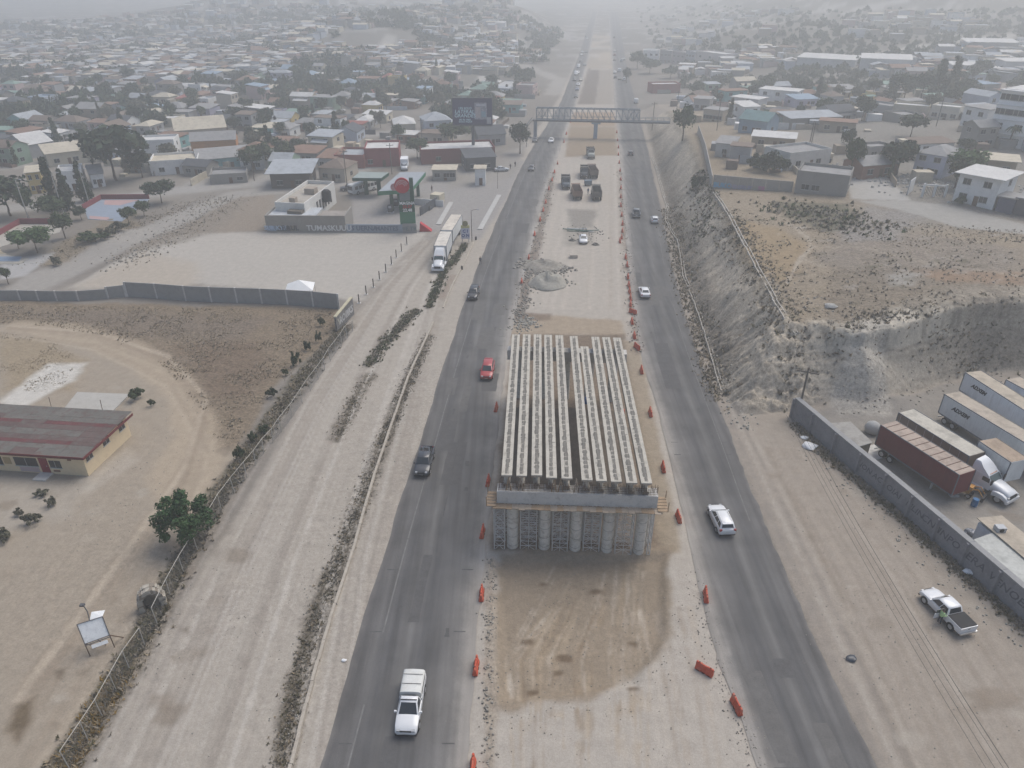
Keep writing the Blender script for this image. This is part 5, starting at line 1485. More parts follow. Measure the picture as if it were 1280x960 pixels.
# old masonry niche in the fence line
def niche():
    p = G(192, 758); t = thing('stone_niche', 'broken stone niche of loose masonry in the fence line', 'stone niche', (p.x, p.y, 0), R(28))
    r3 = random.Random(6); m1 = mat('niche_stone', (.36, .33, .28), .9, .35, 2, bump=.6); m2 = mat('niche_stone_dark', (.22, .19, .155), .9, .35, 2, bump=.6)
    for ring_, (w_, y) in enumerate(((.95, -.28), (.95, .28))):
        n_ = 15
        for k in range(n_):
            a = math.pi * k / (n_ - 1)
            x, z = -w_ * math.cos(a), .9 + 1.35 * math.sin(a) if 0 < k < n_ - 1 else .5
            s = r3.uniform(.17, .27)
            MB().frustum([(x - s, y - .25, z - s), (x + s*.9, y - .25, z - s*.8), (x + s, y + .25, z - s*.8), (x - s*.9, y + .25, z - s)],
                         [(x - s*.8, y - .22, z + s), (x + s*.7, y - .24, z + s*.8), (x + s*.8, y + .2, z + s), (x - s*.7, y + .24, z + s*.9)]).build('stone', r3.choice((m1, m1, m2)), t)
    for sx in (-1, 1):
        for z in (.05, .45, .8):
            s = r3.uniform(.22, .3)
            MB().box(sx*.95 - s, sx*.95 + s, -.45, .45, z - .1, z + .38).build('stone', r3.choice((m1, m2)), t)
    MB().box(-.8, .8, .32, .5, -.1, 1.5).build('back_wall', m2, t)
niche()
# white leaning sign board on legs with a lamp
def field_sign():
    A_, B_, C_, D_ = G(106, 805, 1.5), G(137, 794, 1.5), G(128, 770.6, 3.25), G(96, 780.6, 3.25)
    c = (A_ + B_) / 2; t = thing('sign_board', 'leaning white sign board on rusty legs with a lamp arm', 'sign', (c.x, c.y, 0))
    s = lambda p: p - Vector((c.x, c.y, 0))
    a, b, c_, d_ = map(s, (A_, B_, C_, D_)); n = (b - a).cross(d_ - a).normalized()
    MB().slab([a, b, c_, d_], .06).build('panel', mat('sign_white', (.86, .86, .84), .6, .08, 1.2, stain=(.6, .6, .6), stain_amt=.5), t)
    fr = mat('sign_frame', (.10, .10, .105), .7, .2, 2)
    for p, q in ((a, b), (b, c_), (c_, d_), (d_, a)): MB().bar(p + n*.02, q + n*.02, .07).build('frame_bar', fr, t)
    dn_ = (a - d_).normalized()
    e0, e1 = a + dn_ * .16, b + dn_ * .16
    MB().bar(e0, e1, .09).build('frame_bar', fr, t)
    MB().slab([a + dn_*.3 + (b-a)*.2, a + dn_*.3 + (b-a)*.85, a + dn_*.62 + (b-a)*.85, a + dn_*.62 + (b-a)*.2], .04).build('lower_panel', mat('sign_white', (.6, .6, .585)), t)
    for p, sh in ((a, -.1), (b, .1)):
        MB().bar((p.x, p.y, p.z), (p.x + .05, p.y - .05, -.1), .08).build('leg', M_REBAR, t)
        MB().bar(tuple(p), (p.x + sh + .25, p.y + 1.1, -.1), .07).build('leg', M_REBAR, t)
    MB().bar(((a+b)/2)[:], (((a+b)/2).x, ((a+b)/2).y + .7, -.1), .06).build('leg', M_REBAR, t)
    m_ = (c_ + d_) / 2
    MB().tube([m_, m_ + Vector((-.25, .45, .6)), m_ + Vector((-.5, .6, 1.15))], .045).build('lamp_arm', fr, t)
    q = m_ + Vector((-.6, .65, 1.18)); MB().box(q.x-.22, q.x+.16, q.y-.14, q.y+.14, q.z-.07, q.z+.09).build('lamp_head', fr, t)
    MB().slab([c_, c_ + Vector((.05, .5, .25)), (c_ + d_)/2 + Vector((0, .55, .45)), (c_ + d_)/2], .03).build('back_flap', mat('sign_white', (.6, .6, .585)), t)
    # faint rows of print
    mb = MB(); pr = mat('faded_print', (.40, .40, .40), .7)
    u, v = (b - a), (d_ - a)
    for k in range(6):
        f = .25 + k * .11; q0 = a + u * .55 + v * f + n * .008; q1 = a + u * (.80 + .1 * (k % 2)) + v * f + n * .008
        mb.add([q0, q1, q1 + v * .035, q0 + v * .035], [(0, 1, 2, 3)])
    mb.add([a + u*.12 + v*.06 + n*.008, a + u*.15 + v*.06 + n*.008, a + u*.15 + v*.22 + n*.008, a + u*.12 + v*.22 + n*.008], [(0, 1, 2, 3)])
    tag(mb.build('lettering', pr, t), kind='stuff')
field_sign()
# kerbs
def kerb(label, pts, w_=.34, h=.26):
    W = [G(*q) for q in pts]; t = thing('kerb', label, 'kerb', (W[0].x, W[0].y, 0)); r3 = random.Random(len(pts))
    mk = mat('kerb_concrete', (.385, .345, .29), .9, .2, 1.2, stain=(.27, .23, .19), stain_amt=.5)
    for a, b in zip(W, W[1:]):
        L = (b - a).length; k = max(1, round(L / 2.4))
        for i in range(k):
            p, q = a + (b - a) * (i / k) - W[0], a + (b - a) * ((i + 1) / k) - W[0]
            v = (q - p).normalized(); n = Vector((-v.y, v.x, 0)) * w_ / 2; o = Vector((r3.uniform(-.03, .03), 0, r3.uniform(-.03, .03)))
            p, q = p + v * .012 + o, q - v * .012 + o
            dz = Vector((0, 0, h)); lo = Vector((0, 0, -.15))
            MB().frustum([p - n + lo, q - n + lo, q + n + lo, p + n + lo], [p - n*.8 + dz, q - n*.8 + dz, q + n*.8 + dz, p + n*.8 + dz]).build('kerb_stone', mk, t)
kerb('long pale concrete kerb between the weeds and the left road', [(542,403),(510,472),(490,530),(467,597),(456,635),(444,680),(419,756),(404.5,802),(383,881),(364,957),(356,990)])
kerb('broken upper kerb stones by the walking person', [(554,385),(566,355),(580,330),(592,303)], .3, .2)
for k, (a, b, lab) in enumerate((((548,281),(564,253),'white concrete island left of the double semi rear'), ((600,287),(624,244),'white concrete island between the gas station and left road'))):
    p, q = G(*a), G(*b); v = (q - p).normalized(); n = Vector((-v.y, v.x, 0)) * .6
    tag(MB().frustum([x + Vector((0,0,-.1)) for x in (p-n, p+n, q+n, q-n)][::-1], [x + Vector((0,0,.16)) for x in (p-n, p+n, q+n, q-n)][::-1]).build('traffic_island', mat('island_white', (.41,.40,.38), .8, .12, .8)), lab, 'traffic island')
# row of posts in the pale lot
nth = ['nearest', 'second', 'third', 'fourth', 'fifth', 'sixth', 'seventh', 'eighth', 'farthest']
for k, (x, y) in enumerate([(449,379),(458,368),(467,359),(474.5,349.5),(482.5,340),(489.5,330.5),(495.5,322),(502,314),(508.7,305.5)]):
    p = G(x, y); t = thing('lot_post', '%s dark post of the row along the pale lot, counted from the panel wall' % nth[k], 'post', (p.x, p.y, 0), 0, 'posts along the pale lot')
    MB().box(-.09, .09, -.09, .09, -.2, 1.75).build('post_shaft', mat('post_dark', (.10, .085, .075), .9, .2), t); MB().box(-.3, .3, -.3, .3, -.1, .08).build('post_footing', M_CAP, t)
# white canopy tent behind the wall
p = G(376, 372); t = thing('canopy_tent', 'white pointed canopy tent behind the panel wall', 'tent', (p.x, p.y + .5, 0), R(8))
MB().add([(-2.5,-2,1.9),(2.5,-2,1.9),(2.5,2,1.9),(-2.5,2,1.9),(0,0,3.3)], [(0,1,4),(1,2,4),(2,3,4),(3,0,4),(3,2,1,0)]).build('canopy', mat('tent_white', (.72,.72,.71), .7, .05), t)
for sx in (-2.4, 2.4):
    for sy in (-1.9, 1.9): MB().bar((sx, sy, 0), (sx, sy, 1.95), .08).build('leg', M_STEEL, t)

# ------------------------------------------------------------------ gas station
M_GREEN = mat('station_green', (.018, .15, .075), .45, .1, .6); M_DGREEN = mat('station_dark_green', (.02, .075, .05), .55, .15, .8)
M_RED = mat('station_red', (.42, .03, .04), .5, .1, .8); M_WHITEP = mat('sign_white_paint', (.72, .72, .70), .6, .06, 1)
def station():
    # canopy
    C4 = [G(472.5,239.5,5.7), G(514,236.5,5.7), G(532,215.2,5.7), G(500,215.2,5.7)]
    c = sum(C4, Vector()) / 4; t = thing('station_canopy', 'green edged fuel canopy with flat blue grey top', 'canopy', (c.x, c.y, 0))
    Q = [p - Vector((c.x, c.y, 0)) for p in C4]
    dn = Vector((0, 0, -.95))
    MB().frustum([q + dn for q in Q], Q).build('fascia', M_GREEN, t)
    MB().frustum([q*.985 + Vector((0, 0, q.z*.015 + .003)) for q in Q], [q*.985 + Vector((0, 0, q.z*.015 + .05)) for q in Q]).build('roof', mat('canopy_top', (.30,.325,.35), .7, .1, .4, stain=(.22,.24,.25), stain_amt=.5), t)
    for u in (.28, .75):
        for v in (.15, .5, .85):
            q = (Q[0]*(1-u) + Q[1]*u)*(1-v) + (Q[3]*(1-u) + Q[2]*u)*v
            MB().box(q.x-.4, q.x+.4, q.y-.4, q.y+.4, 0, 4.74).build('column', M_DGREEN, t)
    for u, v, lab in ((.28,.05,'front left'),(.75,.05,'front right'),(.28,.34,'middle left'),(.75,.34,'middle right')):
        q = (Q[0]*(1-u) + Q[1]*u)*(1-v) + (Q[3]*(1-u) + Q[2]*u)*v + Vector((c.x, c.y, 0))
        k = thing('fuel_pump', 'dark fuel pump, %s under the green canopy' % lab, 'fuel pump', (q.x, q.y, 0), 0, 'fuel pumps under the canopy')
        MB().box(-.55,.55,-.3,.3,.15,2.0).build('pump_body', mat('pump_dark', (.06,.06,.065), .5), k); MB().box(-.9,.9,-.6,.6,0,.15).build('pump_island', M_CAP, k)
        MB().box(-.35,.35,-.32,-.29,1.2,1.8).build('pump_screen', M_LAMP, k)
    # second canopy further back
    C4 = [G(440,222.5,5.2), G(476.5,223,5.2), G(486,215.8,5.2), G(450,214.7,5.2)]
    c = sum(C4, Vector()) / 4; t = thing('station_canopy', 'small rear fuel canopy with a pale green top', 'canopy', (c.x, c.y, 0)); Q = [p - Vector((c.x, c.y, 0)) for p in C4]
    MB().frustum([q - Vector((0,0,.8)) for q in Q], Q).build('fascia', M_DGREEN, t)
    MB().frustum([q*.985 + Vector((0,0,q.z*.015+.003)) for q in Q], [q*.985 + Vector((0,0,q.z*.015+.05)) for q in Q]).build('roof', mat('canopy_top_green', (.26,.30,.285), .7, .1, .4), t)
    for u in (.3, .75):
        q = (Q[0]+Q[3])/2*(1-u) + (Q[1]+Q[2])/2*u; MB().box(q.x-.5, q.x+.5, q.y-.4, q.y+.4, 0, 4.38).build('column', M_DGREEN, t)
    # totem
    p = G(510.5, 291); t = thing('price_totem', 'tall green station totem with red round emblem and price rows', 'sign', (p.x, p.y + .7, 0), R(4))
    MB().box(-1.75,1.75,-.25,.25,1.0,4.7).build('lower_panel', M_GREEN, t)
    MB().box(-1.75,1.75,-.25,.25,4.75,7.3).build('price_panel', M_DGREEN, t)
    for z, s, m in ((6.75,'MAGNA',M_WHITEP),(5.95,'23.57',M_RED),(5.15,'22.48',M_WHITEP)):
        o = link('lettering', txt_mesh(s, .95, m, 0, .01, .03), t); o.location = (.1, -.27, z); o.rotation_euler = (R(90), 0, 0)
    MB().box(-1.5,1.5,-.2,.2,7.35,9.1).build('frame_panel', mat('totem_grey', (.16,.18,.18), .6, .2), t)
    MB().box(.9,1.75,-.3,.3,7.3,12.4).build('pylon', M_DGREEN, t)
    MB().box(-1.75,.88,-.15,.15,9.15,9.4).build('pylon_bar', mat('totem_grey', (.16,.18,.18)), t)
    mb = MB(); mb.cyl((-.75,-.28,10.75), (-.75,.2,10.75), 1.72, n=28); e = mb.build('emblem', M_RED, t)
    for k, (r0, a0, a1) in enumerate(((1.35,20,190),(1.0,10,170),(.62,0,150))):
        mb = MB(); n_ = 10
        for i in range(n_):
            b0, b1 = R(a0 + (a1-a0)*i/n_), R(a0 + (a1-a0)*(i+1)/n_)
            P = [(-.75 + r_*math.cos(b), -.295, 10.6 + r_*math.sin(b)) for r_, b in ((r0-.09,b0),(r0-.09,b1),(r0+.09,b1),(r0+.09,b0))]
            mb.add(P, [(0,1,2,3)])
        mb.build('emblem_stripe', mat('emblem_pale', (.52,.33,.33), .6), e)
    MB().cyl((-2.55,-.2,10.4), (-2.55,.15,10.4), .8, n=20).build('emblem_wing', mat('emblem_faint', (.40,.22,.23), .6, .2), e)
    # white parapet building
    FL, BL, BR = G(343,252.5,5.6), G(384,225,5.6), G(417.5,226.5,5.6); FR = FL + (BR - BL)
    c = (FL + BR) / 2; v = (FR - FL); W_ = v.length; D_ = (BL - FL).length
    sk = Matrix(((v.normalized().x, (BL-FL).normalized().x, 0, 0), (v.normalized().y, (BL-FL).normalized().y, 0, 0), (0,0,1,0), (0,0,0,1)))
    t = thing('station_shop', 'white parapet shop building with roof units beside the fuel canopies', 'building', (FL.x, FL.y, 0))
    wm = wallmat('shop_white', (.60,.585,.55), .3)
    def B_(name, m, *a, par=None):
        mb = MB(); mb.M = sk; mb.box(*a); return mb.build(name, m, par or t)
    mb = MB(); mb.M = sk; mb.box(0, W_, 0, D_, -.2, 4.7)
    for a in ((0,W_,0,.25),(0,W_,D_-.25,D_),(0,.25,.25,D_-.25),(W_-.25,W_,.25,D_-.25)): mb.box(*a, 4.7, 5.6)
    mb.build('wall', wm, t)
    B_('roof', roofmat('shop_tan', (.36,.33,.285)), .26, W_-.26, .26, D_-.26, 4.703, 4.8)
    B_('roof_unit', mat('unit_tan', (.33,.28,.23), .8, .2), W_*.45, W_*.8, D_*.5, D_*.62, 4.81, 6.2); B_('roof_unit', mat('unit_tan', (.33,.28,.23)), W_*.35, W_*.55, D_*.12, D_*.2, 4.81, 6.0)
    B_('front_block', mat('shop_brown', (.135,.12,.10), .9, .2), W_*.5, W_*.98, -1.8, -.01, 0, 4.2)
    for k in range(6):
        f = .35 + k * .09; B_('window', M_WIN, W_-.02, W_+.03, D_*f, D_*(f+.05), 1.2, 3.9)
    # block annex with graffiti
    A_, B2 = G(334,290), G(433,290.5); v = B2 - A_; L = v.length; rz = math.atan2(v.y, v.x)
    t = thing('block_annex', 'grey block annex with white painted graffiti facing the pale lot', 'building', (A_.x, A_.y, 0), rz)
    MB().box(0, L, 0, .3, -.2, 3.9).build('wall', mat('annex_block', (.255,.235,.21), .9, .14, .8, stain=(.2,.18,.16), stain_amt=.5), t)
    MB().box(0, .3, .3, 8, -.2, 3.9).build('wall', M_BLOCK, t); MB().box(L-.3, L, .3, 8, -.2, 3.9).build('wall', M_BLOCK, t)
    MB().box(.31, L*.62, .31, 8, 3.3, 3.5).build('roof', roofmat('annex_blue', (.42,.44,.46)), t)
    MB().box(L*.62, L-.31, .31, 8, 2.6, 2.75).build('roof', roofmat('annex_tan', (.30,.27,.24)), t)
    band = [(0,.12,(.22,.27,.34),''),(.12,.30,(.13,.125,.12),''),(.30,.38,(.20,.18,.14),'')]
    for a, b, cc, _ in band: MB().box(L*a+.03, L*b-.02, -.012, 0, .25, 1.5).build('painted_band', mat('band_%d' % int(cc[0]*100), cc, .9, .4, 2), t)
    for s, x, sz, cc in (('TUMASKUUU', L*.79, 1.75, (.62,.61,.59)), ('SUR KYE', L*.11, 1.35, (.36,.44,.54)), ('RAUL', L*.30, 1.6, (.06,.06,.065))):
        o = link('lettering', txt_mesh(s, sz, mat('spray_l%d' % int(cc[0]*100), cc, .85, .1), 0, .004, .05), t); o.location = (x, -.02, .95); o.rotation_euler = (R(90), 0, 0)
    # low blue graffiti wall
    B3 = G(521, 291); v = B3 - B2; L2 = v.length
    t = thing('station_wall', 'low blue graffiti wall under the green totem', 'wall', (B2.x, B2.y, 0), math.atan2(v.y, v.x))
    MB().box(.1, L2*.80, 0, .22, -.2, 1.9).build('wall_body', mat('wall_bluegrey', (.25,.285,.33), .85, .16, .8), t); MB().box(L2*.802, L2, -.04, .26, -.2, 2.1).build('wall_body', M_PANEL, t)
    for s, x, sz, cc in (('S UERNA', L2*.26, 1.5, (.12,.14,.18)), ('MANTES', L2*.58, 1.4, (.13,.15,.19)), ('=E TR', L2*.9, 1.3, (.16,.2,.2))):
        o = link('lettering', txt_mesh(s, sz, mat('spray_l%d' % int(cc[0]*100), cc, .85, .1), 0, .004, .04), t); o.location = (x, -.05 if x > L2*.8 else -.012, .95); o.rotation_euler = (R(90), 0, 0)
    p = G(412, 262, 0); t = thing('water_tank', 'black tank standing in the yard of the block annex', 'water tank', (p.x, p.y - 2, 2.76)); MB().lathe([(1.2,0),(1.25,.3),(1.25,2.4),(1.0,2.7)],16).build('tank_body', M_BLACK, t, 40); MB().lathe([(.35,2.7),(.35,2.85)],12).build('tank_lid', M_BLACK, t)
    p = G(526, 288); tag(MB().add([(-.2,-.9,0),(2.6,-.9,0),(2.6,.9,0),(-.2,.9,0),(0,-.7,2.0),(0,.7,2.0)], [(3,2,1,0),(0,1,4),(1,2,5,4),(2,3,5),(3,0,4,5)]).build('red_ramp', M_RED), 'red wedge shaped ramp at the end of the blue wall', 'ramp').location = (p.x, p.y, 0)
    # small roadside price sign
    p = G(582, 302); t = thing('roadside_sign', 'yellow topped roadside sign with blue characters beside the double semi', 'sign', (p.x, p.y, 0), R(6))
    MB().box(-.95,.95,-.12,.12,.7,3.1).build('panel', mat('sign_lilac', (.52,.53,.60), .6, .08), t)
    MB().box(-.95,.95,-.13,.13,3.12,3.75).build('header', mat('sign_yellow', (.50,.47,.22), .6, .1), t); MB().cyl((0,-.16,4.15), (0,.1,4.15), .62, n=20).build('round_top', mat('sign_olive', (.24,.22,.12), .7, .15), t)
    for sx in (-.7,.7): MB().bar((sx,0,-.1), (sx,0,.75), .12).build('leg', M_STEEL, t)
    for s, z in (('C I', 2.4), ('O N', 1.4)):
        o = link('lettering', txt_mesh(s, .95, mat('sign_blue', (.06,.09,.26), .6), 0, .01, .04), t); o.location = (0, -.13, z); o.rotation_euler = (R(90), 0, 0)
station()

# ------------------------------------------------------------------ billboard
def billboard():
    p = G(592, 197); sc = 1.0
    t = thing('billboard', 'large dark blue billboard on a tall single pole', 'billboard', (p.x, p.y, 0), R(-2))
    MB().cyl((0,.2,-.2), (0,.2,10.6), .55, .48, n=16).build('pole', mat('billboard_pole', (.075,.08,.09), .6, .15), t, 40)
    W_ = 6.2; z0, z1 = 10.3, 18.1
    MB().box(-W_, W_, -.35, .35, z0, z1).build('panel', mat('billboard_face', (.040,.040,.10), .5, .2, .5), t)
    fm = mat('billboard_frame', (.06,.06,.07), .6)
    MB().box(-W_-.15, W_+.15, -.45, .45, z0-.25, z0-.003).build('frame_bar', fm, t); MB().box(-W_-.15, W_+.15, -.45, .45, z1+.003, z1+.2).build('frame_bar', fm, t)
    for sx in (-1, 1): MB().box(sx*(W_+.08)-.075, sx*(W_+.08)+.075, -.45, .45, z0, z1).build('frame_bar', fm, t)
    MB().box(-W_, W_, -1.2, -.47, z0-.35, z0-.27).build('catwalk', fm, t)
    cy = mat('billboard_cyan', (.50,.68,.72), .6, .1)
    for s, z, sz, x in (('UN SOLO', 15.2, .95, -2.3), ('LATERAL', 14.15, 1.55, -2.5), ('GRANDES', 12.95, 1.5, -2.4), ('en tu casa', 11.9, .9, -2.4), ('SOLO AQUI', 11.2, .8, -2.3)):
        o = link('lettering', txt_mesh(s, sz, cy, .15, .01, .02), t); o.location = (x, -.37, z); o.rotation_euler = (R(90), 0, 0)
    pic = MB().box(.7, 4.6, -.37, -.34, 11.9, 16.9).build('picture', mat('billboard_picture', (.22,.22,.26), .6, .35, 1.2, stain=(.60,.58,.60), stain_amt=.8), t)
    for a, m in (((1.0,2.6,12.4,15.6),(.40,.36,.36)), ((2.9,4.3,12.6,14.3),(.22,.32,.38)), ((1.2,4.3,15.9,16.5),(.46,.46,.50))):
        MB().box(a[0], a[1], -.39, -.372, a[2], a[3]).build('picture_patch', mat('bb_%d' % int(m[2]*1000), m, .6, .3, 1.5), pic)
    MB().box(4.55, 5.9, -.375, -.351, 10.6, 12.6).build('picture', mat('bb_corner', (.34,.34,.36), .6, .2, 1.5), t)
billboard()

# ------------------------------------------------------------------ footbridge
def footbridge():
    zc = 6.2; A_ = G(669, 149.5, zc); B_ = G(838, 153, zc); v = B_ - A_; v.z = 0; L = v.length; rz = math.atan2(v.y, v.x)
    t = thing('footbridge', 'hazy blue steel truss footbridge spanning both roads', 'footbridge', (A_.x, A_.y, 0), rz)
    st = mat('bridge_bluegrey', (.20,.235,.27), .6, .15, .6); dk = mat('bridge_deck', (.10,.105,.11), .8, .1)
    MB().box(-1, L, -.15, 2.5, zc-.55, zc-.12).build('deck', dk, t)
    Lt = L * .775; hT = 3.9
    for y in (0, 2.4):
        MB().box(.2, Lt, y-.11, y+.11, zc+hT-.14, zc+hT+.14).build('top_chord', st, t)
        MB().box(.2, L, y-.10, y+.10, zc-.115, zc+.10).build('bottom_chord', st, t)
        n_ = 18
        for k in range(n_ + 1):
            x = .3 + (Lt - .4) * k / n_; MB().box(x-.075, x+.075, y-.075, y+.075, zc+.1, zc+hT-.14).build('vertical', st, t)
            if k < n_:
                x1 = .3 + (Lt - .4) * (k + 1) / n_; a, b = (zc+.1, zc+hT-.14)
                if k in (0, 1, n_-1, n_-2): MB().bar((x, y, a), (x1, y, b), .12).build('diagonal', st, t)
                MB().bar((x, y, b), (x1, y, a), .10).build('diagonal', st, t)
        MB().box(.2, L, y-.04, y+.04, zc+1.1, zc+1.2).build('hand_rail', st, t)
        for k in range(6): MB().bar((Lt + (L-Lt)*k/5 - .1, y, zc+.1), (Lt + (L-Lt)*k/5 - .1, y, zc+1.15), .08).build('rail_post', st, t)
    for k in range(10):
        x = .3 + (Lt - .4) * k / 9; MB().box(x-.07, x+.07, .11, 2.29, zc+hT-.1, zc+hT+.1).build('top_strut', st, t)
    mx = (G(744, 172) - A_).dot(v.normalized())
    MB().box(mx-.7, mx+.7, .6, 1.7, -.2, zc-.56).build('pier_column', mat('bridge_pier_blue', (.22,.30,.38), .7, .1), t); MB().box(mx-1.6, mx+1.6, .2, 2.2, zc-1.2, zc-.555).build('pier_head', mat('bridge_pier_blue', (.22,.30,.38)), t)
    MB().box(-.6, .6, .5, 1.8, -.2, zc-.56).build('pier_column', st, t)
    # stair flight on the left
    for k in range(14):
        MB().box(-1.2 - .35*(k+1), -1.2 - .35*k, .2, 2.2, zc-.4-(k+1)*.42, zc-.28-(k+1)*.42).build('stair_step', dk, t)
    for y in (.15, 2.25): MB().bar((-1.2, y, zc+.4), (-1.2-.35*14, y, .9), .12).build('stair_rail', st, t)
footbridge()
# ------------------------------------------------------------------ ball courts behind low red walls
def court(label, floor_px, wall_px, fc, panels, extra=None):
    F = [G(*q) for q in floor_px]; c = F[0]; t = thing('ball_court', label, 'sports court', (c.x, c.y, 0))
    f = MB().prism([(p.x - c.x, p.y - c.y) for p in F], -.2, .06).build('court_floor', mat('court_%d' % int(fc[2]*1000), fc, .85, .12, .4, stain=tuple(x*.8 for x in fc), stain_amt=.4), t)
    for pp, m in panels:
        P = [G(*q) for q in pp]; MB().prism([(p.x - c.x, p.y - c.y) for p in P], .064, .075).build('painted_key', m, f)
    W = [G(*q) for q in wall_px]; rd = mat('court_wall_red', (.20,.05,.06), .8, .15, .5)
    for a, b in zip(W, W[1:]):
        L = (b - a).length; k = max(1, round(L / 4)); v = (b - a).normalized(); n = Vector((-v.y, v.x, 0)) * .12
        for i in range(k):
            p, q = a + (b-a)*(i/k) - c + v*.015, a + (b-a)*((i+1)/k) - c - v*.015
            z = Vector((0,0,1.25)); lo = Vector((0,0,-.2))
            MB().frustum([p-n+lo, q-n+lo, q+n+lo, p+n+lo], [p-n+z, q-n+z, q+n+z, p+n+z]).build('wall_panel', rd, t)
pinkm = mat('court_pink', (.40,.27,.26), .85, .12, .5); bluem = mat('court_blue', (.20,.26,.34), .85, .12, .5)
court('blue grey ball court with pink ends behind a red wall', [(106,262),(110,274),(152,277),(187,249),(127,249.5)], [(104,262),(127,249),(187,248.5)], (.24,.28,.34), [([(130,256),(150,257),(175,250),(131,250.5)], pinkm), ([(112,273.5),(135,275.5),(137,272),(112,270)], pinkm)])
court('pale sand coloured ball court at the left photo edge', [(-60,330),(25,330),(68,305),(79,281),(26,281),(-60,310)], [(-60,312),(0,294),(26,279.5),(79,279.5)], (.37,.345,.30), [([(-60,327),(24,327),(28,321),(-60,321)], bluem), ([(-40,318),(20,318),(30,312),(-30,312)], mat('court_sand', (.42,.35,.24), .85, .1))])
# ------------------------------------------------------------------ yard on the right: wall, trailers, sheds
def yard_wall():
    base = [(989,521),(1012,541),(1040,566),(1070,592),(1101,618),(1133,646),(1166,675),(1201,706),(1240,741),(1290,786),(1345,836)]
    W = [G(*q) for q in base]; p0 = W[0]
    t = thing('yard_wall', 'long grey block yard wall with black graffiti beside the right dirt shoulder', 'wall', (p0.x, p0.y, 0))
    mw = mat('yard_wall_grey', (.215, .215, .225), .9, .16, .5, stain=(.155, .155, .17), stain_amt=.6); mc = mat('yard_coping', (.27, .268, .265), .9, .15, .6)
    h = 2.9; q = 0
    for a, b in zip(W, W[1:]):
        L = (b - a).length; k = max(1, round(L / 4.0)); v = (b - a).normalized(); n = Vector((-v.y, v.x, 0))
        if n.x < 0: n = -n
        for i in range(k):
            p, r_ = a + (b-a)*(i/k) - p0 + v*.012, a + (b-a)*((i+1)/k) - p0 - v*.012
            z = Vector((0,0,h)); lo = Vector((0,0,-.4))
            f = [p, r_, r_ + n*.55, p + n*.55]
            MB().frustum([x + lo for x in f][::-1], [x + z for x in f][::-1]).build('panel', mw, t)
            c = [p - n*.06, r_ - n*.06, r_ + n*.62, p + n*.62]
            MB().frustum([x + Vector((0,0,h+.003)) for x in c][::-1], [x + Vector((0,0,h+.12)) for x in c][::-1]).build('coping', mc, t)
        for s in (0.0,):
            MB().box(a.x-p0.x-.16-n.x*.1, a.x-p0.x+.16-n.x*.1, a.y-p0.y-.16, a.y-p0.y+.16, -.4, h-.05).build('pilaster', mw, t)
    # lettering sprayed along the outer face
    run = [(W[i] - p0) for i in range(len(W))]
    words_ = [(3.2,'NON',1.0),(3.75,'ACI',1.05),(4.35,'OIAI',1.1),(5.15,'NLIN',1.1),(5.75,'CNB',1.2),(6.4,'INPO',1.2),(7.3,'ERA',1.3),(8.3,'VENOEA',1.25)]
    mk = mat('spray_black', (.105, .105, .125), .85, .3)
    for s, w_, sz in words_:
        i = int(s); f = s - i; v = (run[i+1]-run[i]).normalized(); n = Vector((-v.y, v.x, 0))
        if n.x < 0: n = -n
        c = run[i] + (run[i+1]-run[i])*f - n*.012
        o = link('lettering', txt_mesh(w_, sz, mk, .25, .004, .012), t)
        o.location = (c.x, c.y, 1.55); o.rotation_euler = (R(90), 0, math.atan2(v.y, v.x))
yard_wall()
def by_edge(p1, p2, z):
    """trailer pose from the pixels of its left top edge: far end, near end"""
    a, b = G(*p1, z), G(*p2, z); v = (b - a); v.z = 0
    return a, b, v.normalized(), v.length
def trailer_at(label, p1, p2, z, L=None, off=1.27, **k):
    a, b, v, l0 = by_edge(p1, p2, z); L = L or l0
    n = Vector((v.y, -v.x, 0))          # to the right of travel
    if n.x < 0: n = -n
    f = a + v * L + n * off
    return trailer(label, (f.x, f.y, .02), heading(v.x, v.y), L, **k), v
_, VY = trailer_at('dark red ribbed container with a slatted tan top inside the yard', (1101,531.5), (1205,598), 4.05, L=10.9, hh=2.85, side=(.15,.030,.032), roof=(.36,.29,.24), ribs=True, z0=1.2, name='shipping_container', ribgap=1.05, group=None)
trailer_at('white trailer with slanted black letters and brown top, middle of the yard', (1181,492.5), (1279,551.5), 4.05, L=15.0, hh=2.8, side=(.60,.62,.65), roof=(.40,.345,.28), logo='ADXEM')
trailer_at('rear white trailer with slanted black letters, close under the cut bank', (1207,465), (1280,512), 4.05, L=15.0, hh=2.8, side=(.60,.625,.66), roof=(.42,.365,.29), logo='ADXEM')
trailer_at('farthest pale trailer at the right photo edge under the cut bank', (1258,474), (1282,487), 4.05, L=14.0, hh=2.8, side=(.56,.58,.62), roof=(.42,.36,.29))
trailer_at('low pale canvas topped trailer with brown rear between red container and lettered trailer', (1124,514.5), (1204,564), 3.6, L=10.2, hh=2.2, side=(.20,.15,.115), roof=(.45,.42,.36), z0=1.2, name='canvas_trailer')
trailer_at('white trailer coupled behind the white tractor cab', (1222,551), (1262,578), 4.05, L=None, off=1.5, hh=2.8, side=(.60,.62,.65), roof=(.36,.28,.21))
p = G(1261, 630); TD = Vector((VY.x*math.cos(R(7)) - VY.y*math.sin(R(7)), VY.x*math.sin(R(7)) + VY.y*math.cos(R(7)), 0)); tractor_unit('white semi tractor parked at the end of the red container', (p.x - TD.x*3.6, p.y - TD.y*3.6, .02), heading(TD.x, TD.y))
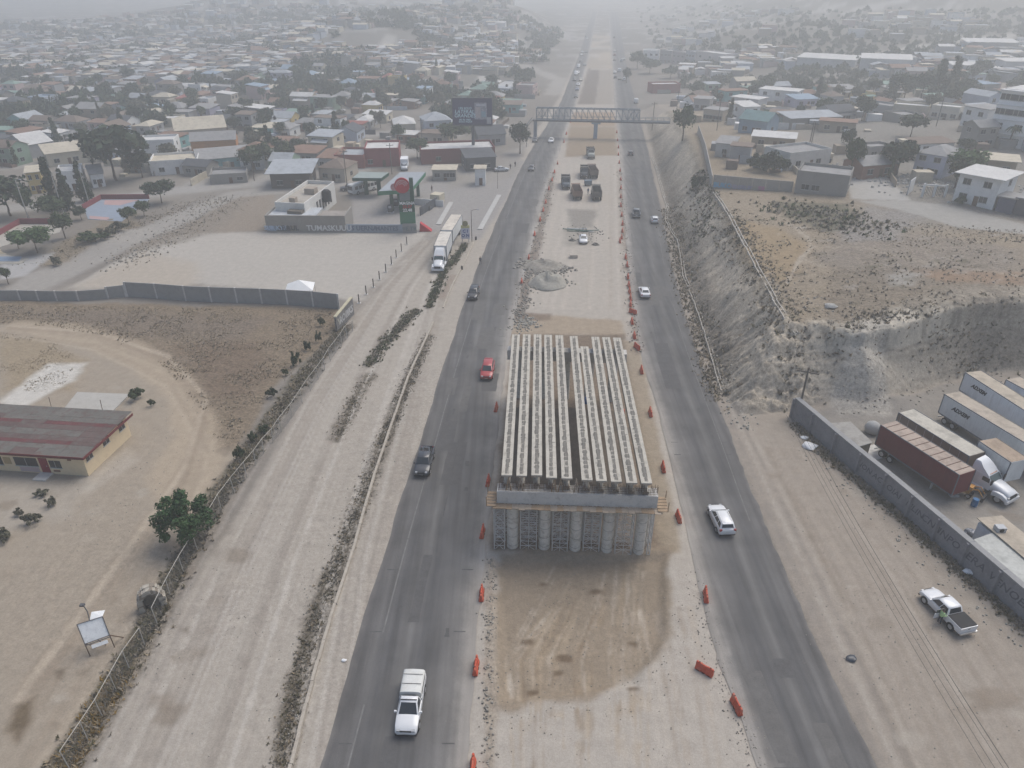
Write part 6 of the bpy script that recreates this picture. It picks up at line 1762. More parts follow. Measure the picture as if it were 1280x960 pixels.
# small orange loader with big tyres by the container end
def loader():
    p = G(1201, 617); t = thing('yard_loader', 'orange yard loader with dark tyres at the red container end', 'loader', (p.x, p.y, .02), heading(VY.x, VY.y) + R(20))
    om = mat('loader_orange', (.40, .20, .05), .6, .2, 1)
    MB().box(-.6,.6,-1.2,1.0,.7,1.35).build('chassis', om, t); MB().box(-.5,.5,.3,1.2,1.35,1.9).build('engine_cover', om, t)
    for sx in (-.5,.5):
        for y in (-.9,.1): MB().bar((sx,y,1.35),(sx,y,2.5),.08).build('cage_post', om, t)
        MB().tube([(sx,.9,1.5),(sx,1.9,2.0),(sx,2.7,1.1)], .07).build('loader_arm', om, t)
    MB().box(-.6,.6,-1.0,.2,2.5,2.58).build('cage_roof', om, t)
    MB().box(-.9,.9,2.6,2.9,.5,1.2).build('bucket', M_BLACK, t); MB().box(-.4,.4,-.9,-.3,1.35,1.6).build('seat', M_BLACK, t)
    wheels(t, (-.8,), .62, .62, .4); wheels(t, (1.0,), .62, .42, .3)
    t.scale = (.8, .8, .8)
loader()
p = G(1217, 632); tag(MB().lathe([(.32,0),(.34,.3),(.33,.65),(.32,.95)],14).build('drum', mat('drum_blue', (.05,.14,.28), .5, .15), None, 40), 'blue drum on the ground in front of the orange loader', 'drum').location = (p.x, p.y, 0)
p = G(1192, 620); tag(MB().box(-.5,.5,-.25,.25,0,.3).build('hitch_dolly', M_STEEL), 'grey steel dolly beside the red container side', 'dolly').location = (p.x, p.y, 0)
# sheds by the wall
def slab_roof_shed(label, quad, z, h_drop, roofm, wallm, name='yard_shed'):
    Q = [G(a, b, z) for a, b in quad]; c = sum(Q, Vector()) / len(Q); t = thing(name, label, 'shed', (c.x, c.y, 0))
    q = [p - Vector((c.x, c.y, 0)) for p in Q]
    MB().slab(q, .08).build('roof', roofm, t)
    lo = [p * .94 for p in q]
    MB().frustum([(p.x, p.y, -.2) for p in lo], [(p.x, p.y, p.z - .13 - h_drop * 0) for p in lo]).build('wall', wallm, t)
    a, b = lo[0], lo[1]
    return t, q
SR = roofmat('shed_grey', (.30,.285,.26)); SW = wallmat('shed_ochre', (.24,.20,.14))
slab_roof_shed('small grey flat roofed shed just inside the yard wall', [(1068,560),(1091,553),(1063,527),(1034,529)], 2.7, 0, SR, SW)
pad = gl([(1078,578),(1108,572),(1093,556),(1072,562)]); tag(MB().prism(pad, -.1, .1).build('concrete_pad', M_CAP), 'pale concrete slab in front of the small yard shed', 'concrete slab')
t, q = slab_roof_shed('pale corrugated roofed container house at the bottom right yard corner', [(1217,675),(1245,665),(1330,742),(1303,757)], 2.9, 0, roofmat('corrugated_pale', (.43,.43,.40)), wallmat('pale_blue', (.42,.45,.48)))
for k in range(1, 12):
    f = k / 12; a = q[0]*(1-f) + q[3]*f; b = q[1]*(1-f) + q[2]*f
    MB().bar(a + Vector((0,0,.03)), b + Vector((0,0,.03)), .06).build('roof_rib', mat('rib_grey', (.28,.28,.26)), t)
t, q = slab_roof_shed('tan roofed white cabin with an air unit on top in the yard corner', [(1221,648),(1252,645),(1340,715),(1312,725)], 3.1, 0, roofmat('cabin_tan', (.40,.345,.275)), wallmat('cabin_white', (.50,.52,.55)))
a = q[0]*.75 + q[2]*.25
MB().box(a.x-.45, a.x+.45, a.y-.35, a.y+.35, a.z+.01, a.z+.6).build('air_unit', M_LAMP, t); MB().cyl((a.x,a.y-.36,a.z+.3),(a.x,a.y-.35,a.z+.3),.24,n=12).build('fan_guard', M_BLACK, t)
p = G(1212, 668); tag(MB().lathe([(.5,0),(.62,.25),(.5,.5),(.3,.62)],14).build('tarp_bundle', mat('tarp_bundle', (.10,.11,.13), .6, .6, 1.5, stain=(.6,.6,.62), stain_amt=.8), None, 50), 'dark bundle with white wrap beside the cabin', 'bundle').location = (p.x, p.y, 0)
p = G(1089, 541); tag(MB().lathe([(.2,0),(.85,.25),(1.0,.8),(.8,1.35),(.3,1.7)],16).build('water_tank', mat('tank_grey', (.36,.36,.35), .7, .15), None, 50), 'round grey tank behind the small yard shed', 'water tank').location = (p.x, p.y, 0)
# white bag by the wall and scraps
def sack(label, px, py, s, m):
    p = GT(px, py); mb = MB(); r3 = random.Random(int(px)); K = 9; rings = []
    for j, (f, z) in enumerate(((.9,0),(1.05,.18),(.8,.42),(.35,.55))):
        rings.append([(s*f*math.cos(2*math.pi*i/K)*r3.uniform(.7,1.25), s*f*.8*math.sin(2*math.pi*i/K)*r3.uniform(.7,1.25), s*z*r3.uniform(.7,1.2)) for i in range(K)][::-1])
    mb.loft(rings); o = mb.build('sack', m, None, 60); o.location = p; tag(o, label, 'sack')
MWS = mat('white_plastic', (.70,.70,.70), .5, .12, 3); MBS = mat('black_plastic_bag', (.035,.042,.055), .4, .2, 3)
sack('large crumpled white bag by the far end of the yard wall', 1011, 559, .95, MWS)
sack('small white bag near the far end of the yard wall', 1006, 548, .5, MWS)
sack('white painted stones heap at the foot of the yard wall', 1211, 716, .6, MWS)
sack('dark bag lying alone on the right dirt shoulder', 1064, 824, .48, MBS)
sack('small white bag beside the left road kerb strip', 430, 826, .22, MWS)
sack('white heap on the plateau by the brown grass', 1038, 384, 1.0, mat('pale_rubble', (.36,.35,.33)))
# parked pickup with an open door
p = G(1180, 768); q1, q2 = G(1160, 742), G(1200, 782); v = (q1 - q2).normalized()
PK = pickup('white pickup with black bed cover and open door parked on the right dirt', 'white', (p.x, p.y, .02), heading(v.x, v.y), cover=True)
d_ = MB().box(-1.86, -.95, -.55, -.50, .55, 1.15); dd = d_.build('open_door', paint('white'), PK)
MB().box(-1.75, -1.0, -.54, -.51, 1.17, 1.58).build('door_window', M_GLASS, dd)
PKLOC, PKDIR = Vector((p.x, p.y, 0)), v

# ------------------------------------------------------------------ water channels in the cut
def channel(label, pts, w_, z, onterr=True, m=None):
    P = [GT(a, b) if onterr else G(a, b, z) for a, b in pts]
    Q = [P[0]]
    for a, b in zip(P, P[1:]):
        k = max(1, round((b - a).length / 2.5))
        for i in range(1, k + 1):
            q = a + (b - a) * (i / k); q.z = H(q.x, q.y); Q.append(q)
    t = thing('drain_channel', label, 'drain channel', tuple(Q[0])); m = m or mat('channel_concrete', (.40,.37,.325), .9, .2, .8, stain=(.28,.25,.22), stain_amt=.5)
    r3 = random.Random(4)
    for a, b in zip(Q, Q[1:]):
        v = (b - a); n = Vector((-v.y, v.x, 0)).normalized(); o = Q[0]; j = Vector((r3.uniform(-.08,.08), 0, 0))
        a_, b_ = a - o + v.normalized()*.01 + j, b - o - v.normalized()*.01 + j; up = Vector((0,0,1))
        for s in (-1, 1):
            e0, e1 = n*s*w_*.5, n*s*w_*.28
            f = [a_+e1, b_+e1, b_+e0, a_+e0] if s < 0 else [a_+e0, b_+e0, b_+e1, a_+e1]
            MB().frustum([x - up*.9 for x in f][::-1], [x + up*.22 for x in f][::-1]).build('channel_wall', m, t)
        f = [a_-n*w_*.27, a_+n*w_*.27, b_+n*w_*.27, b_-n*w_*.27]
        MB().frustum([x - up*.9 for x in f], [x - up*.02 for x in f]).build('channel_floor', m, t)
channel('narrow pale drain channel winding along the foot of the cut', [(815,196),(822,216),(828,240),(834,258),(833,276),(840,291),(848,300),(853,330),(855,345),(866,370),(876,398),(886,430),(895,462),(903,490)], .62, 0)
channel('straight pale drain channel along the brow of the cut', [(893,241),(905,258),(920,285),(936,315),(952,345),(968,375),(985,403),(995,418)], .75, 0)

# ------------------------------------------------------------------ plateau houses placed one by one
W_ = lambda n, c, s=.35: wallmat(n, c, s)
WHITE = W_('white', (.68,.675,.655)); CREAM = W_('cream', (.50,.45,.35)); PBLUE = W_('pale_blue2', (.42,.46,.52)); BLOCK = M_BLOCK; BEIGE = W_('beige', (.42,.37,.30)); TURQ = W_('turquoise', (.18,.36,.36)); PINK = W_('pink', (.46,.34,.32)); BRICK = W_('brick', (.24,.13,.095)); TEAL = W_('teal', (.13,.24,.25)); YEL = W_('yellow', (.50,.38,.16)); LILAC = W_('lilac', (.36,.34,.42)); TAN = W_('tan', (.34,.28,.21)); ORANGE = W_('orange', (.44,.21,.09)); GREENW = W_('green', (.24,.33,.25)); REDW = W_('red', (.25,.06,.065)); GREYW = W_('mid_grey', (.33,.33,.33))
RGREY = roofmat('grey', (.27,.265,.26)); RWHITE = roofmat('white', (.53,.52,.50), .4); RTIN = roofmat('tin', (.34,.36,.38)); RRUST = roofmat('rust', (.22,.14,.105)); RRED = roofmat('red', (.26,.095,.08)); RBROWN = roofmat('brown', (.18,.14,.115)); RDARK = roofmat('dark', (.09,.095,.105)); RTEAL = roofmat('teal', (.13,.21,.215)); RCREAM = roofmat('cream', (.48,.43,.34)); RBLUE = roofmat('blue', (.24,.31,.38)); RGREEN = roofmat('green', (.19,.27,.23)); RPINK = roofmat('pink', (.42,.31,.285))
FW4 = ((0,-.27),(0,.22),(1,0),(3,.1)); FW6 = ((0,-.33),(0,0),(0,.33),(1,-.2),(1,.2),(3,0))
def two_storey():
    t = house_px('white two storey house with wide flat pale roof above the dirt plateau', (1190,251), (1240,262.5), 9.5, 6.0, WHITE, RWHITE, storeys=2, wins=((0,-.28),(0,.22),(1,.1),(3,0)), over=.9)
    w_ = 5.0
    return t
two_storey()
house_px('dark blue gated garage front right of the white two storey house', (1243,264), (1264,268), 5, 3.0, W_('navy', (.10,.11,.16)), RGREY, wins=(), door=False, cat='garage', name='garage')
house_px('charcoal gated garage at the right photo edge beside the navy one', (1265,268), (1300,275), 6, 3.4, W_('charcoal', (.085,.085,.10)), RGREY, wins=(), door=False, cat='garage', name='garage')
house_px('lilac white house with porch balcony and grey hip roof between trees', (1139,218), (1176,224), 9, 5.2, W_('lilac_white', (.47,.48,.56)), RGREY, style='hip', storeys=2, wins=FW4)
house_px('brown walled house with pale flat roof behind the white two storey house', (1224,218), (1266,222), 8, 3.4, TAN, RCREAM, wins=FW4, over=.7)
BRIGHT = W_('bright_white', (.80,.795,.78), .2)
def four_storey():
    A_ = GT(1231,181); B_ = GT(1300,190); v = Vector((B_.x-A_.x, B_.y-A_.y, 0)); n = Vector((-v.y, v.x, 0)).normalized(); L = v.length; c = (A_+B_)/2 + n*6
    t = thing('apartment_building', 'tall white four storey building at the right photo edge', 'building', (c.x, c.y, A_.z), math.atan2(v.y, v.x))
    D_ = 12; hs = 3.5; inset = (0, 0, 0, 1.0)
    for s in range(4):
        o = -.5 if s in (1, 2) else 0
        MB().box(-L/2, L/2, -D_/2 + o, D_/2, s*hs + (.003 if s else -1.5), (s+1)*hs).build('storey', BRIGHT, t)
        MB().box(-L/2-.15, L/2+.15, -D_/2-.75, D_/2+.1, (s+1)*hs-.30, (s+1)*hs-.02).build('ledge', W_('ledge', (.64,.63,.61)), t)
        for u in ((-.36,-.12,.14,.38) if s >= 2 else (-.36,.0,.3)):
            ww = 3.4 if s >= 2 else 1.9; y = -D_/2 + o
            w1 = MB().box(u*L-ww/2, u*L+ww/2, y-.04, y+.05, s*hs+1.1, s*hs+2.5).build('window', M_WIN, t)
            MB().box(u*L-ww/2-.1, u*L+ww/2+.1, y-.12, y-.041, s*hs+.95, s*hs+1.097).build('window_frame', M_FRAME, w1)
            for k in (1, 2): MB().box(u*L-ww/2+ww*k/3-.05, u*L-ww/2+ww*k/3+.05, y-.07, y-.041, s*hs+1.1, s*hs+2.5).build('window_frame', M_FRAME, w1)
    MB().box(-L/2+.3, L/2-.3, -D_/2+.6, D_/2-.3, 4*hs+.003, 4*hs+.12).build('roof', RWHITE, t); MB().box(-L*.1, L*.3, 0, D_/2-.6, 4*hs+.125, 4*hs+1.4).build('roof_hut', BRIGHT, t)
four_storey()
house_px('long cream row house with tall dark openings left of the white corner house', (1113,148), (1158,148.5), 8, 4.6, CREAM, RWHITE, wins=FW6, style='parapet')
house_px('cream row house with green doors between the long row and the corner house', (1160,149), (1196,150), 8, 4.4, W_('ivory', (.54,.50,.42)), RWHITE, wins=FW6, style='parapet')
house_px('white two storey corner house with dark garage beside the four storey building', (1198,160), (1228,165), 9, 6.2, WHITE, RGREY, storeys=2, wins=FW4)
house_px('concrete row house with dark bays left end of the cream row', (1075,145), (1112,147), 8, 4.4, GREYW, RGREY, wins=FW6, style='parapet')
house_px('unfinished grey block house at the end of the graffiti wall', (992,241), (1057,246), 9, 5.0, BLOCK, RGREY, wins=((0,-.3),(0,-.1),(1,0)), style='parapet', door=False)
house_px('roofless white walled house with grey beams behind the unfinished block house', (984,214), (1036,205), 9, 4.4, W_('chalk', (.52,.51,.48)), RGREY, wins=FW4, style='parapet')
house_px('small block house with low grey roof on the brow of the cut', (893,196), (915,197), 7, 3.6, W_('chalk2', (.50,.50,.48)), RGREY, wins=((0,0),(3,0)), style='mono')
house_px('plain grey cube hut right of the block house on the brow', (911,203), (936,204), 5, 4.2, GREYW, RBROWN, wins=(), style='flat')
house_px('low hut with long white roof behind the grey cube hut', (938,184), (992,186), 6, 3.0, TAN, RWHITE, wins=FW4, style='mono')
house_px('blue gable house with teal roof and pale window on the plateau', (922,166), (957,168), 9, 4.4, W_('slate_blue', (.21,.29,.36)), RTEAL, wins=FW4, style='gable')
house_px('wide teal walled house with rust brown roof beside the blue gable house', (958,160), (1002,160), 9, 3.6, TEAL, RBROWN, wins=FW4, style='mono')
house_px('long shed with bright tilted grey roof right of the teal house', (986,162), (1050,157), 8, 3.2, BLOCK, RTIN, wins=(), style='mono')
house_px('tan block house with orange trim below the tilted roof shed', (1022,165), (1068,166), 6, 3.2, TAN, RRUST, wins=FW4)
house_px('white two storey house with pale terrace above the blue gable house', (946,131), (994,131), 9, 6.0, WHITE, RWHITE, wins=FW6, storeys=2)
house_px('pale house with columned front left of the blue gable house', (878,151), (902,152), 7, 4.0, BEIGE, RGREY, wins=((0,-.36),(0,-.18),(0,0),(0,.18),(0,.36)))
house_px('low house with bright pink white roof above the columned house', (886,124), (912,124), 8, 3.0, PINK, RPINK, wins=FW4, style='mono')
house_px('white block house with two small windows beside the pink roofed one', (912,135), (946,136), 8, 4.2, W_('white_b', (.54,.54,.54)), RWHITE, wins=FW4)
house_px('grey flat house beside the dark bushes left of the white block house', (866,138), (886,138), 8, 4.4, GREYW, RGREY, wins=FW4)
house_px('red shop front with pale canopy by the far right road', (815,117), (850,116), 9, 4.4, REDW, RWHITE, wins=(), door=True, style='parapet', cat='shop', name='shop')
house_px('white two storey shop with dark windows, left end of the hazy shop row', (803,79), (823,79), 12, 8, WHITE, RWHITE, storeys=2, wins=FW6, style='parapet', cat='shop', name='shop')
house_px('dark grey two storey shop in the hazy shop row', (824,79), (838,79), 12, 8, W_('dgrey', (.17,.18,.20)), RWHITE, storeys=2, wins=FW6, style='parapet', cat='shop', name='shop')
house_px('mauve shop in the middle of the hazy shop row', (839,80), (855,80), 12, 7.6, W_('mauve', (.25,.22,.24)), RGREY, storeys=2, wins=FW6, style='parapet', cat='shop', name='shop')
house_px('blue grey shop in the hazy shop row beside the pale long one', (856,80), (867,80), 12, 7.8, W_('bluegrey', (.22,.25,.28)), RWHITE, storeys=2, wins=FW6, style='parapet', cat='shop', name='shop')
house_px('long pale two storey shop, right end of the hazy shop row', (868,81), (905,81), 12, 8, W_('palerose', (.50,.45,.43)), RWHITE, storeys=2, wins=FW6, style='parapet', cat='shop', name='shop')
for lab, a, b, h_, d_ in (('long white warehouse on the far right hillside, leftmost of four', (994,87), (1068,84), 6, 13), ('white warehouse with pale roof right of the longest one on the hillside', (1073,91), (1137,88), 6.5, 13),
                          ('narrow bright roofed warehouse above the dark conifers', (1187,95), (1231,95), 4.5, 8), ('bright roofed warehouse at the right photo edge on the hillside', (1253,92), (1300,92), 5, 8), ('grey warehouse high on the far right slope', (1205,64), (1270,66), 5, 12)):
    house_px(lab, a, b, d_, h_, W_('ware_white', (.55,.55,.54)) if 'grey' not in lab else GREYW, RWHITE, wins=((0,-.3),(0,0),(0,.3)), style='mono', door=True, cat='warehouse', name='warehouse')
# graffiti boundary wall of the plateau yard
def plateau_wall():
    pts = [(872,166),(880,190),(889,234)]
    panel_wall('pale boundary wall along the brow of the cut', pts, [2.4, 2.6, 2.6], name='boundary_wall', m=W_('wall_pale', (.36,.34,.31)), posts=False)
    A_ = GT(890,235); B_ = GT(990,240); v = B_ - A_; L = Vector((v.x, v.y, 0)).length
    t = thing('boundary_wall', 'grey boundary wall with blue and pink graffiti on the plateau edge', 'wall', tuple(A_), math.atan2(v.y, v.x))
    k = 6
    for i in range(k): MB().box(L*i/k+.02, L*(i+1)/k-.02, 0, .25, -1.4, 3.0).build('panel', mat('plateau_wall', (.30,.28,.255), .9, .15, .6, stain=(.24,.22,.2), stain_amt=.4), t)
    for s, x, z, sz, c in (('BUKO', L*.13, .75, 1.5, (.16,.34,.48)), ('NIHS', L*.30, .7, 1.2, (.30,.29,.36)), ('RUK', L*.44, .7, 1.2, (.27,.25,.34)), ('S8', L*.62, .75, 1.5, (.42,.17,.28))):
        o = link('lettering', txt_mesh(s, sz, mat('spray_p%d' % int(c[0]*100), c, .85, .15), 0, .004, .08), t); o.location = (x, -.02, z); o.rotation_euler = (R(90), 0, 0)
plateau_wall()
# white gate panel and gate by the plateau street
p = GT(1137, 241); t = thing('gate_panel', 'white sheet gate standing open beside the plateau street', 'gate', tuple(p), R(50)); MB().box(-2.2,2.2,-.06,.06,-.3,3.0).build('gate_leaf', WHITE, t); MB().box(-2.3,-2.2,-.1,.1,-.3,3.1).build('gate_post', M_STEEL, t)
p = GT(1166, 246); t = thing('iron_gate', 'white arched iron gate left of the two storey house', 'gate', tuple(p), R(-12))
for x in (-2.2, 0, 2.2): MB().box(x-.2, x+.2, -.2, .2, -.3, 2.7).build('gate_pillar', WHITE, t)
for x0 in (-2.0, .2):
    for k in range(6): MB().bar((x0 + .3*k + .15, 0, 0), (x0 + .3*k + .15, 0, 2.1), .07).build('gate_bar', M_BLACK, t)
for x in (-1.1, 1.1): MB().box(x-1.05, x+1.05, -.12, .12, 2.3, 2.55).build('gate_lintel', WHITE, t)
# ------------------------------------------------------------------ houses of the town on the left, placed one by one where they stand out
house_px('long red walled warehouse with white roof behind the gas station', (457,209), (500,208), 12, 5.6, REDW, RWHITE, wins=((0,-.35),), style='parapet', cat='warehouse', name='warehouse')
house_px('lower red walled warehouse left of the tall red one', (419,210), (456,210.5), 11, 4.0, W_('red_b', (.27,.085,.075)), RTIN, wins=(), style='parapet', cat='warehouse', name='warehouse')
house_px('long dark red walled yard building under the billboard', (527,206), (619,202.5), 12, 4.6, W_('red_c', (.20,.06,.06)), RWHITE, wins=FW4, style='parapet', cat='warehouse', name='warehouse')
house_px('open brown timber shed with grey tin roof left of the gas station shop', (340,236), (388,235), 11, 4.2, W_('timber', (.10,.085,.075)), RTIN, wins=FW4, style='mono', cat='shed', name='shed', over=1.2)
house_px('beige house with brown hip roof beside the open timber shed', (400,226), (432,228), 9, 3.8, BEIGE, RBROWN, wins=FW4, style='hip')
house_px('grey house with low rust roof behind the beige hip roof house', (398,211), (420,212), 9, 3.2, GREYW, RRUST, wins=FW4, style='mono')
house_px('small block kiosk under the billboard by the station forecourt', (541,226), (570,226), 6, 3.0, W_('kiosk', (.30,.285,.26)), RCREAM, wins=((0,-.3),(0,.1),(0,.35)), cat='kiosk', name='kiosk')
house_px('white square kiosk with flat roof right of the block kiosk', (594,232), (607,232), 4, 4.6, WHITE, RCREAM, wins=(), cat='kiosk', name='kiosk')
house_px('dark tin roofed workshop behind the white kiosk', (583,215), (620,213), 9, 4.0, W_('soot', (.10,.10,.10)), RDARK, wins=FW4, style='mono', cat='workshop', name='workshop')
house_px('grey house with dark shingle roof right of the billboard pole', (598,183), (632,181), 10, 3.8, GREYW, RDARK, wins=FW4, style='gable')
house_px('white two storey house with flat roof right of the big dark tree', (177,201), (222,199), 9, 6.2, WHITE, RWHITE, storeys=2, wins=FW4, style='parapet')
house_px('white stepped house in front of the white two storey house', (190,220), (250,216), 11, 4.2, WHITE, RCREAM, wins=FW4, style='parapet')
house_px('turquoise fronted house with long grey roof at the dirt lane', (250,215), (325,208), 11, 3.4, TURQ, RGREY, wins=FW4, style='mono')
house_px('orange ended brown shed above the turquoise house', (241,193), (297,190), 9, 4.2, ORANGE, RGREY, wins=(), style='gable', cat='shed', name='shed')
house_px('grey block yard building at the dirt lane corner', (264,231), (310,228), 8, 2.8, BLOCK, RGREY, wins=((0,.3),(1,0)), style='parapet')
house_px('long cream roofed hall behind the white two storey house', (222,178), (285,173), 14, 4.0, BEIGE, RCREAM, wins=FW4, style='gable', cat='hall', name='hall')
house_px('cream roofed house left of the big dark tree', (62,209), (110,203), 11, 3.8, CREAM, RCREAM, wins=FW4, style='mono')
house_px('yellow walled house between the dark trees at the left', (40,243), (58,241), 9, 5.6, YEL, RCREAM, storeys=2, wins=FW4)
house_px('white house behind the conifers by the ball court', (78,240), (108,237), 9, 5.4, WHITE, RWHITE, storeys=2, wins=FW4, style='parapet')
house_px('grey gable house below the big dark tree', (117,235), (133,233), 8, 3.8, WHITE, RGREY, wins=FW4, style='gable')
house_px('big white roofed hall at the left among the near town houses', (38,199), (70,193), 12, 4.4, GREYW, RWHITE, wins=(), style='gable', cat='hall', name='hall')
house_px('pale blue two storey house with a curved white roof left of the billboard', (533,174), (565,172), 10, 6.2, PBLUE, RTIN, storeys=2, wins=FW4, style='hip')
house_px('domed white house left of the pale blue two storey house', (494,172), (520,171), 11, 4.6, CREAM, RWHITE, wins=FW4, style='hip')
MANUAL = [o for o in SC.objects if o.parent is None and o.type == 'EMPTY' and o.get('category') in ('house','warehouse','shed','hall','kiosk','workshop','building','shop','garage','canopy')]
TAKEN = [(o.location.x, o.location.y, 9.0) for o in MANUAL]

# ------------------------------------------------------------------ the remaining houses, each by itself
WC = [('white', WHITE), ('cream', CREAM), ('grey block', BLOCK), ('beige', BEIGE), ('pale blue', PBLUE), ('pink', PINK), ('turquoise', TURQ), ('brick', BRICK), ('tan', TAN), ('light grey', GREYW), ('lilac', LILAC), ('yellow', YEL), ('mint green', GREENW), ('white', WHITE), ('light grey', GREYW), ('cream', CREAM), ('grey block', BLOCK)]
RC = [('grey', RGREY), ('white', RWHITE), ('tin', RTIN), ('rust brown', RRUST), ('red', RRED), ('brown', RBROWN), ('dark', RDARK), ('cream', RCREAM), ('blue grey', RBLUE), ('faded green', RGREEN), ('grey', RGREY), ('brown', RBROWN), ('rust brown', RRUST), ('dark', RDARK), ('grey', RGREY), ('white', RWHITE), ('tin', RTIN)]
ST = [('flat', 'flat'), ('parapet', 'walled flat'), ('mono', 'sloping'), ('gable', 'gabled'), ('hip', 'hipped'), ('mono', 'sloping')]
MARKS = [('the gas station', GT(490,245)), ('the red warehouse', GT(470,200)), ('the billboard', GT(592,190)), ('the ball courts', GT(120,262)), ('the big dark tree', GT(145,215)), ('the dirt lane', GT(330,225)), ('the left photo edge', GT(10,200)), ('the footbridge stairs', GT(655,165)),
         ('the hazy left slope', GT(560,110)), ('the far left tree belt', GT(200,130)), ('the far left rooftops', GT(60,130)), ('the roadside hill', GT(640,100)), ('the shop row', GT(850,82)), ('the plateau street', GT(1080,220)), ('the teal house', GT(975,155)), ('the warehouses', GT(1060,90)), ('the four storey building', GT(1250,170)), ('the hillside conifers', GT(1160,105)), ('the red shop', GT(830,112)), ('the far town middle', GT(400,130))]
def near_mark(x, y):
    return min(MARKS, key=lambda m: (m[1].x - x) ** 2 + (m[1].y - y) ** 2)[0]
TOWN = gl([(-90,262),(90,236),(240,220),(330,222),(410,205),(470,190),(560,196),(640,160),(668,130),(690,108),(600,108),(520,90),(430,78),(300,72),(100,72),(-120,80)])
NOGO = [gl(q) for q in ([(330,250),(330,222),(440,205),(545,205),(545,240),(440,300)], [(-80,340),(-80,268),(200,238),(200,290)], [(522,240),(522,212),(640,205),(640,240)])]
cand = []
th = R(-11); ca, sa = math.cos(th), math.sin(th)
for i in range(-50, 70):
    for j in range(0, 90):
        if j % 5 == 4 or i % 7 == 6: continue
        lx = i * 11.2 + rnd.uniform(-2, 2); ly = j * 11.6 + rnd.uniform(-2, 2)
        x, y = -60 + lx * ca - ly * sa, 150 + lx * sa + ly * ca
        cand.append((x, y, th))
ca, sa = math.cos(R(14)), math.sin(R(14))
cr = []
for i in range(-10, 40):
    for j in range(0, 40):
        if j % 4 == 3: continue
        lx = i * 13.5 + rnd.uniform(-2.2, 2.2); ly = j * 14 + rnd.uniform(-2.2, 2.2)
        cr.append((60 + lx * ca - ly * sa, 165 + lx * sa + ly * ca, R(14)))
RTOWN = gl([(842,150),(905,165),(1060,160),(1075,200),(1180,165),(1220,175),(1290,150),(1300,108),(1010,112),(1000,98),(880,98),(815,125)], 9)
RT2 = gl([(1040,205),(1068,200),(1075,185),(1130,175),(1230,180),(1290,200),(1300,245),(1180,215),(1120,200),(1060,232)], 12)
def filt(c, inc, exc):
    X = np.array([q[0] for q in c]); Y = np.array([q[1] for q in c])
    ok = np.zeros(len(c), bool)
    for P in inc: ok |= in_poly(X, Y, P)
    for P in exc: ok &= ~in_poly(X, Y, P)
    ok &= (X < fL1(np.clip(Y, 30, 1400)) - 16) | (X > fR2(np.clip(Y, 30, 1400)) + 22)
    ok &= np.abs(X) < Y * .84 + 20
    return [q for q, o in zip(c, ok) if o]
cl = filt(cand, [TOWN], NOGO); cr = filt(cr, [RTOWN, RT2], [])
cl.sort(key=lambda q: q[0]**2 + q[1]**2); cr.sort(key=lambda q: q[0]**2 + q[1]**2)
def free(x, y, r):
    return all((x - a) ** 2 + (y - b) ** 2 > (r + c) ** 2 * .55 for a, b, c in TAKEN)
USED = set(LABELS); HOUSES = []
LAST = [None]
def auto_house(x, y, a, side):
    dist = math.hypot(x, y)
    for tries in range(60):
        wn_, wm = rnd.choice(WC); rn_, rm = rnd.choice(RC); sk, sn = rnd.choice(ST)
        two = rnd.random() < .16; w_, d_ = rnd.uniform(5.5, 11), rnd.uniform(5, 8.5)
        size = 'two storey' if two else ('long' if w_ > 9.8 else ('small' if w_ < 7.0 else 'low'))
        lab = '%s %s house with %s %s roof near %s' % (size, wn_, sn, rn_, near_mark(x, y)); lab = lab.replace('two storey', 'two-storey')
        if lab not in USED: break
    else: return False
    USED.add(lab)
    z = H(x, y); h = 5.6 if two else rnd.uniform(2.7, 3.5)
    wins = FW4 if dist < 330 else ((0, -.25), (0, .22))
    rz = a + (R(90) if rnd.random() < .3 else 0) + R(rnd.uniform(-5, 5))
    LAST[0] = house(lab, (x, y, z), rz, w_, d_, h, wm, rm, style=sk, wins=wins, storeys=2 if two else 1, group='houses of the hazy town' if side == 'l' else 'houses on the right plateau', tank=rnd.random() < .3, awning=rnd.random() < .25, over=rnd.uniform(.1, .5))
    if sk in ('flat', 'parapet') and rnd.random() < .5:
        st_ = MB()
        for k in range(8):
            ex, ey = rnd.choice((-1, 1)) * w_ * .45 + rnd.uniform(-.1, .1), rnd.uniform(-.45, .45) * d_
            st_.bar((ex, ey, h - .5), (ex, ey, h + rnd.uniform(.5, 1.1)), .05)
        tag(st_.build('rebar_stubs', M_REBAR, LAST[0]), kind='stuff')
    HOUSES.append((x, y, wn_ + ' house', lab)); TAKEN.append((x, y, max(w_, d_) * .55)); return True
far = []
nl = 0
for x, y, a in cl:
    if not free(x, y, 5.0): continue
    if nl < 215:
        if rnd.random() < .13: continue
        nl += auto_house(x, y, a, 'l')
    else: far.append((x, y, a))
nr = 0
for x, y, a in cr:
    if not free(x, y, 6.0): continue
    if nr < 62:
        if rnd.random() < .1: continue
        nr += auto_house(x, y, a, 'r')
    else: far.append((x, y, a))
print('auto houses', nl, nr, 'far candidates', len(far))
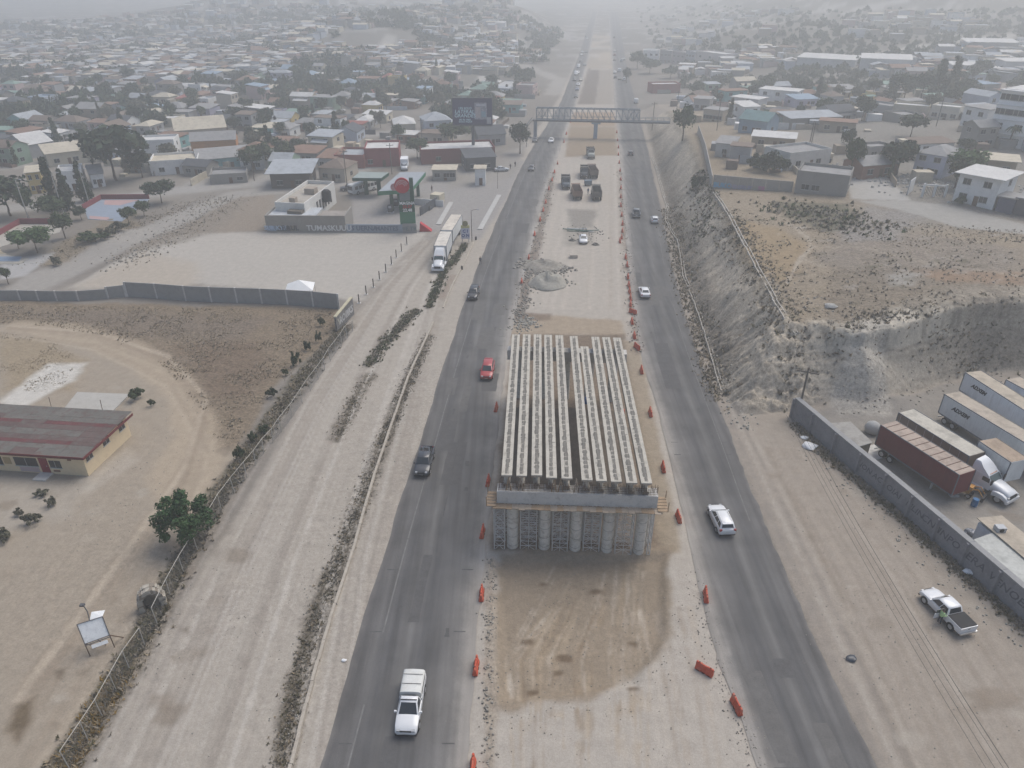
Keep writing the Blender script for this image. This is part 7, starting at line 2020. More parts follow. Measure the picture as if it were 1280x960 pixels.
# ------------------------------------------------------------------ houses too many and too hazy to tell apart: one mass
FM = [WHITE, CREAM, BLOCK, BEIGE, PBLUE, PINK, GREYW, TAN, RWHITE, RTIN, RRUST, RGREY, RDARK, RCREAM, RBROWN]
mb = MB(); r3 = random.Random(12)
pts = [(x, y) for x, y, a in far if r3.random() < .8]
for k in range(3600):
    py = 30 + 75 * r3.random() ** .8; px = r3.uniform(-40, 720); q = G(px, py); pts.append((q.x, q.y))
for k in range(800):
    px, py = r3.uniform(800, 1320), 8 + 90 * r3.random() ** .9; q = GT(px, py); pts.append((q.x, q.y))
PX = np.array([p[0] for p in pts]); PY = np.array([p[1] for p in pts]); PZ = H_base(PX, PY)
okf = ((PX < fL1(np.clip(PY, 30, 1400)) - 25) | (PX > fR2(np.clip(PY, 30, 1400)) + 30)) & (PY > 300) & (PY < 2200)
den = fbm(PX, PY, 70, 3, 90) - .10 * sstep(330, 420, PY) * (PX > 0)
for x, y, z, o, dn_ in zip(PX, PY, PZ, okf, den):
    if not o or dn_ < .40 or not free(x, y, 5): continue
    if x > 0 and y > 330 and dn_ < .46 : continue
    w_, d_, h = r3.uniform(2.4, 5.2), r3.uniform(2.2, 4.2), r3.uniform(2.4, 4.6)
    mb.M = Matrix.Translation((x, y, z)) @ Matrix.Rotation(th + R(r3.uniform(-8, 8)) + (R(90) if r3.random() < .3 else 0), 4, 'Z')
    mb.m = r3.randrange(8); mb.box(-w_, w_, -d_, d_, -1.5, h)
    mb.m = 8 + r3.randrange(7); g = r3.choice((.05, .05, d_ * .3))
    if g > .1:
        mb.add([(-w_-.3,-d_-.3,h), (w_+.3,-d_-.3,h), (w_+.3,0,h+g), (-w_-.3,0,h+g), (w_+.3,d_+.3,h), (-w_-.3,d_+.3,h)], [(0,1,2,3),(3,2,4,5)])
    else: mb.add([(-w_-.2,-d_-.2,h+.1), (w_+.2,-d_-.2,h+.1), (w_+.2,d_+.2,h+.1), (-w_-.2,d_+.2,h+.1)], [(0,1,2,3)])
mb.M = None
tag(mb.build('far_houses', FM), 'hazy mass of distant town houses on the plain and far slopes', kind='stuff')
# yards: lean-tos, fences, parked things, crates between the houses
mb = MB()
for hx, hy, _, _ in HOUSES + [(a, b, 0, 0) for a, b, c in TAKEN[:40] if b > 180]:
    for k in range(r3.randint(3, 6)):
        x, y = hx + r3.uniform(-9, 9), hy + r3.uniform(-9, 9)
        if abs(x - hx) < 5 and abs(y - hy) < 4: continue
        if fL1(y) - 12 < x < fR2(y) + 14: continue
        if any(in_poly(np.array([x]), np.array([y]), P)[0] for P in NOGO): continue
        z = H(x, y); mb.M = Matrix.Translation((x, y, z)) @ Matrix.Rotation(th + R(r3.uniform(-10, 10)) + (R(90) if r3.random() < .5 else 0), 4, 'Z')
        mb.m = r3.randrange(15); u = r3.random()
        if u < .45: w_ = r3.uniform(3, 6.5); mb.box(-w_, w_, -.1, .1, -.6, r3.uniform(1.3, 2.1))
        elif u < .75: mb.box(-r3.uniform(1, 2.4), r3.uniform(1, 2.4), -1.4, 1.4, -.6, r3.uniform(1.8, 2.6))
        else: mb.box(-.9, .9, -r3.uniform(.6, 1.6), r3.uniform(.6, 1.6), -.5, r3.uniform(.5, 1.2))
mb.M = None
tag(mb.build('yard_clutter', FM), kind='stuff')

# ------------------------------------------------------------------ trees
def leafmat(name, rgb):
    m = mat(name, rgb, .75, .38, .9, stain=tuple(c * 1.7 for c in rgb), stain_amt=.35)
    return m
LEAF = {'dark': leafmat('leaf_dark', (.035,.052,.028)), 'mid': leafmat('leaf_mid', (.055,.078,.036)), 'bright': leafmat('leaf_bright', (.07,.115,.045)), 'dusty': leafmat('leaf_dusty', (.125,.12,.085))}
M_BARK = mat('bark_brown', (.10,.075,.055), .9, .3, 2)
def crown_mesh(seed, lobes, leaves, size, ry=.8, flat=1.0, conifer=False, lr=(.30, .48), reach=(.30, .72)):
    """crown of about unit radius: many small leaf clumps on uneven lobes, gaps between them"""
    r4 = random.Random(seed); mb = MB(); L = []
    for k in range(lobes):
        if conifer:
            h = r4.random(); rr = (1 - h) * .55 + .06; a = r4.uniform(0, 6.28)
            L.append((Vector((rr*math.cos(a)*.7, rr*math.sin(a)*.7, h*2.3 - .5)), .20 + .16*(1 - h)))
        else:
            a = r4.uniform(0, 6.28); e = r4.uniform(-.45, 1.0); q = math.sqrt(max(0, 1 - min(1, e*e)))
            rr = r4.uniform(*reach)
            L.append((Vector((rr*q*math.cos(a), rr*q*math.sin(a)*ry, rr*e*.8*flat)), r4.uniform(*lr)))
    for k in range(leaves):
        c, r_ = r4.choice(L)
        d = Vector((r4.gauss(0,1), r4.gauss(0,1), r4.gauss(0,1) + .35)).normalized()
        p = c + d * r_ * (r4.random() ** .4) * r4.uniform(.85, 1.2); p.z *= 1
        s = size * r4.uniform(.55, 1.25)
        t1 = (d + Vector((r4.uniform(-.9,.9), r4.uniform(-.9,.9), r4.uniform(-.9,.9)))).normalized()
        u = t1.orthogonal().normalized(); v = t1.cross(u); an = r4.uniform(0, 3.14)
        u, v = u*math.cos(an) + v*math.sin(an), v*math.cos(an) - u*math.sin(an)
        bend = t1 * s * .3
        mb.add([p - u*s, p - v*s*.55 + bend*.4, p + u*s - bend*.5, p + v*s*.6 + bend*.3], [(0,1,2,3)])
    return mb
CROWN = {}
def crown(kind, tone, var):
    k = (kind, tone, var)
    if k not in CROWN:
        a = {'round': (18, 1500, .125, .9, 1.0, False), 'loose': (12, 950, .12, .8, .9, False), 'wide': (20, 1500, .115, .95, .7, False), 'conifer': (30, 1200, .12, 1, 1, True), 'bush': (16, 800, .15, .85, .9, False)}[kind]
        CROWN[k] = crown_mesh(var * 7 + len(kind), a[0], a[1], a[2], a[3], a[4], a[5], *(((.16, .32), (.25, 1.0)) if kind == 'bush' else ())).mesh('crown', LEAF[tone])
    return CROWN[k]
TRUNK = {}
def trunk_mesh(v):
    if v not in TRUNK:
        r4 = random.Random(v); mb = MB(); p = Vector((0,0,-.08)); r_ = .085
        for k in range(4):
            q = p + Vector((r4.uniform(-.06,.06), r4.uniform(-.06,.06), .22)); mb.cyl(p, q, r_, r_*.82, n=7); p, r_ = q, r_*.82
        for k in range(5):
            a = k*1.26 + r4.uniform(-.3,.3); e = Vector((math.cos(a)*.45, math.sin(a)*.45, r4.uniform(.25,.6)))
            mb.cyl(p - Vector((0,0,.18*r4.random())), p + e, .042, .016, n=5)
        TRUNK[v] = mb.mesh('trunk', M_BARK)
    return TRUNK[v]
def tree(label, x, y, h, rad, kind='round', tone='mid', group=None, z=None, cat='tree', name='tree', trunk=True):
    z = H(x, y) if z is None else z
    t = thing(name, label, cat, (x, y, z), rnd.uniform(0, 6.28), group)
    c = link('crown', crown(kind, tone, rnd.randrange(4)), t)
    if kind == 'conifer': c.scale = (rad*1.25, rad*1.25, h*.43); c.location = (0, 0, h*.28)
    elif kind == 'bush': c.scale = (rad, rad, h*.75); c.location = (0, 0, h*.40)
    else: c.scale = (rad*1.05, rad*1.05, h*.46); c.location = (0, 0, h*.62)
    if trunk and kind != 'bush':
        k = link('trunk', trunk_mesh(rnd.randrange(3)), t); k.scale = (h*.34, h*.34, h*.52)
    return t
def tree_px(label, px, py, wpx, hpx, kind='round', tone='mid', **k):
    p = GT(px, py); s = mpp(p)
    return tree(label, p.x, p.y, hpx * s * 1.12, wpx * s / 2, kind, tone, z=p.z, **k)
tree_px('huge dark rounded tree standing over the left town houses', 146, 226, 84, 62, 'round', 'dark')
tree_px('smaller dark tree merging with the right flank of the huge one', 178, 222, 34, 30, 'round', 'dark')
tree_px('wide dark tree at the left photo edge beside the yellow house', 14, 270, 66, 48, 'round', 'dark')
tree_px('second dark tree at the left edge in front of the yellow house', 36, 274, 30, 36, 'loose', 'mid')
tree_px('tall dark conifer in front of the white house by the ball court', 72, 262, 26, 50, 'conifer', 'dark')
tree_px('twin dark conifer right of the tallest conifer', 88, 262, 22, 40, 'conifer', 'dark')
tree_px('dark conifer nearest the red court wall corner', 108, 252, 24, 40, 'conifer', 'dark')
tree_px('mid green tree below the conifers beside the court lamp', 68, 274, 40, 26, 'round', 'mid')
tree_px('grey green tree between the two ball courts', 82, 298, 32, 30, 'loose', 'mid')
tree_px('small round purple green tree at the corner of the blue court', 102, 275, 18, 15, 'round', 'dark')
tree_px('round green tree in front of the blue grey court', 162, 281, 22, 21, 'round', 'mid')
tree_px('round green tree right of the blue grey court', 181, 270, 22, 18, 'round', 'mid')
tree_px('broad dark tree at the far corner of the blue grey court', 203, 254, 40, 27, 'wide', 'dark')
tree_px('bright green spreading tree in front of the sand court', 47, 316, 46, 30, 'wide', 'bright')
tree_px('thin yellow green tree left of the spreading bright tree', 24, 311, 26, 22, 'loose', 'bright')
tree_px('tiny palm like tree at the left end of the dirt lane', 11, 355, 16, 20, 'loose', 'mid')
tree_px('green street tree at the dirt lane bend', 330, 212, 34, 30, 'round', 'mid')
tree_px('green street tree left of the lane bend tree', 352, 205, 30, 28, 'round', 'mid')
tree_px('dark roadside tree by the footbridge stairs', 650, 192, 26, 34, 'round', 'dark')
tree_px('dusty tree clump beside the red yard building', 522, 198, 34, 24, 'loose', 'mid')
tree_px('dark tree left of the billboard pole', 566, 182, 44, 26, 'round', 'mid')
tree_px('grey green tree right of the right footbridge end', 853, 176, 34, 38, 'loose', 'mid')
tree_px('dark bush mass behind the graffiti boundary wall', 966, 216, 44, 22, 'bush', 'dark', trunk=False)
tree_px('second dark bush behind the graffiti wall, beside the roofless house', 948, 212, 28, 20, 'bush', 'dark', trunk=False)
tree_px('tall street tree beside the unfinished block house', 1062, 222, 28, 46, 'loose', 'mid')
tree_px('dark street tree by the plateau street top', 1058, 190, 20, 26, 'round', 'dark')
tree_px('big round tree left of the lilac white house', 1120, 220, 48, 40, 'round', 'dark')
tree_px('round dark tree above the concrete wall on the plateau', 1138, 172, 40, 26, 'wide', 'dark')
tree_px('light green tree between the lilac and brown houses', 1208, 225, 50, 34, 'round', 'bright')
tree_px('dark tree in front of the light green one', 1192, 236, 36, 34, 'round', 'dark')
tree_px('small bush beside the white two storey house wall', 1199, 255, 18, 9, 'bush', 'mid', trunk=False)
tree_px('bent dark shrub before the white corner house', 1230, 176, 22, 22, 'loose', 'dark')
for k, (x, w_, h_, s) in enumerate([(1112,26,22,'leftmost'),(1130,28,26,'second'),(1150,30,30,'middle'),(1168,28,36,'taller'),(1184,30,40,'tallest'),(1202,30,22,'rightmost low')]):
    tree_px('%s dark conifer of the hillside clump behind the cream row' % s, x, 124, w_, h_, 'conifer' if k in (0, 3, 4) else 'round', 'dark')
for lab, x, y, w_, h_ in (('dark tree clump right of the far shop row trees', 812, 92, 30, 16), ('dark lone roadside tree by the far right cars', 783, 104, 12, 16), ('grey tree left of the far shop row', 796, 86, 22, 18), ('small dark tree under the far white shop', 838, 98, 24, 12)):
    tree_px(lab, x, y, w_, h_, 'round', 'dark')
tree_px('dark thicket at the top of the cut below the boundary wall', 872, 236, 22, 16, 'bush', 'dark', trunk=False)
# palm in front of the white building
p = GT(1258, 186); t = thing('palm_tree', 'palm tree in front of the white four storey building', 'palm tree', tuple(p))
MB().tube([(0,0,-.3),(.15,0,2.5),(.4,0,5.2)], .17).build('trunk', M_BARK, t)
for k in range(13):
    a = k * .483; mb = MB(); pr = None
    for i in range(5):
        f = i / 4; c = Vector((.4 + 2.1*f*math.cos(a), 2.1*f*math.sin(a), 5.2 + .7*math.sin(f*2.2) - 1.5*f*f)); n = Vector((-math.sin(a), math.cos(a), 0)) * .38 * (1 - f*.8)
        cur = (c - n - Vector((0,0,.15)), c, c + n - Vector((0,0,.15)))
        if pr: mb.add([pr[0], pr[1], cur[1], cur[0]], [(0,1,2,3)]); mb.add([pr[1], pr[2], cur[2], cur[1]], [(0,1,2,3)])
        pr = cur
    mb.build('frond', LEAF['mid'], t)
# single tree by the fence, larger leaves
p = G(240, 680); t = thing('young_tree', 'bushy young green tree by the wire fence on the left', 'tree', (p.x, p.y, 0))
mb = crown_mesh(78, 40, 7500, .058, .9, 1.15, False, (.15, .30), (.25, 1.0)); c = mb.build('crown', mat('leaf_young', (.040,.082,.032), .6, .4, 1.6, stain=(.075,.125,.05), stain_amt=.5), t); c.scale = (3.2, 3.0, 3.0); c.location = (-.6, .4, 3.3)
k = link('trunk', trunk_mesh(1), t); k.scale = (1.9, 1.9, 3.4)
# weeds and small bushes along the fence, each on its own
bl = ['dark green bush by the fence, nearest the graffiti end wall', 'green bush just down the fence from the end wall bush', 'green bush midway along the brown field fence', 'small green bush left of the midway fence bush', 'green bush where the fence meets the curved track', 'low bush below the graffiti end wall inside the field', 'tall weed at the fence corner by the curved track', 'bush clump along the fence above the young tree', 'dusty bush along the fence right of the concrete pad']
for lab, (x, y, w_, h_) in zip(bl, [(398,428,9,14),(385,438,11,12),(370,458,14,18),(357,470,9,9),(340,497,14,12),(402,408,9,11),(330,540,14,10),(300,575,14,18),(316,552,12,14)]):
    tree_px(lab, x, y, w_, h_, 'bush', 'mid' if rnd.random() < .7 else 'dark', trunk=False, cat='bush', name='bush')
for lab, x, y, w_, h_, tn in (('green shrub behind the concrete pad', 172, 500, 22, 14, 'mid'), ('tiny green shrub right of the pad shrub', 190, 508, 9, 9, 'mid'), ('dry grey shrub in front of the cream building', 40, 655, 22, 14, 'dusty'), ('small green shrub by the cream building door', 52, 620, 16, 9, 'dusty'), ('small dry shrub right of the green door shrub', 65, 632, 16, 12, 'dusty'), ('dry shrub at the left edge below the cream building', 5, 675, 24, 15, 'dusty'), ('little dry shrub left of the grey shrub', 26, 644, 12, 10, 'dusty'),
                            ('low bush on the bank of the dirt lane', 70, 332, 18, 10, 'dusty'), ('long green shrub on the lane mound', 118, 300, 34, 10, 'mid'), ('second green shrub on the lane mound', 136, 296, 22, 12, 'dusty'), ('grey shrub on the mound top right', 150, 288, 22, 10, 'dusty')):
    tree_px(lab, x, y, w_, h_, 'bush', tn, trunk=False, cat='shrub', name='shrub')
# trees of the town
r3 = random.Random(31); NT = 0
tn_ = {'dark': 'dark', 'mid': 'green', 'dusty': 'dusty grey'}; kd = {'round': 'rounded', 'loose': 'ragged', 'wide': 'spreading', 'conifer': 'pointed'}
pool = [(h[0] + r3.uniform(-8, 8), h[1] + r3.uniform(-8, 8), h[3]) for h in HOUSES for _ in range(3)]
r3.shuffle(pool)
for x, y, hl in pool:
    if NT >= 225: break
    if not free(x, y, 1.2): continue
    if fL1(y) - 10 < x < fR2(y) + 14: continue
    if any(in_poly(np.array([x]), np.array([y]), P)[0] for P in NOGO): continue
    kind = r3.choice(['round','round','loose','wide','conifer']); tone = r3.choice(['dark','dark','mid','dusty'])
    short = ' '.join(hl.split(' near ')[0].replace('house with ', 'house, ').split())
    lab = '%s %s tree beside the %s' % (tn_[tone], kd[kind], hl.split(' house')[0] + ' house,' + hl.split(' with')[1].split(' near')[0] + ', near ' + hl.split(' near ')[1])
    if len(lab.split()) > 16: lab = lab.replace('beside the', 'by').replace(', near', ',')
    if lab in USED or len(lab.split()) > 16: continue
    USED.add(lab); NT += 1
    hh = r3.uniform(4, 8.5); tree(lab, x, y, hh, hh*r3.uniform(.36, .52) * (.6 if kind == 'conifer' else 1), kind, tone, 'trees among the town houses')
    TAKEN.append((x, y, 1.5))
# far tree belts: one mass
mb = MB()
clump = crown_mesh(5, 9, 90, .34, .9, .8); cv = [Vector(v) for v in clump.v]
def far_tree(x, y, z, s, tone):
    o = len(mb.v); a = r3.uniform(0, 6.28); ca, sa = math.cos(a), math.sin(a); e = r3.uniform(.7, 1.2)
    mb.v += [(x + s*(v.x*ca - v.y*sa), y + s*(v.x*sa + v.y*ca), z + s*e*(v.z + .55)) for v in cv]
    mb.f += [tuple(i + o for i in f) for f in clump.f]; mb.mi += [tone] * len(clump.f)
T = []
for k in range(6200):
    px, py = r3.uniform(-40, 715), 36 + 130 * r3.random() ** 1.3; q = G(px, py); T.append((q.x, q.y))
for k in range(2400):
    px, py = r3.uniform(790, 1320), 8 + 105 * r3.random(); q = GT(px, py); T.append((q.x, q.y))
TX = np.array([p[0] for p in T]); TY = np.array([p[1] for p in T]); TZ = H_base(TX, TY); den = fbm(TX, TY, 60, 3, 190)
okt = ((TX < fL1(np.clip(TY, 30, 1400)) - 22) | (TX > fR2(np.clip(TY, 30, 1400)) + 26)) & (TY > 290) & (TY < 1900)
nf = 0
for x, y, z, o, d_ in zip(TX, TY, TZ, okt, den):
    if o and d_ > (.49 if x < 60 else .44) and nf < 3800 and free(x, y, .6): far_tree(x, y, z, r3.uniform(2.0, 4.4) if x < 60 else r3.uniform(.8, 2.8), r3.choice((0, 0, 1))); nf += 1
tag(mb.build('far_trees', [LEAF['dark'], LEAF['mid']]), kind='stuff')
print('town trees', NT, 'far trees', nf)
# ------------------------------------------------------------------ poles, lamps, cables
M_POLE = mat('pole_wood', (.13,.115,.10), .9, .25, 1.5); M_POLEC = mat('pole_concrete', (.36,.35,.33), .85, .15, 1); M_WIRE = mat('cable_dark', (.05,.05,.055), .7)
def pole(label, px, py, h, arm=True, m=None, lamp=False, name='power_pole', cat='power pole', r_=.14):
    p = GT(px, py); t = thing(name, label, cat, tuple(p), rnd.uniform(-.3, .3)); m = m or M_POLE
    MB().cyl((0,0,-.4), (0,0,h), r_, r_*.7, n=8).build('pole_shaft', m, t, 40)
    if arm:
        MB().box(-1.1, 1.1, -.06, .06, h-.7, h-.56).build('cross_arm', m, t)
        for x in (-.95, 0, .95): MB().cyl((x,0,h-.555), (x,0,h-.3), .05, n=6).build('insulator', M_LAMP, t)
    if lamp:
        MB().tube([(0,0,h-.1),(.5,0,h+.15),(1.3,0,h+.2)], .05).build('lamp_arm', m, t); MB().box(1.2,1.75,-.14,.14,h+.1,h+.24).build('lamp_head', M_LAMP, t)
for lab, x, y, h in (('wooden power pole between the station shop and red warehouse', 490, 218, 9), ('power pole behind the white parapet shop', 434, 232, 10), ('power pole left of the billboard in the town', 528, 182, 9), ('power pole by the open timber shed', 356, 207, 8), ('power pole on the right plateau beside the columned house', 896, 163, 9),
                     ('dark power pole at the right footbridge end', 815, 163, 10), ('second dark pole right of the footbridge end', 845, 146, 9), ('power pole by the plateau street corner', 1010, 190, 8), ('power pole beside the cream row houses', 1170, 158, 9), ('leaning pole on the plateau street by the lilac house', 1013, 186, 7), ('power pole near the turquoise house', 318, 226, 8)):
    pole(lab, x, y, h)
for lab, x, y, h in (('tall court lamp pole at the left, behind the sand court', 37, 277, 10), ('court lamp pole between the conifers', 80, 268, 10), ('court lamp pole by the red wall corner', 112, 256, 9)):
    pole(lab, x, y, h, arm=False, m=M_POLEC, lamp=True, name='lamp_pole', cat='lamp pole')
pole('thin roadside lamp pole beside the yellow topped sign', 590, 302, 7.0, arm=False, lamp=True, name='lamp_pole', cat='lamp pole', r_=.09)
pole('thin post with sign bar at the forecourt right of the white kiosk', 622, 236, 4.5, arm=False, name='sign_post', cat='post', r_=.06)
# overhead cables crossing low above the right dirt shoulder, as seen from the air
for k, (a, b, lab) in enumerate((((986,524),(1258,985),'leftmost overhead cable above the right dirt shoulder'), ((990,524),(1270,985),'second overhead cable above the right dirt shoulder'), ((995,524),(1281,985),'third overhead cable above the right dirt shoulder'), ((1001,524),(1288,985),'rightmost overhead cable above the right dirt shoulder'))):
    A_, B_ = G(*a, 7.0), G(*b, 7.0); d_ = B_ - A_; B_ = B_ + d_ * .25; A_ = A_ - d_ * .02
    mb = MB(); P = [A_ + (B_ - A_) * (i/16) + Vector((0, 0, -1.2*4*(i/16)*(1-i/16))) for i in range(17)]
    c = P[0].copy(); mb.tube([q - c for q in P], .014 if k != 3 else .02, 5)
    o = mb.build('overhead_cable', M_WIRE); o.location = c; tag(o, lab, 'cable', 'overhead cables on the right')
p = G(993, 524, 0); t = thing('power_pole', 'power pole behind the far end of the yard wall', 'power pole', (p.x + .6, p.y + .6, 0), R(-25)); MB().cyl((0,0,-.4),(0,0,7.6),.15,.11,n=8).build('pole_shaft', M_POLE, t, 40); MB().box(-1.4,1.4,-.07,.07,6.85,7.0).build('cross_arm', M_POLE, t)

# ------------------------------------------------------------------ people: one skinned figure each, in different clothes
def person_mesh(name, pose, shirt, trousers, skin=(.22,.13,.09), hair=(.02,.017,.015), hat=None):
    V, E, RD = [], [], []
    def node(p, r_, par=None):
        V.append(p); RD.append(r_); i = len(V) - 1
        if par is not None: E.append((par, i))
        return i
    pel = node((0,0,.95), .155)
    chest = node((0,.01,1.25), .165, pel); up = node((0,.0,1.43), .13, chest); neck = node((0,.01,1.52), .058, up); hd0 = node((0,.03,1.62), .085, neck); hd = node((0,.03,1.72), .095, hd0); node((0,.02,1.79), .06, hd); node((0,.115,1.66), .018, hd0)
    st = .22 if pose == 'walk' else .02
    for s in (-1, 1):
        hip = node((s*.10,0,.90), .105, pel); kn = node((s*.11, s*st*.6+.02,.50), .068, hip); an = node((s*.11, s*st - .02,.09), .042, kn); toe = node((s*.12, s*st + .13,.035), .035, an)
        sh = node((s*.19,0,1.42), .068, up); el = node((s*.25, -s*st*.5,1.14), .046, sh)
        wr = node((s*.24, -s*st*.8 + .10 + (.2 if pose == 'reach' else 0), .92 + (.2 if pose == 'reach' else 0)), .030, el)
        w_ = Vector(V[wr]); dr = (w_ - Vector(V[el])).normalized(); pm = node(tuple(w_ + dr*.07), .032, wr)
        for f in range(4):
            b = w_ + dr*.10 + Vector((0, (f-1.5)*.018, 0)); i = node(tuple(b), .010, pm); node(tuple(b + dr*(.065 - .01*abs(f-1.5)) + Vector((-s*.015,0,0))), .009, i)
        i = node(tuple(w_ + dr*.05 + Vector((-s*.02,.035,0))), .011, pm); node(tuple(w_ + dr*.09 + Vector((-s*.025,.05,0))), .009, i)
    me = bpy.data.meshes.new(name); me.from_pydata(V, E, []); o = bpy.data.objects.new(name, me); C.objects.link(o)
    sk = o.modifiers.new('skin', 'SKIN'); sk.use_smooth_shade = True
    o.modifiers.new('sub', 'SUBSURF').levels = 1
    for i, r_ in enumerate(RD): me.skin_vertices[0].data[i].radius = (r_, r_)
    me.skin_vertices[0].data[0].use_root = True
    out = bpy.data.meshes.new_from_object(o.evaluated_get(bpy.context.evaluated_depsgraph_get())); bpy.data.objects.remove(o)
    out.name = name; out.materials.clear()
    for n_, c in (('shirt', shirt), ('trousers', trousers), ('skin', skin), ('hair', hair), ('shoe', (.03,.03,.03))): out.materials.append(mat('%s_%d_%d' % (n_, int(c[0]*1000), int(c[1]*1000)), c, .8, .1, 3))
    for pl in out.polygons:
        c = pl.center; x, y, z = abs(c.x), c.y, c.z
        m = 0
        if z > 1.5: m = 3 if (z > 1.72 or (y < .0 and z > 1.58)) else 2
        elif x > .2 and z < 1.1 and x > .17 and not z < .88 * (x < .2): m = 2 if z < 1.12 else 0
        elif z < .10: m = 4
        elif z < .96: m = 1
        pl.material_index = m
    return out
def person(label, px, py, pose, shirt, trousers, rz=0, loc=None, group=None):
    p = GT(px, py) if loc is None else Vector(loc)
    t = thing('person', label, 'person', tuple(p), rz, group)
    link('body', person_mesh('body', pose, shirt, trousers), t)
    return t
person('pedestrian in dark clothes walking on the left road edge', 600.5, 331, 'walk', (.06,.065,.075), (.04,.045,.06), R(170))
q = PKLOC + Vector((PKDIR.y, -PKDIR.x, 0)) * (-1.28) + PKDIR * (-.75)
person('worker in pale green hi-vis vest leaning at the open pickup door', 0, 0, 'reach', (.42,.62,.30), (.05,.055,.07), heading(-(-PKDIR.y), -PKDIR.x), (q.x, q.y, .02))
person('man in dark clothes standing on the station forecourt', 540, 240, 'stand', (.05,.05,.055), (.05,.05,.06), R(40))
person('person walking along the left roadside near the pale parked sedan', 638, 212, 'walk', (.07,.07,.08), (.045,.045,.05), R(10))
person('person in black at the roadside a few steps ahead of another', 644, 209, 'walk', (.035,.035,.04), (.04,.04,.05), R(0))
person('roadside person standing near the dark tree by the footbridge', 658, 184, 'stand', (.10,.10,.11), (.05,.05,.06), R(90))
person('worker in blue standing between the median dump trucks', 735, 243, 'stand', (.08,.12,.20), (.06,.07,.10), R(20))
person('worker in pale shirt by the far dump trucks', 733, 228, 'stand', (.35,.34,.32), (.06,.07,.10), R(120))
for k, (x, y, lab) in enumerate(((595,300,'short dark bollard at the kerb beside the roadside sign'), (577.5,337,'dark stump at the end of the broken upper kerb'))):
    p = GT(x, y); tag(MB().lathe([(.2,0),(.2,.6),(.12,.8)],10).build('bollard', M_BLACK, None, 40), lab, 'bollard').location = p

# ------------------------------------------------------------------ things lying about on the works
def pipes():
    p = GT(728, 290); r4 = random.Random(3)
    for k in range(5):
        q = p + Vector((r4.uniform(-2.2, 2.2), r4.uniform(-1.5, 1.5), .12)); a = r4.uniform(-.5, .5)
        tag(MB().cyl((-2.4*math.cos(a), -2.4*math.sin(a), .06*k), (2.4*math.cos(a), 2.4*math.sin(a), .06*k), .11, n=8).build('steel_pipe', M_STEEL if k % 2 else mat('pipe_green', (.10,.17,.14), .6)), ['topmost galvanised pipe of the loose pile behind the parked white car', 'dark green pipe in the loose pile behind the parked white car', 'middle galvanised pipe of the loose pile', 'second dark green pipe lying across the loose pile', 'galvanised pipe at the bottom of the loose pile'][k], 'pipe', 'loose pipes on the median').location = q
pipes()
p = GT(717, 322); tag(MB().box(-.8,.8,-.6,.6,0,.7).build('crate', mat('crate_pale', (.40,.36,.31), .9, .2)), 'pale crate alone on the median near the gravel heap', 'crate').location = p
p = GT(735, 232); t = thing('site_generator', 'small blue grey generator among the median trucks', 'generator', tuple(p), R(5)); MB().box(-1,1,-.6,.6,.3,1.5).build('housing', mat('gen_blue', (.12,.16,.20), .6)  , t); wheels(t, (-.4,.4), .9, .3, .18); MB().bar((0,.6,.6),(0,1.6,.5),.08).build('tow_bar', M_BLACK, t)
for k, (x, y, lab) in enumerate(((715,301,'dark spoil pile left of the parked white car'), (744,306,'small spoil pile right of the parked white car'))):
    heap('spoil_pile', lab, 'spoil pile', x, y, 1.1, .8, .6, mat('spoil_dark', (.10,.095,.085), .95, .4, 2), 20 + k)

# ------------------------------------------------------------------ weeds and dry grass: tufts of thin blades
def tufts(name, region, n, hmin, hmax, mats, seed, z=0, spread=.0, blades=5, lean=1.3, wfac=.10, poly=False):
    r4 = random.Random(seed); mb = MB(); Q = []
    if poly:
        P = gl(region, z); xs = [p[0] for p in P]; ys = [p[1] for p in P]
        X = np.array([r4.uniform(min(xs), max(xs)) for _ in range(n * 3)]); Y = np.array([r4.uniform(min(ys), max(ys)) for _ in range(n * 3)])
        ok = in_poly(X, Y, P) & (fbm(X, Y, 5, 3, seed) > .42)
        Q = list(zip(X[ok][:n], Y[ok][:n]))
    else:
        P = gl(region, z); S_ = [(Vector(a), Vector(b)) for a, b in zip(P, P[1:])]; Ls = [(b - a).length for a, b in S_]
        for k in range(n):
            a, b = r4.choices(S_, Ls)[0]; q = a + (b - a) * r4.random(); Q.append((q.x + r4.gauss(0, spread), q.y + r4.gauss(0, spread)))
    Z = H_base(np.array([q[0] for q in Q]), np.array([q[1] for q in Q]))
    for (x, y), z_ in zip(Q, Z):
        h = r4.uniform(hmin, hmax); mb.m = r4.randrange(len(mats))
        for b in range(blades):
            a = r4.uniform(0, 6.28); c, s = math.cos(a), math.sin(a); w_ = h * wfac * r4.uniform(.7, 1.6); l = lean * h * r4.uniform(.3, 1.1); ox, oy = r4.uniform(-.3, .3)*h, r4.uniform(-.3, .3)*h
            mb.add([(x+ox - s*w_, y+oy + c*w_, z_ - .05), (x+ox + s*w_, y+oy - c*w_, z_ - .05), (x+ox + c*l, y+oy + s*l, z_ + h*r4.uniform(.6, 1.1))], [(0, 1, 2)])
    tag(mb.build(name, mats), kind='stuff')
GR1 = mat('weed_olive', (.10,.09,.052), .9, .4, 1.5); GR2 = mat('weed_dry', (.235,.19,.13), .9, .35, 1.5); GR3 = mat('weed_green', (.055,.072,.032), .9, .4, 1.5); GR4 = mat('grass_straw', (.31,.255,.18), .9, .3, 1.5); GR5 = mat('weed_grey', (.21,.185,.15), .9, .3, 1.5); GR6 = mat('weed_amber', (.22,.14,.04), .9, .3, 1.5)
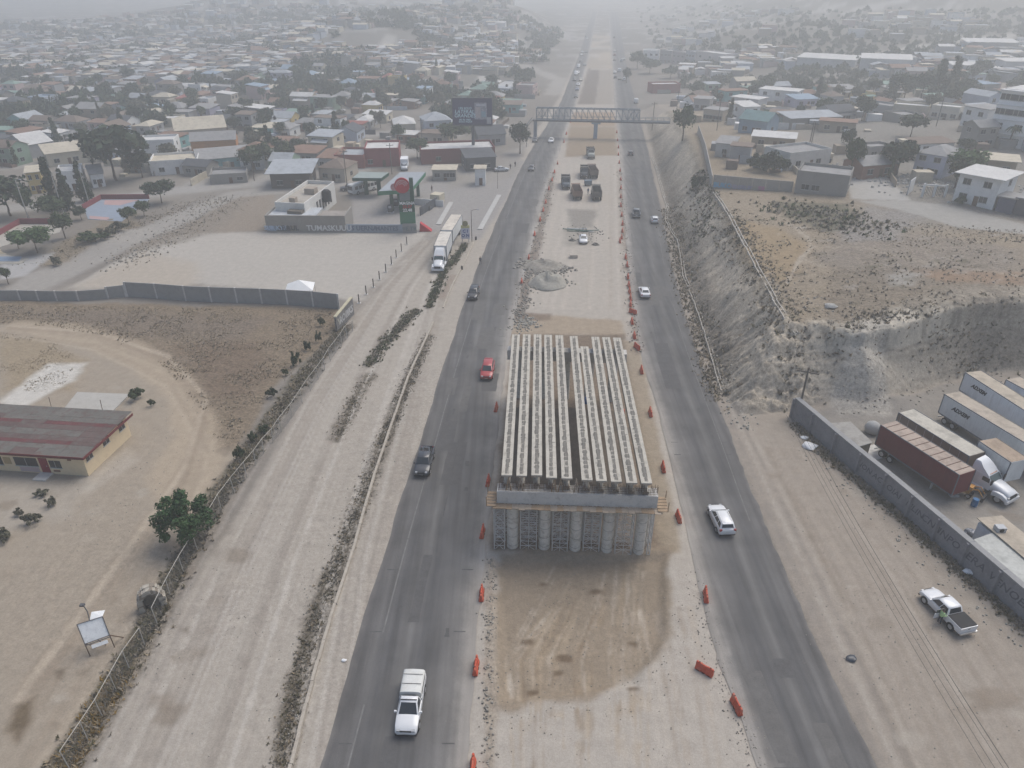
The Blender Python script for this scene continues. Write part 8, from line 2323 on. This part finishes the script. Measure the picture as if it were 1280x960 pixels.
tufts('weeds', [(66,985),(130,880),(183,790),(225,705),(275,620),(320,555),(380,470),(432,408)], 4200, .10, .38, [GR1, GR2, GR5, GR5, GR1], 1, spread=.62, wfac=.3)
tufts('weeds', [(66,985),(100,930),(150,845)], 700, .1, .35, [GR6, GR2], 2, spread=.6, wfac=.2)
tufts('weeds', [(350,960),(373,850),(398,765),(426,695),(447,640),(476,560),(509,480),(536,420)], 4200, .05, .18, [GR1, GR2, GR5, GR5], 3, spread=.5, wfac=.45)
tufts('weeds', [(422,548),(440,505),(462,470)], 600, .06, .2, [GR1, GR5, GR2], 4, spread=.6, wfac=.3)
tufts('weeds', [(462,455),(480,430),(503,405),(520,388)], 800, .1, .4, [GR1, GR3, GR5], 5, spread=.6, wfac=.3)
tufts('weeds', [(536,384),(545,362),(556,340),(570,322),(582,305)], 700, .1, .5, [GR1, GR3], 6, spread=.45, wfac=.3)
tufts('dry_grass', [(-100,380),(440,388),(425,415),(370,460),(330,505),(298,555),(268,545),(250,510),(205,458),(140,425),(70,408),(-100,400)], 9000, .06, .2, [GR2, GR4, GR4, GR5], 7, wfac=.5, blades=4, poly=True)
tufts('dry_grass', [(0,415),(60,425),(105,450),(90,490),(0,490)], 1200, .05, .16, [GR4, GR2], 8, wfac=.3, poly=True)
tufts('dry_grass', [(925,262),(1280,285),(1280,385),(1100,385),(1010,400),(950,330)], 2200, .08, .3, [GR2, GR4, GR4, GR5, GR5], 9, z=10.5, wfac=.5, blades=4, poly=True)
tufts('weeds', [(900,500),(885,440),(868,385),(852,335),(843,290),(836,262)], 2600, .12, .45, [GR1, GR5, GR2, GR5, GR4], 10, spread=1.2, wfac=.3)
tufts('weeds', [(905,258),(936,315),(968,375),(1000,425),(1035,412),(1100,395),(1280,385)], 1800, .15, .45, [GR1, GR5, GR2, GR5], 11, z=9.5, spread=1.6, wfac=.35)
tufts('weeds', [(992,530),(1040,575),(1101,626),(1166,684),(1240,750),(1290,795)], 1800, .08, .3, [GR1, GR5, GR2], 12, spread=.45, wfac=.3)
tufts('weeds', [(970,248),(1010,262),(1060,268),(1085,285)], 420, .2, .7, [GR3, GR1, GR5], 13, z=10.5, spread=3.6, wfac=.4)
tufts('weeds', [(870,215),(885,245),(880,275),(862,270)], 500, .2, .6, [GR3, GR1, GR5], 14, z=8, spread=1.4, wfac=.4)
tufts('dry_grass', [(60,330),(120,300),(160,285),(240,255),(290,248),(230,290),(150,330)], 1500, .1, .3, [GR4, GR5, GR1], 15, spread=2.5, wfac=.3)
# ------------------------------------------------------------------ haze: one closed box of even air round everything
def build_haze():
    m = bpy.data.materials.new('haze_air'); m.use_nodes = True
    N = m.node_tree.nodes; N.clear()
    out = N.new('ShaderNodeOutputMaterial'); v = N.new('ShaderNodeVolumePrincipled')
    v.inputs['Color'].default_value = (*HAZE_COLOR, 1)
    v.inputs['Density'].default_value = HAZE_DENSITY
    v.inputs['Anisotropy'].default_value = .38
    m.node_tree.links.new(v.outputs[0], out.inputs['Volume'])
    mb = MB().box(-3650, 3650, -120, 3120, -3, 78)
    tag(mb.build('haze', m), kind='stuff')
build_haze()
dup_labels = [k for k, v in LABELS.items() if len(v) > 1 and (None in v or len(set(v)) > 1)]
print('labels used twice without a group:', len(dup_labels), dup_labels[:12])
print('objects', len(SC.objects))
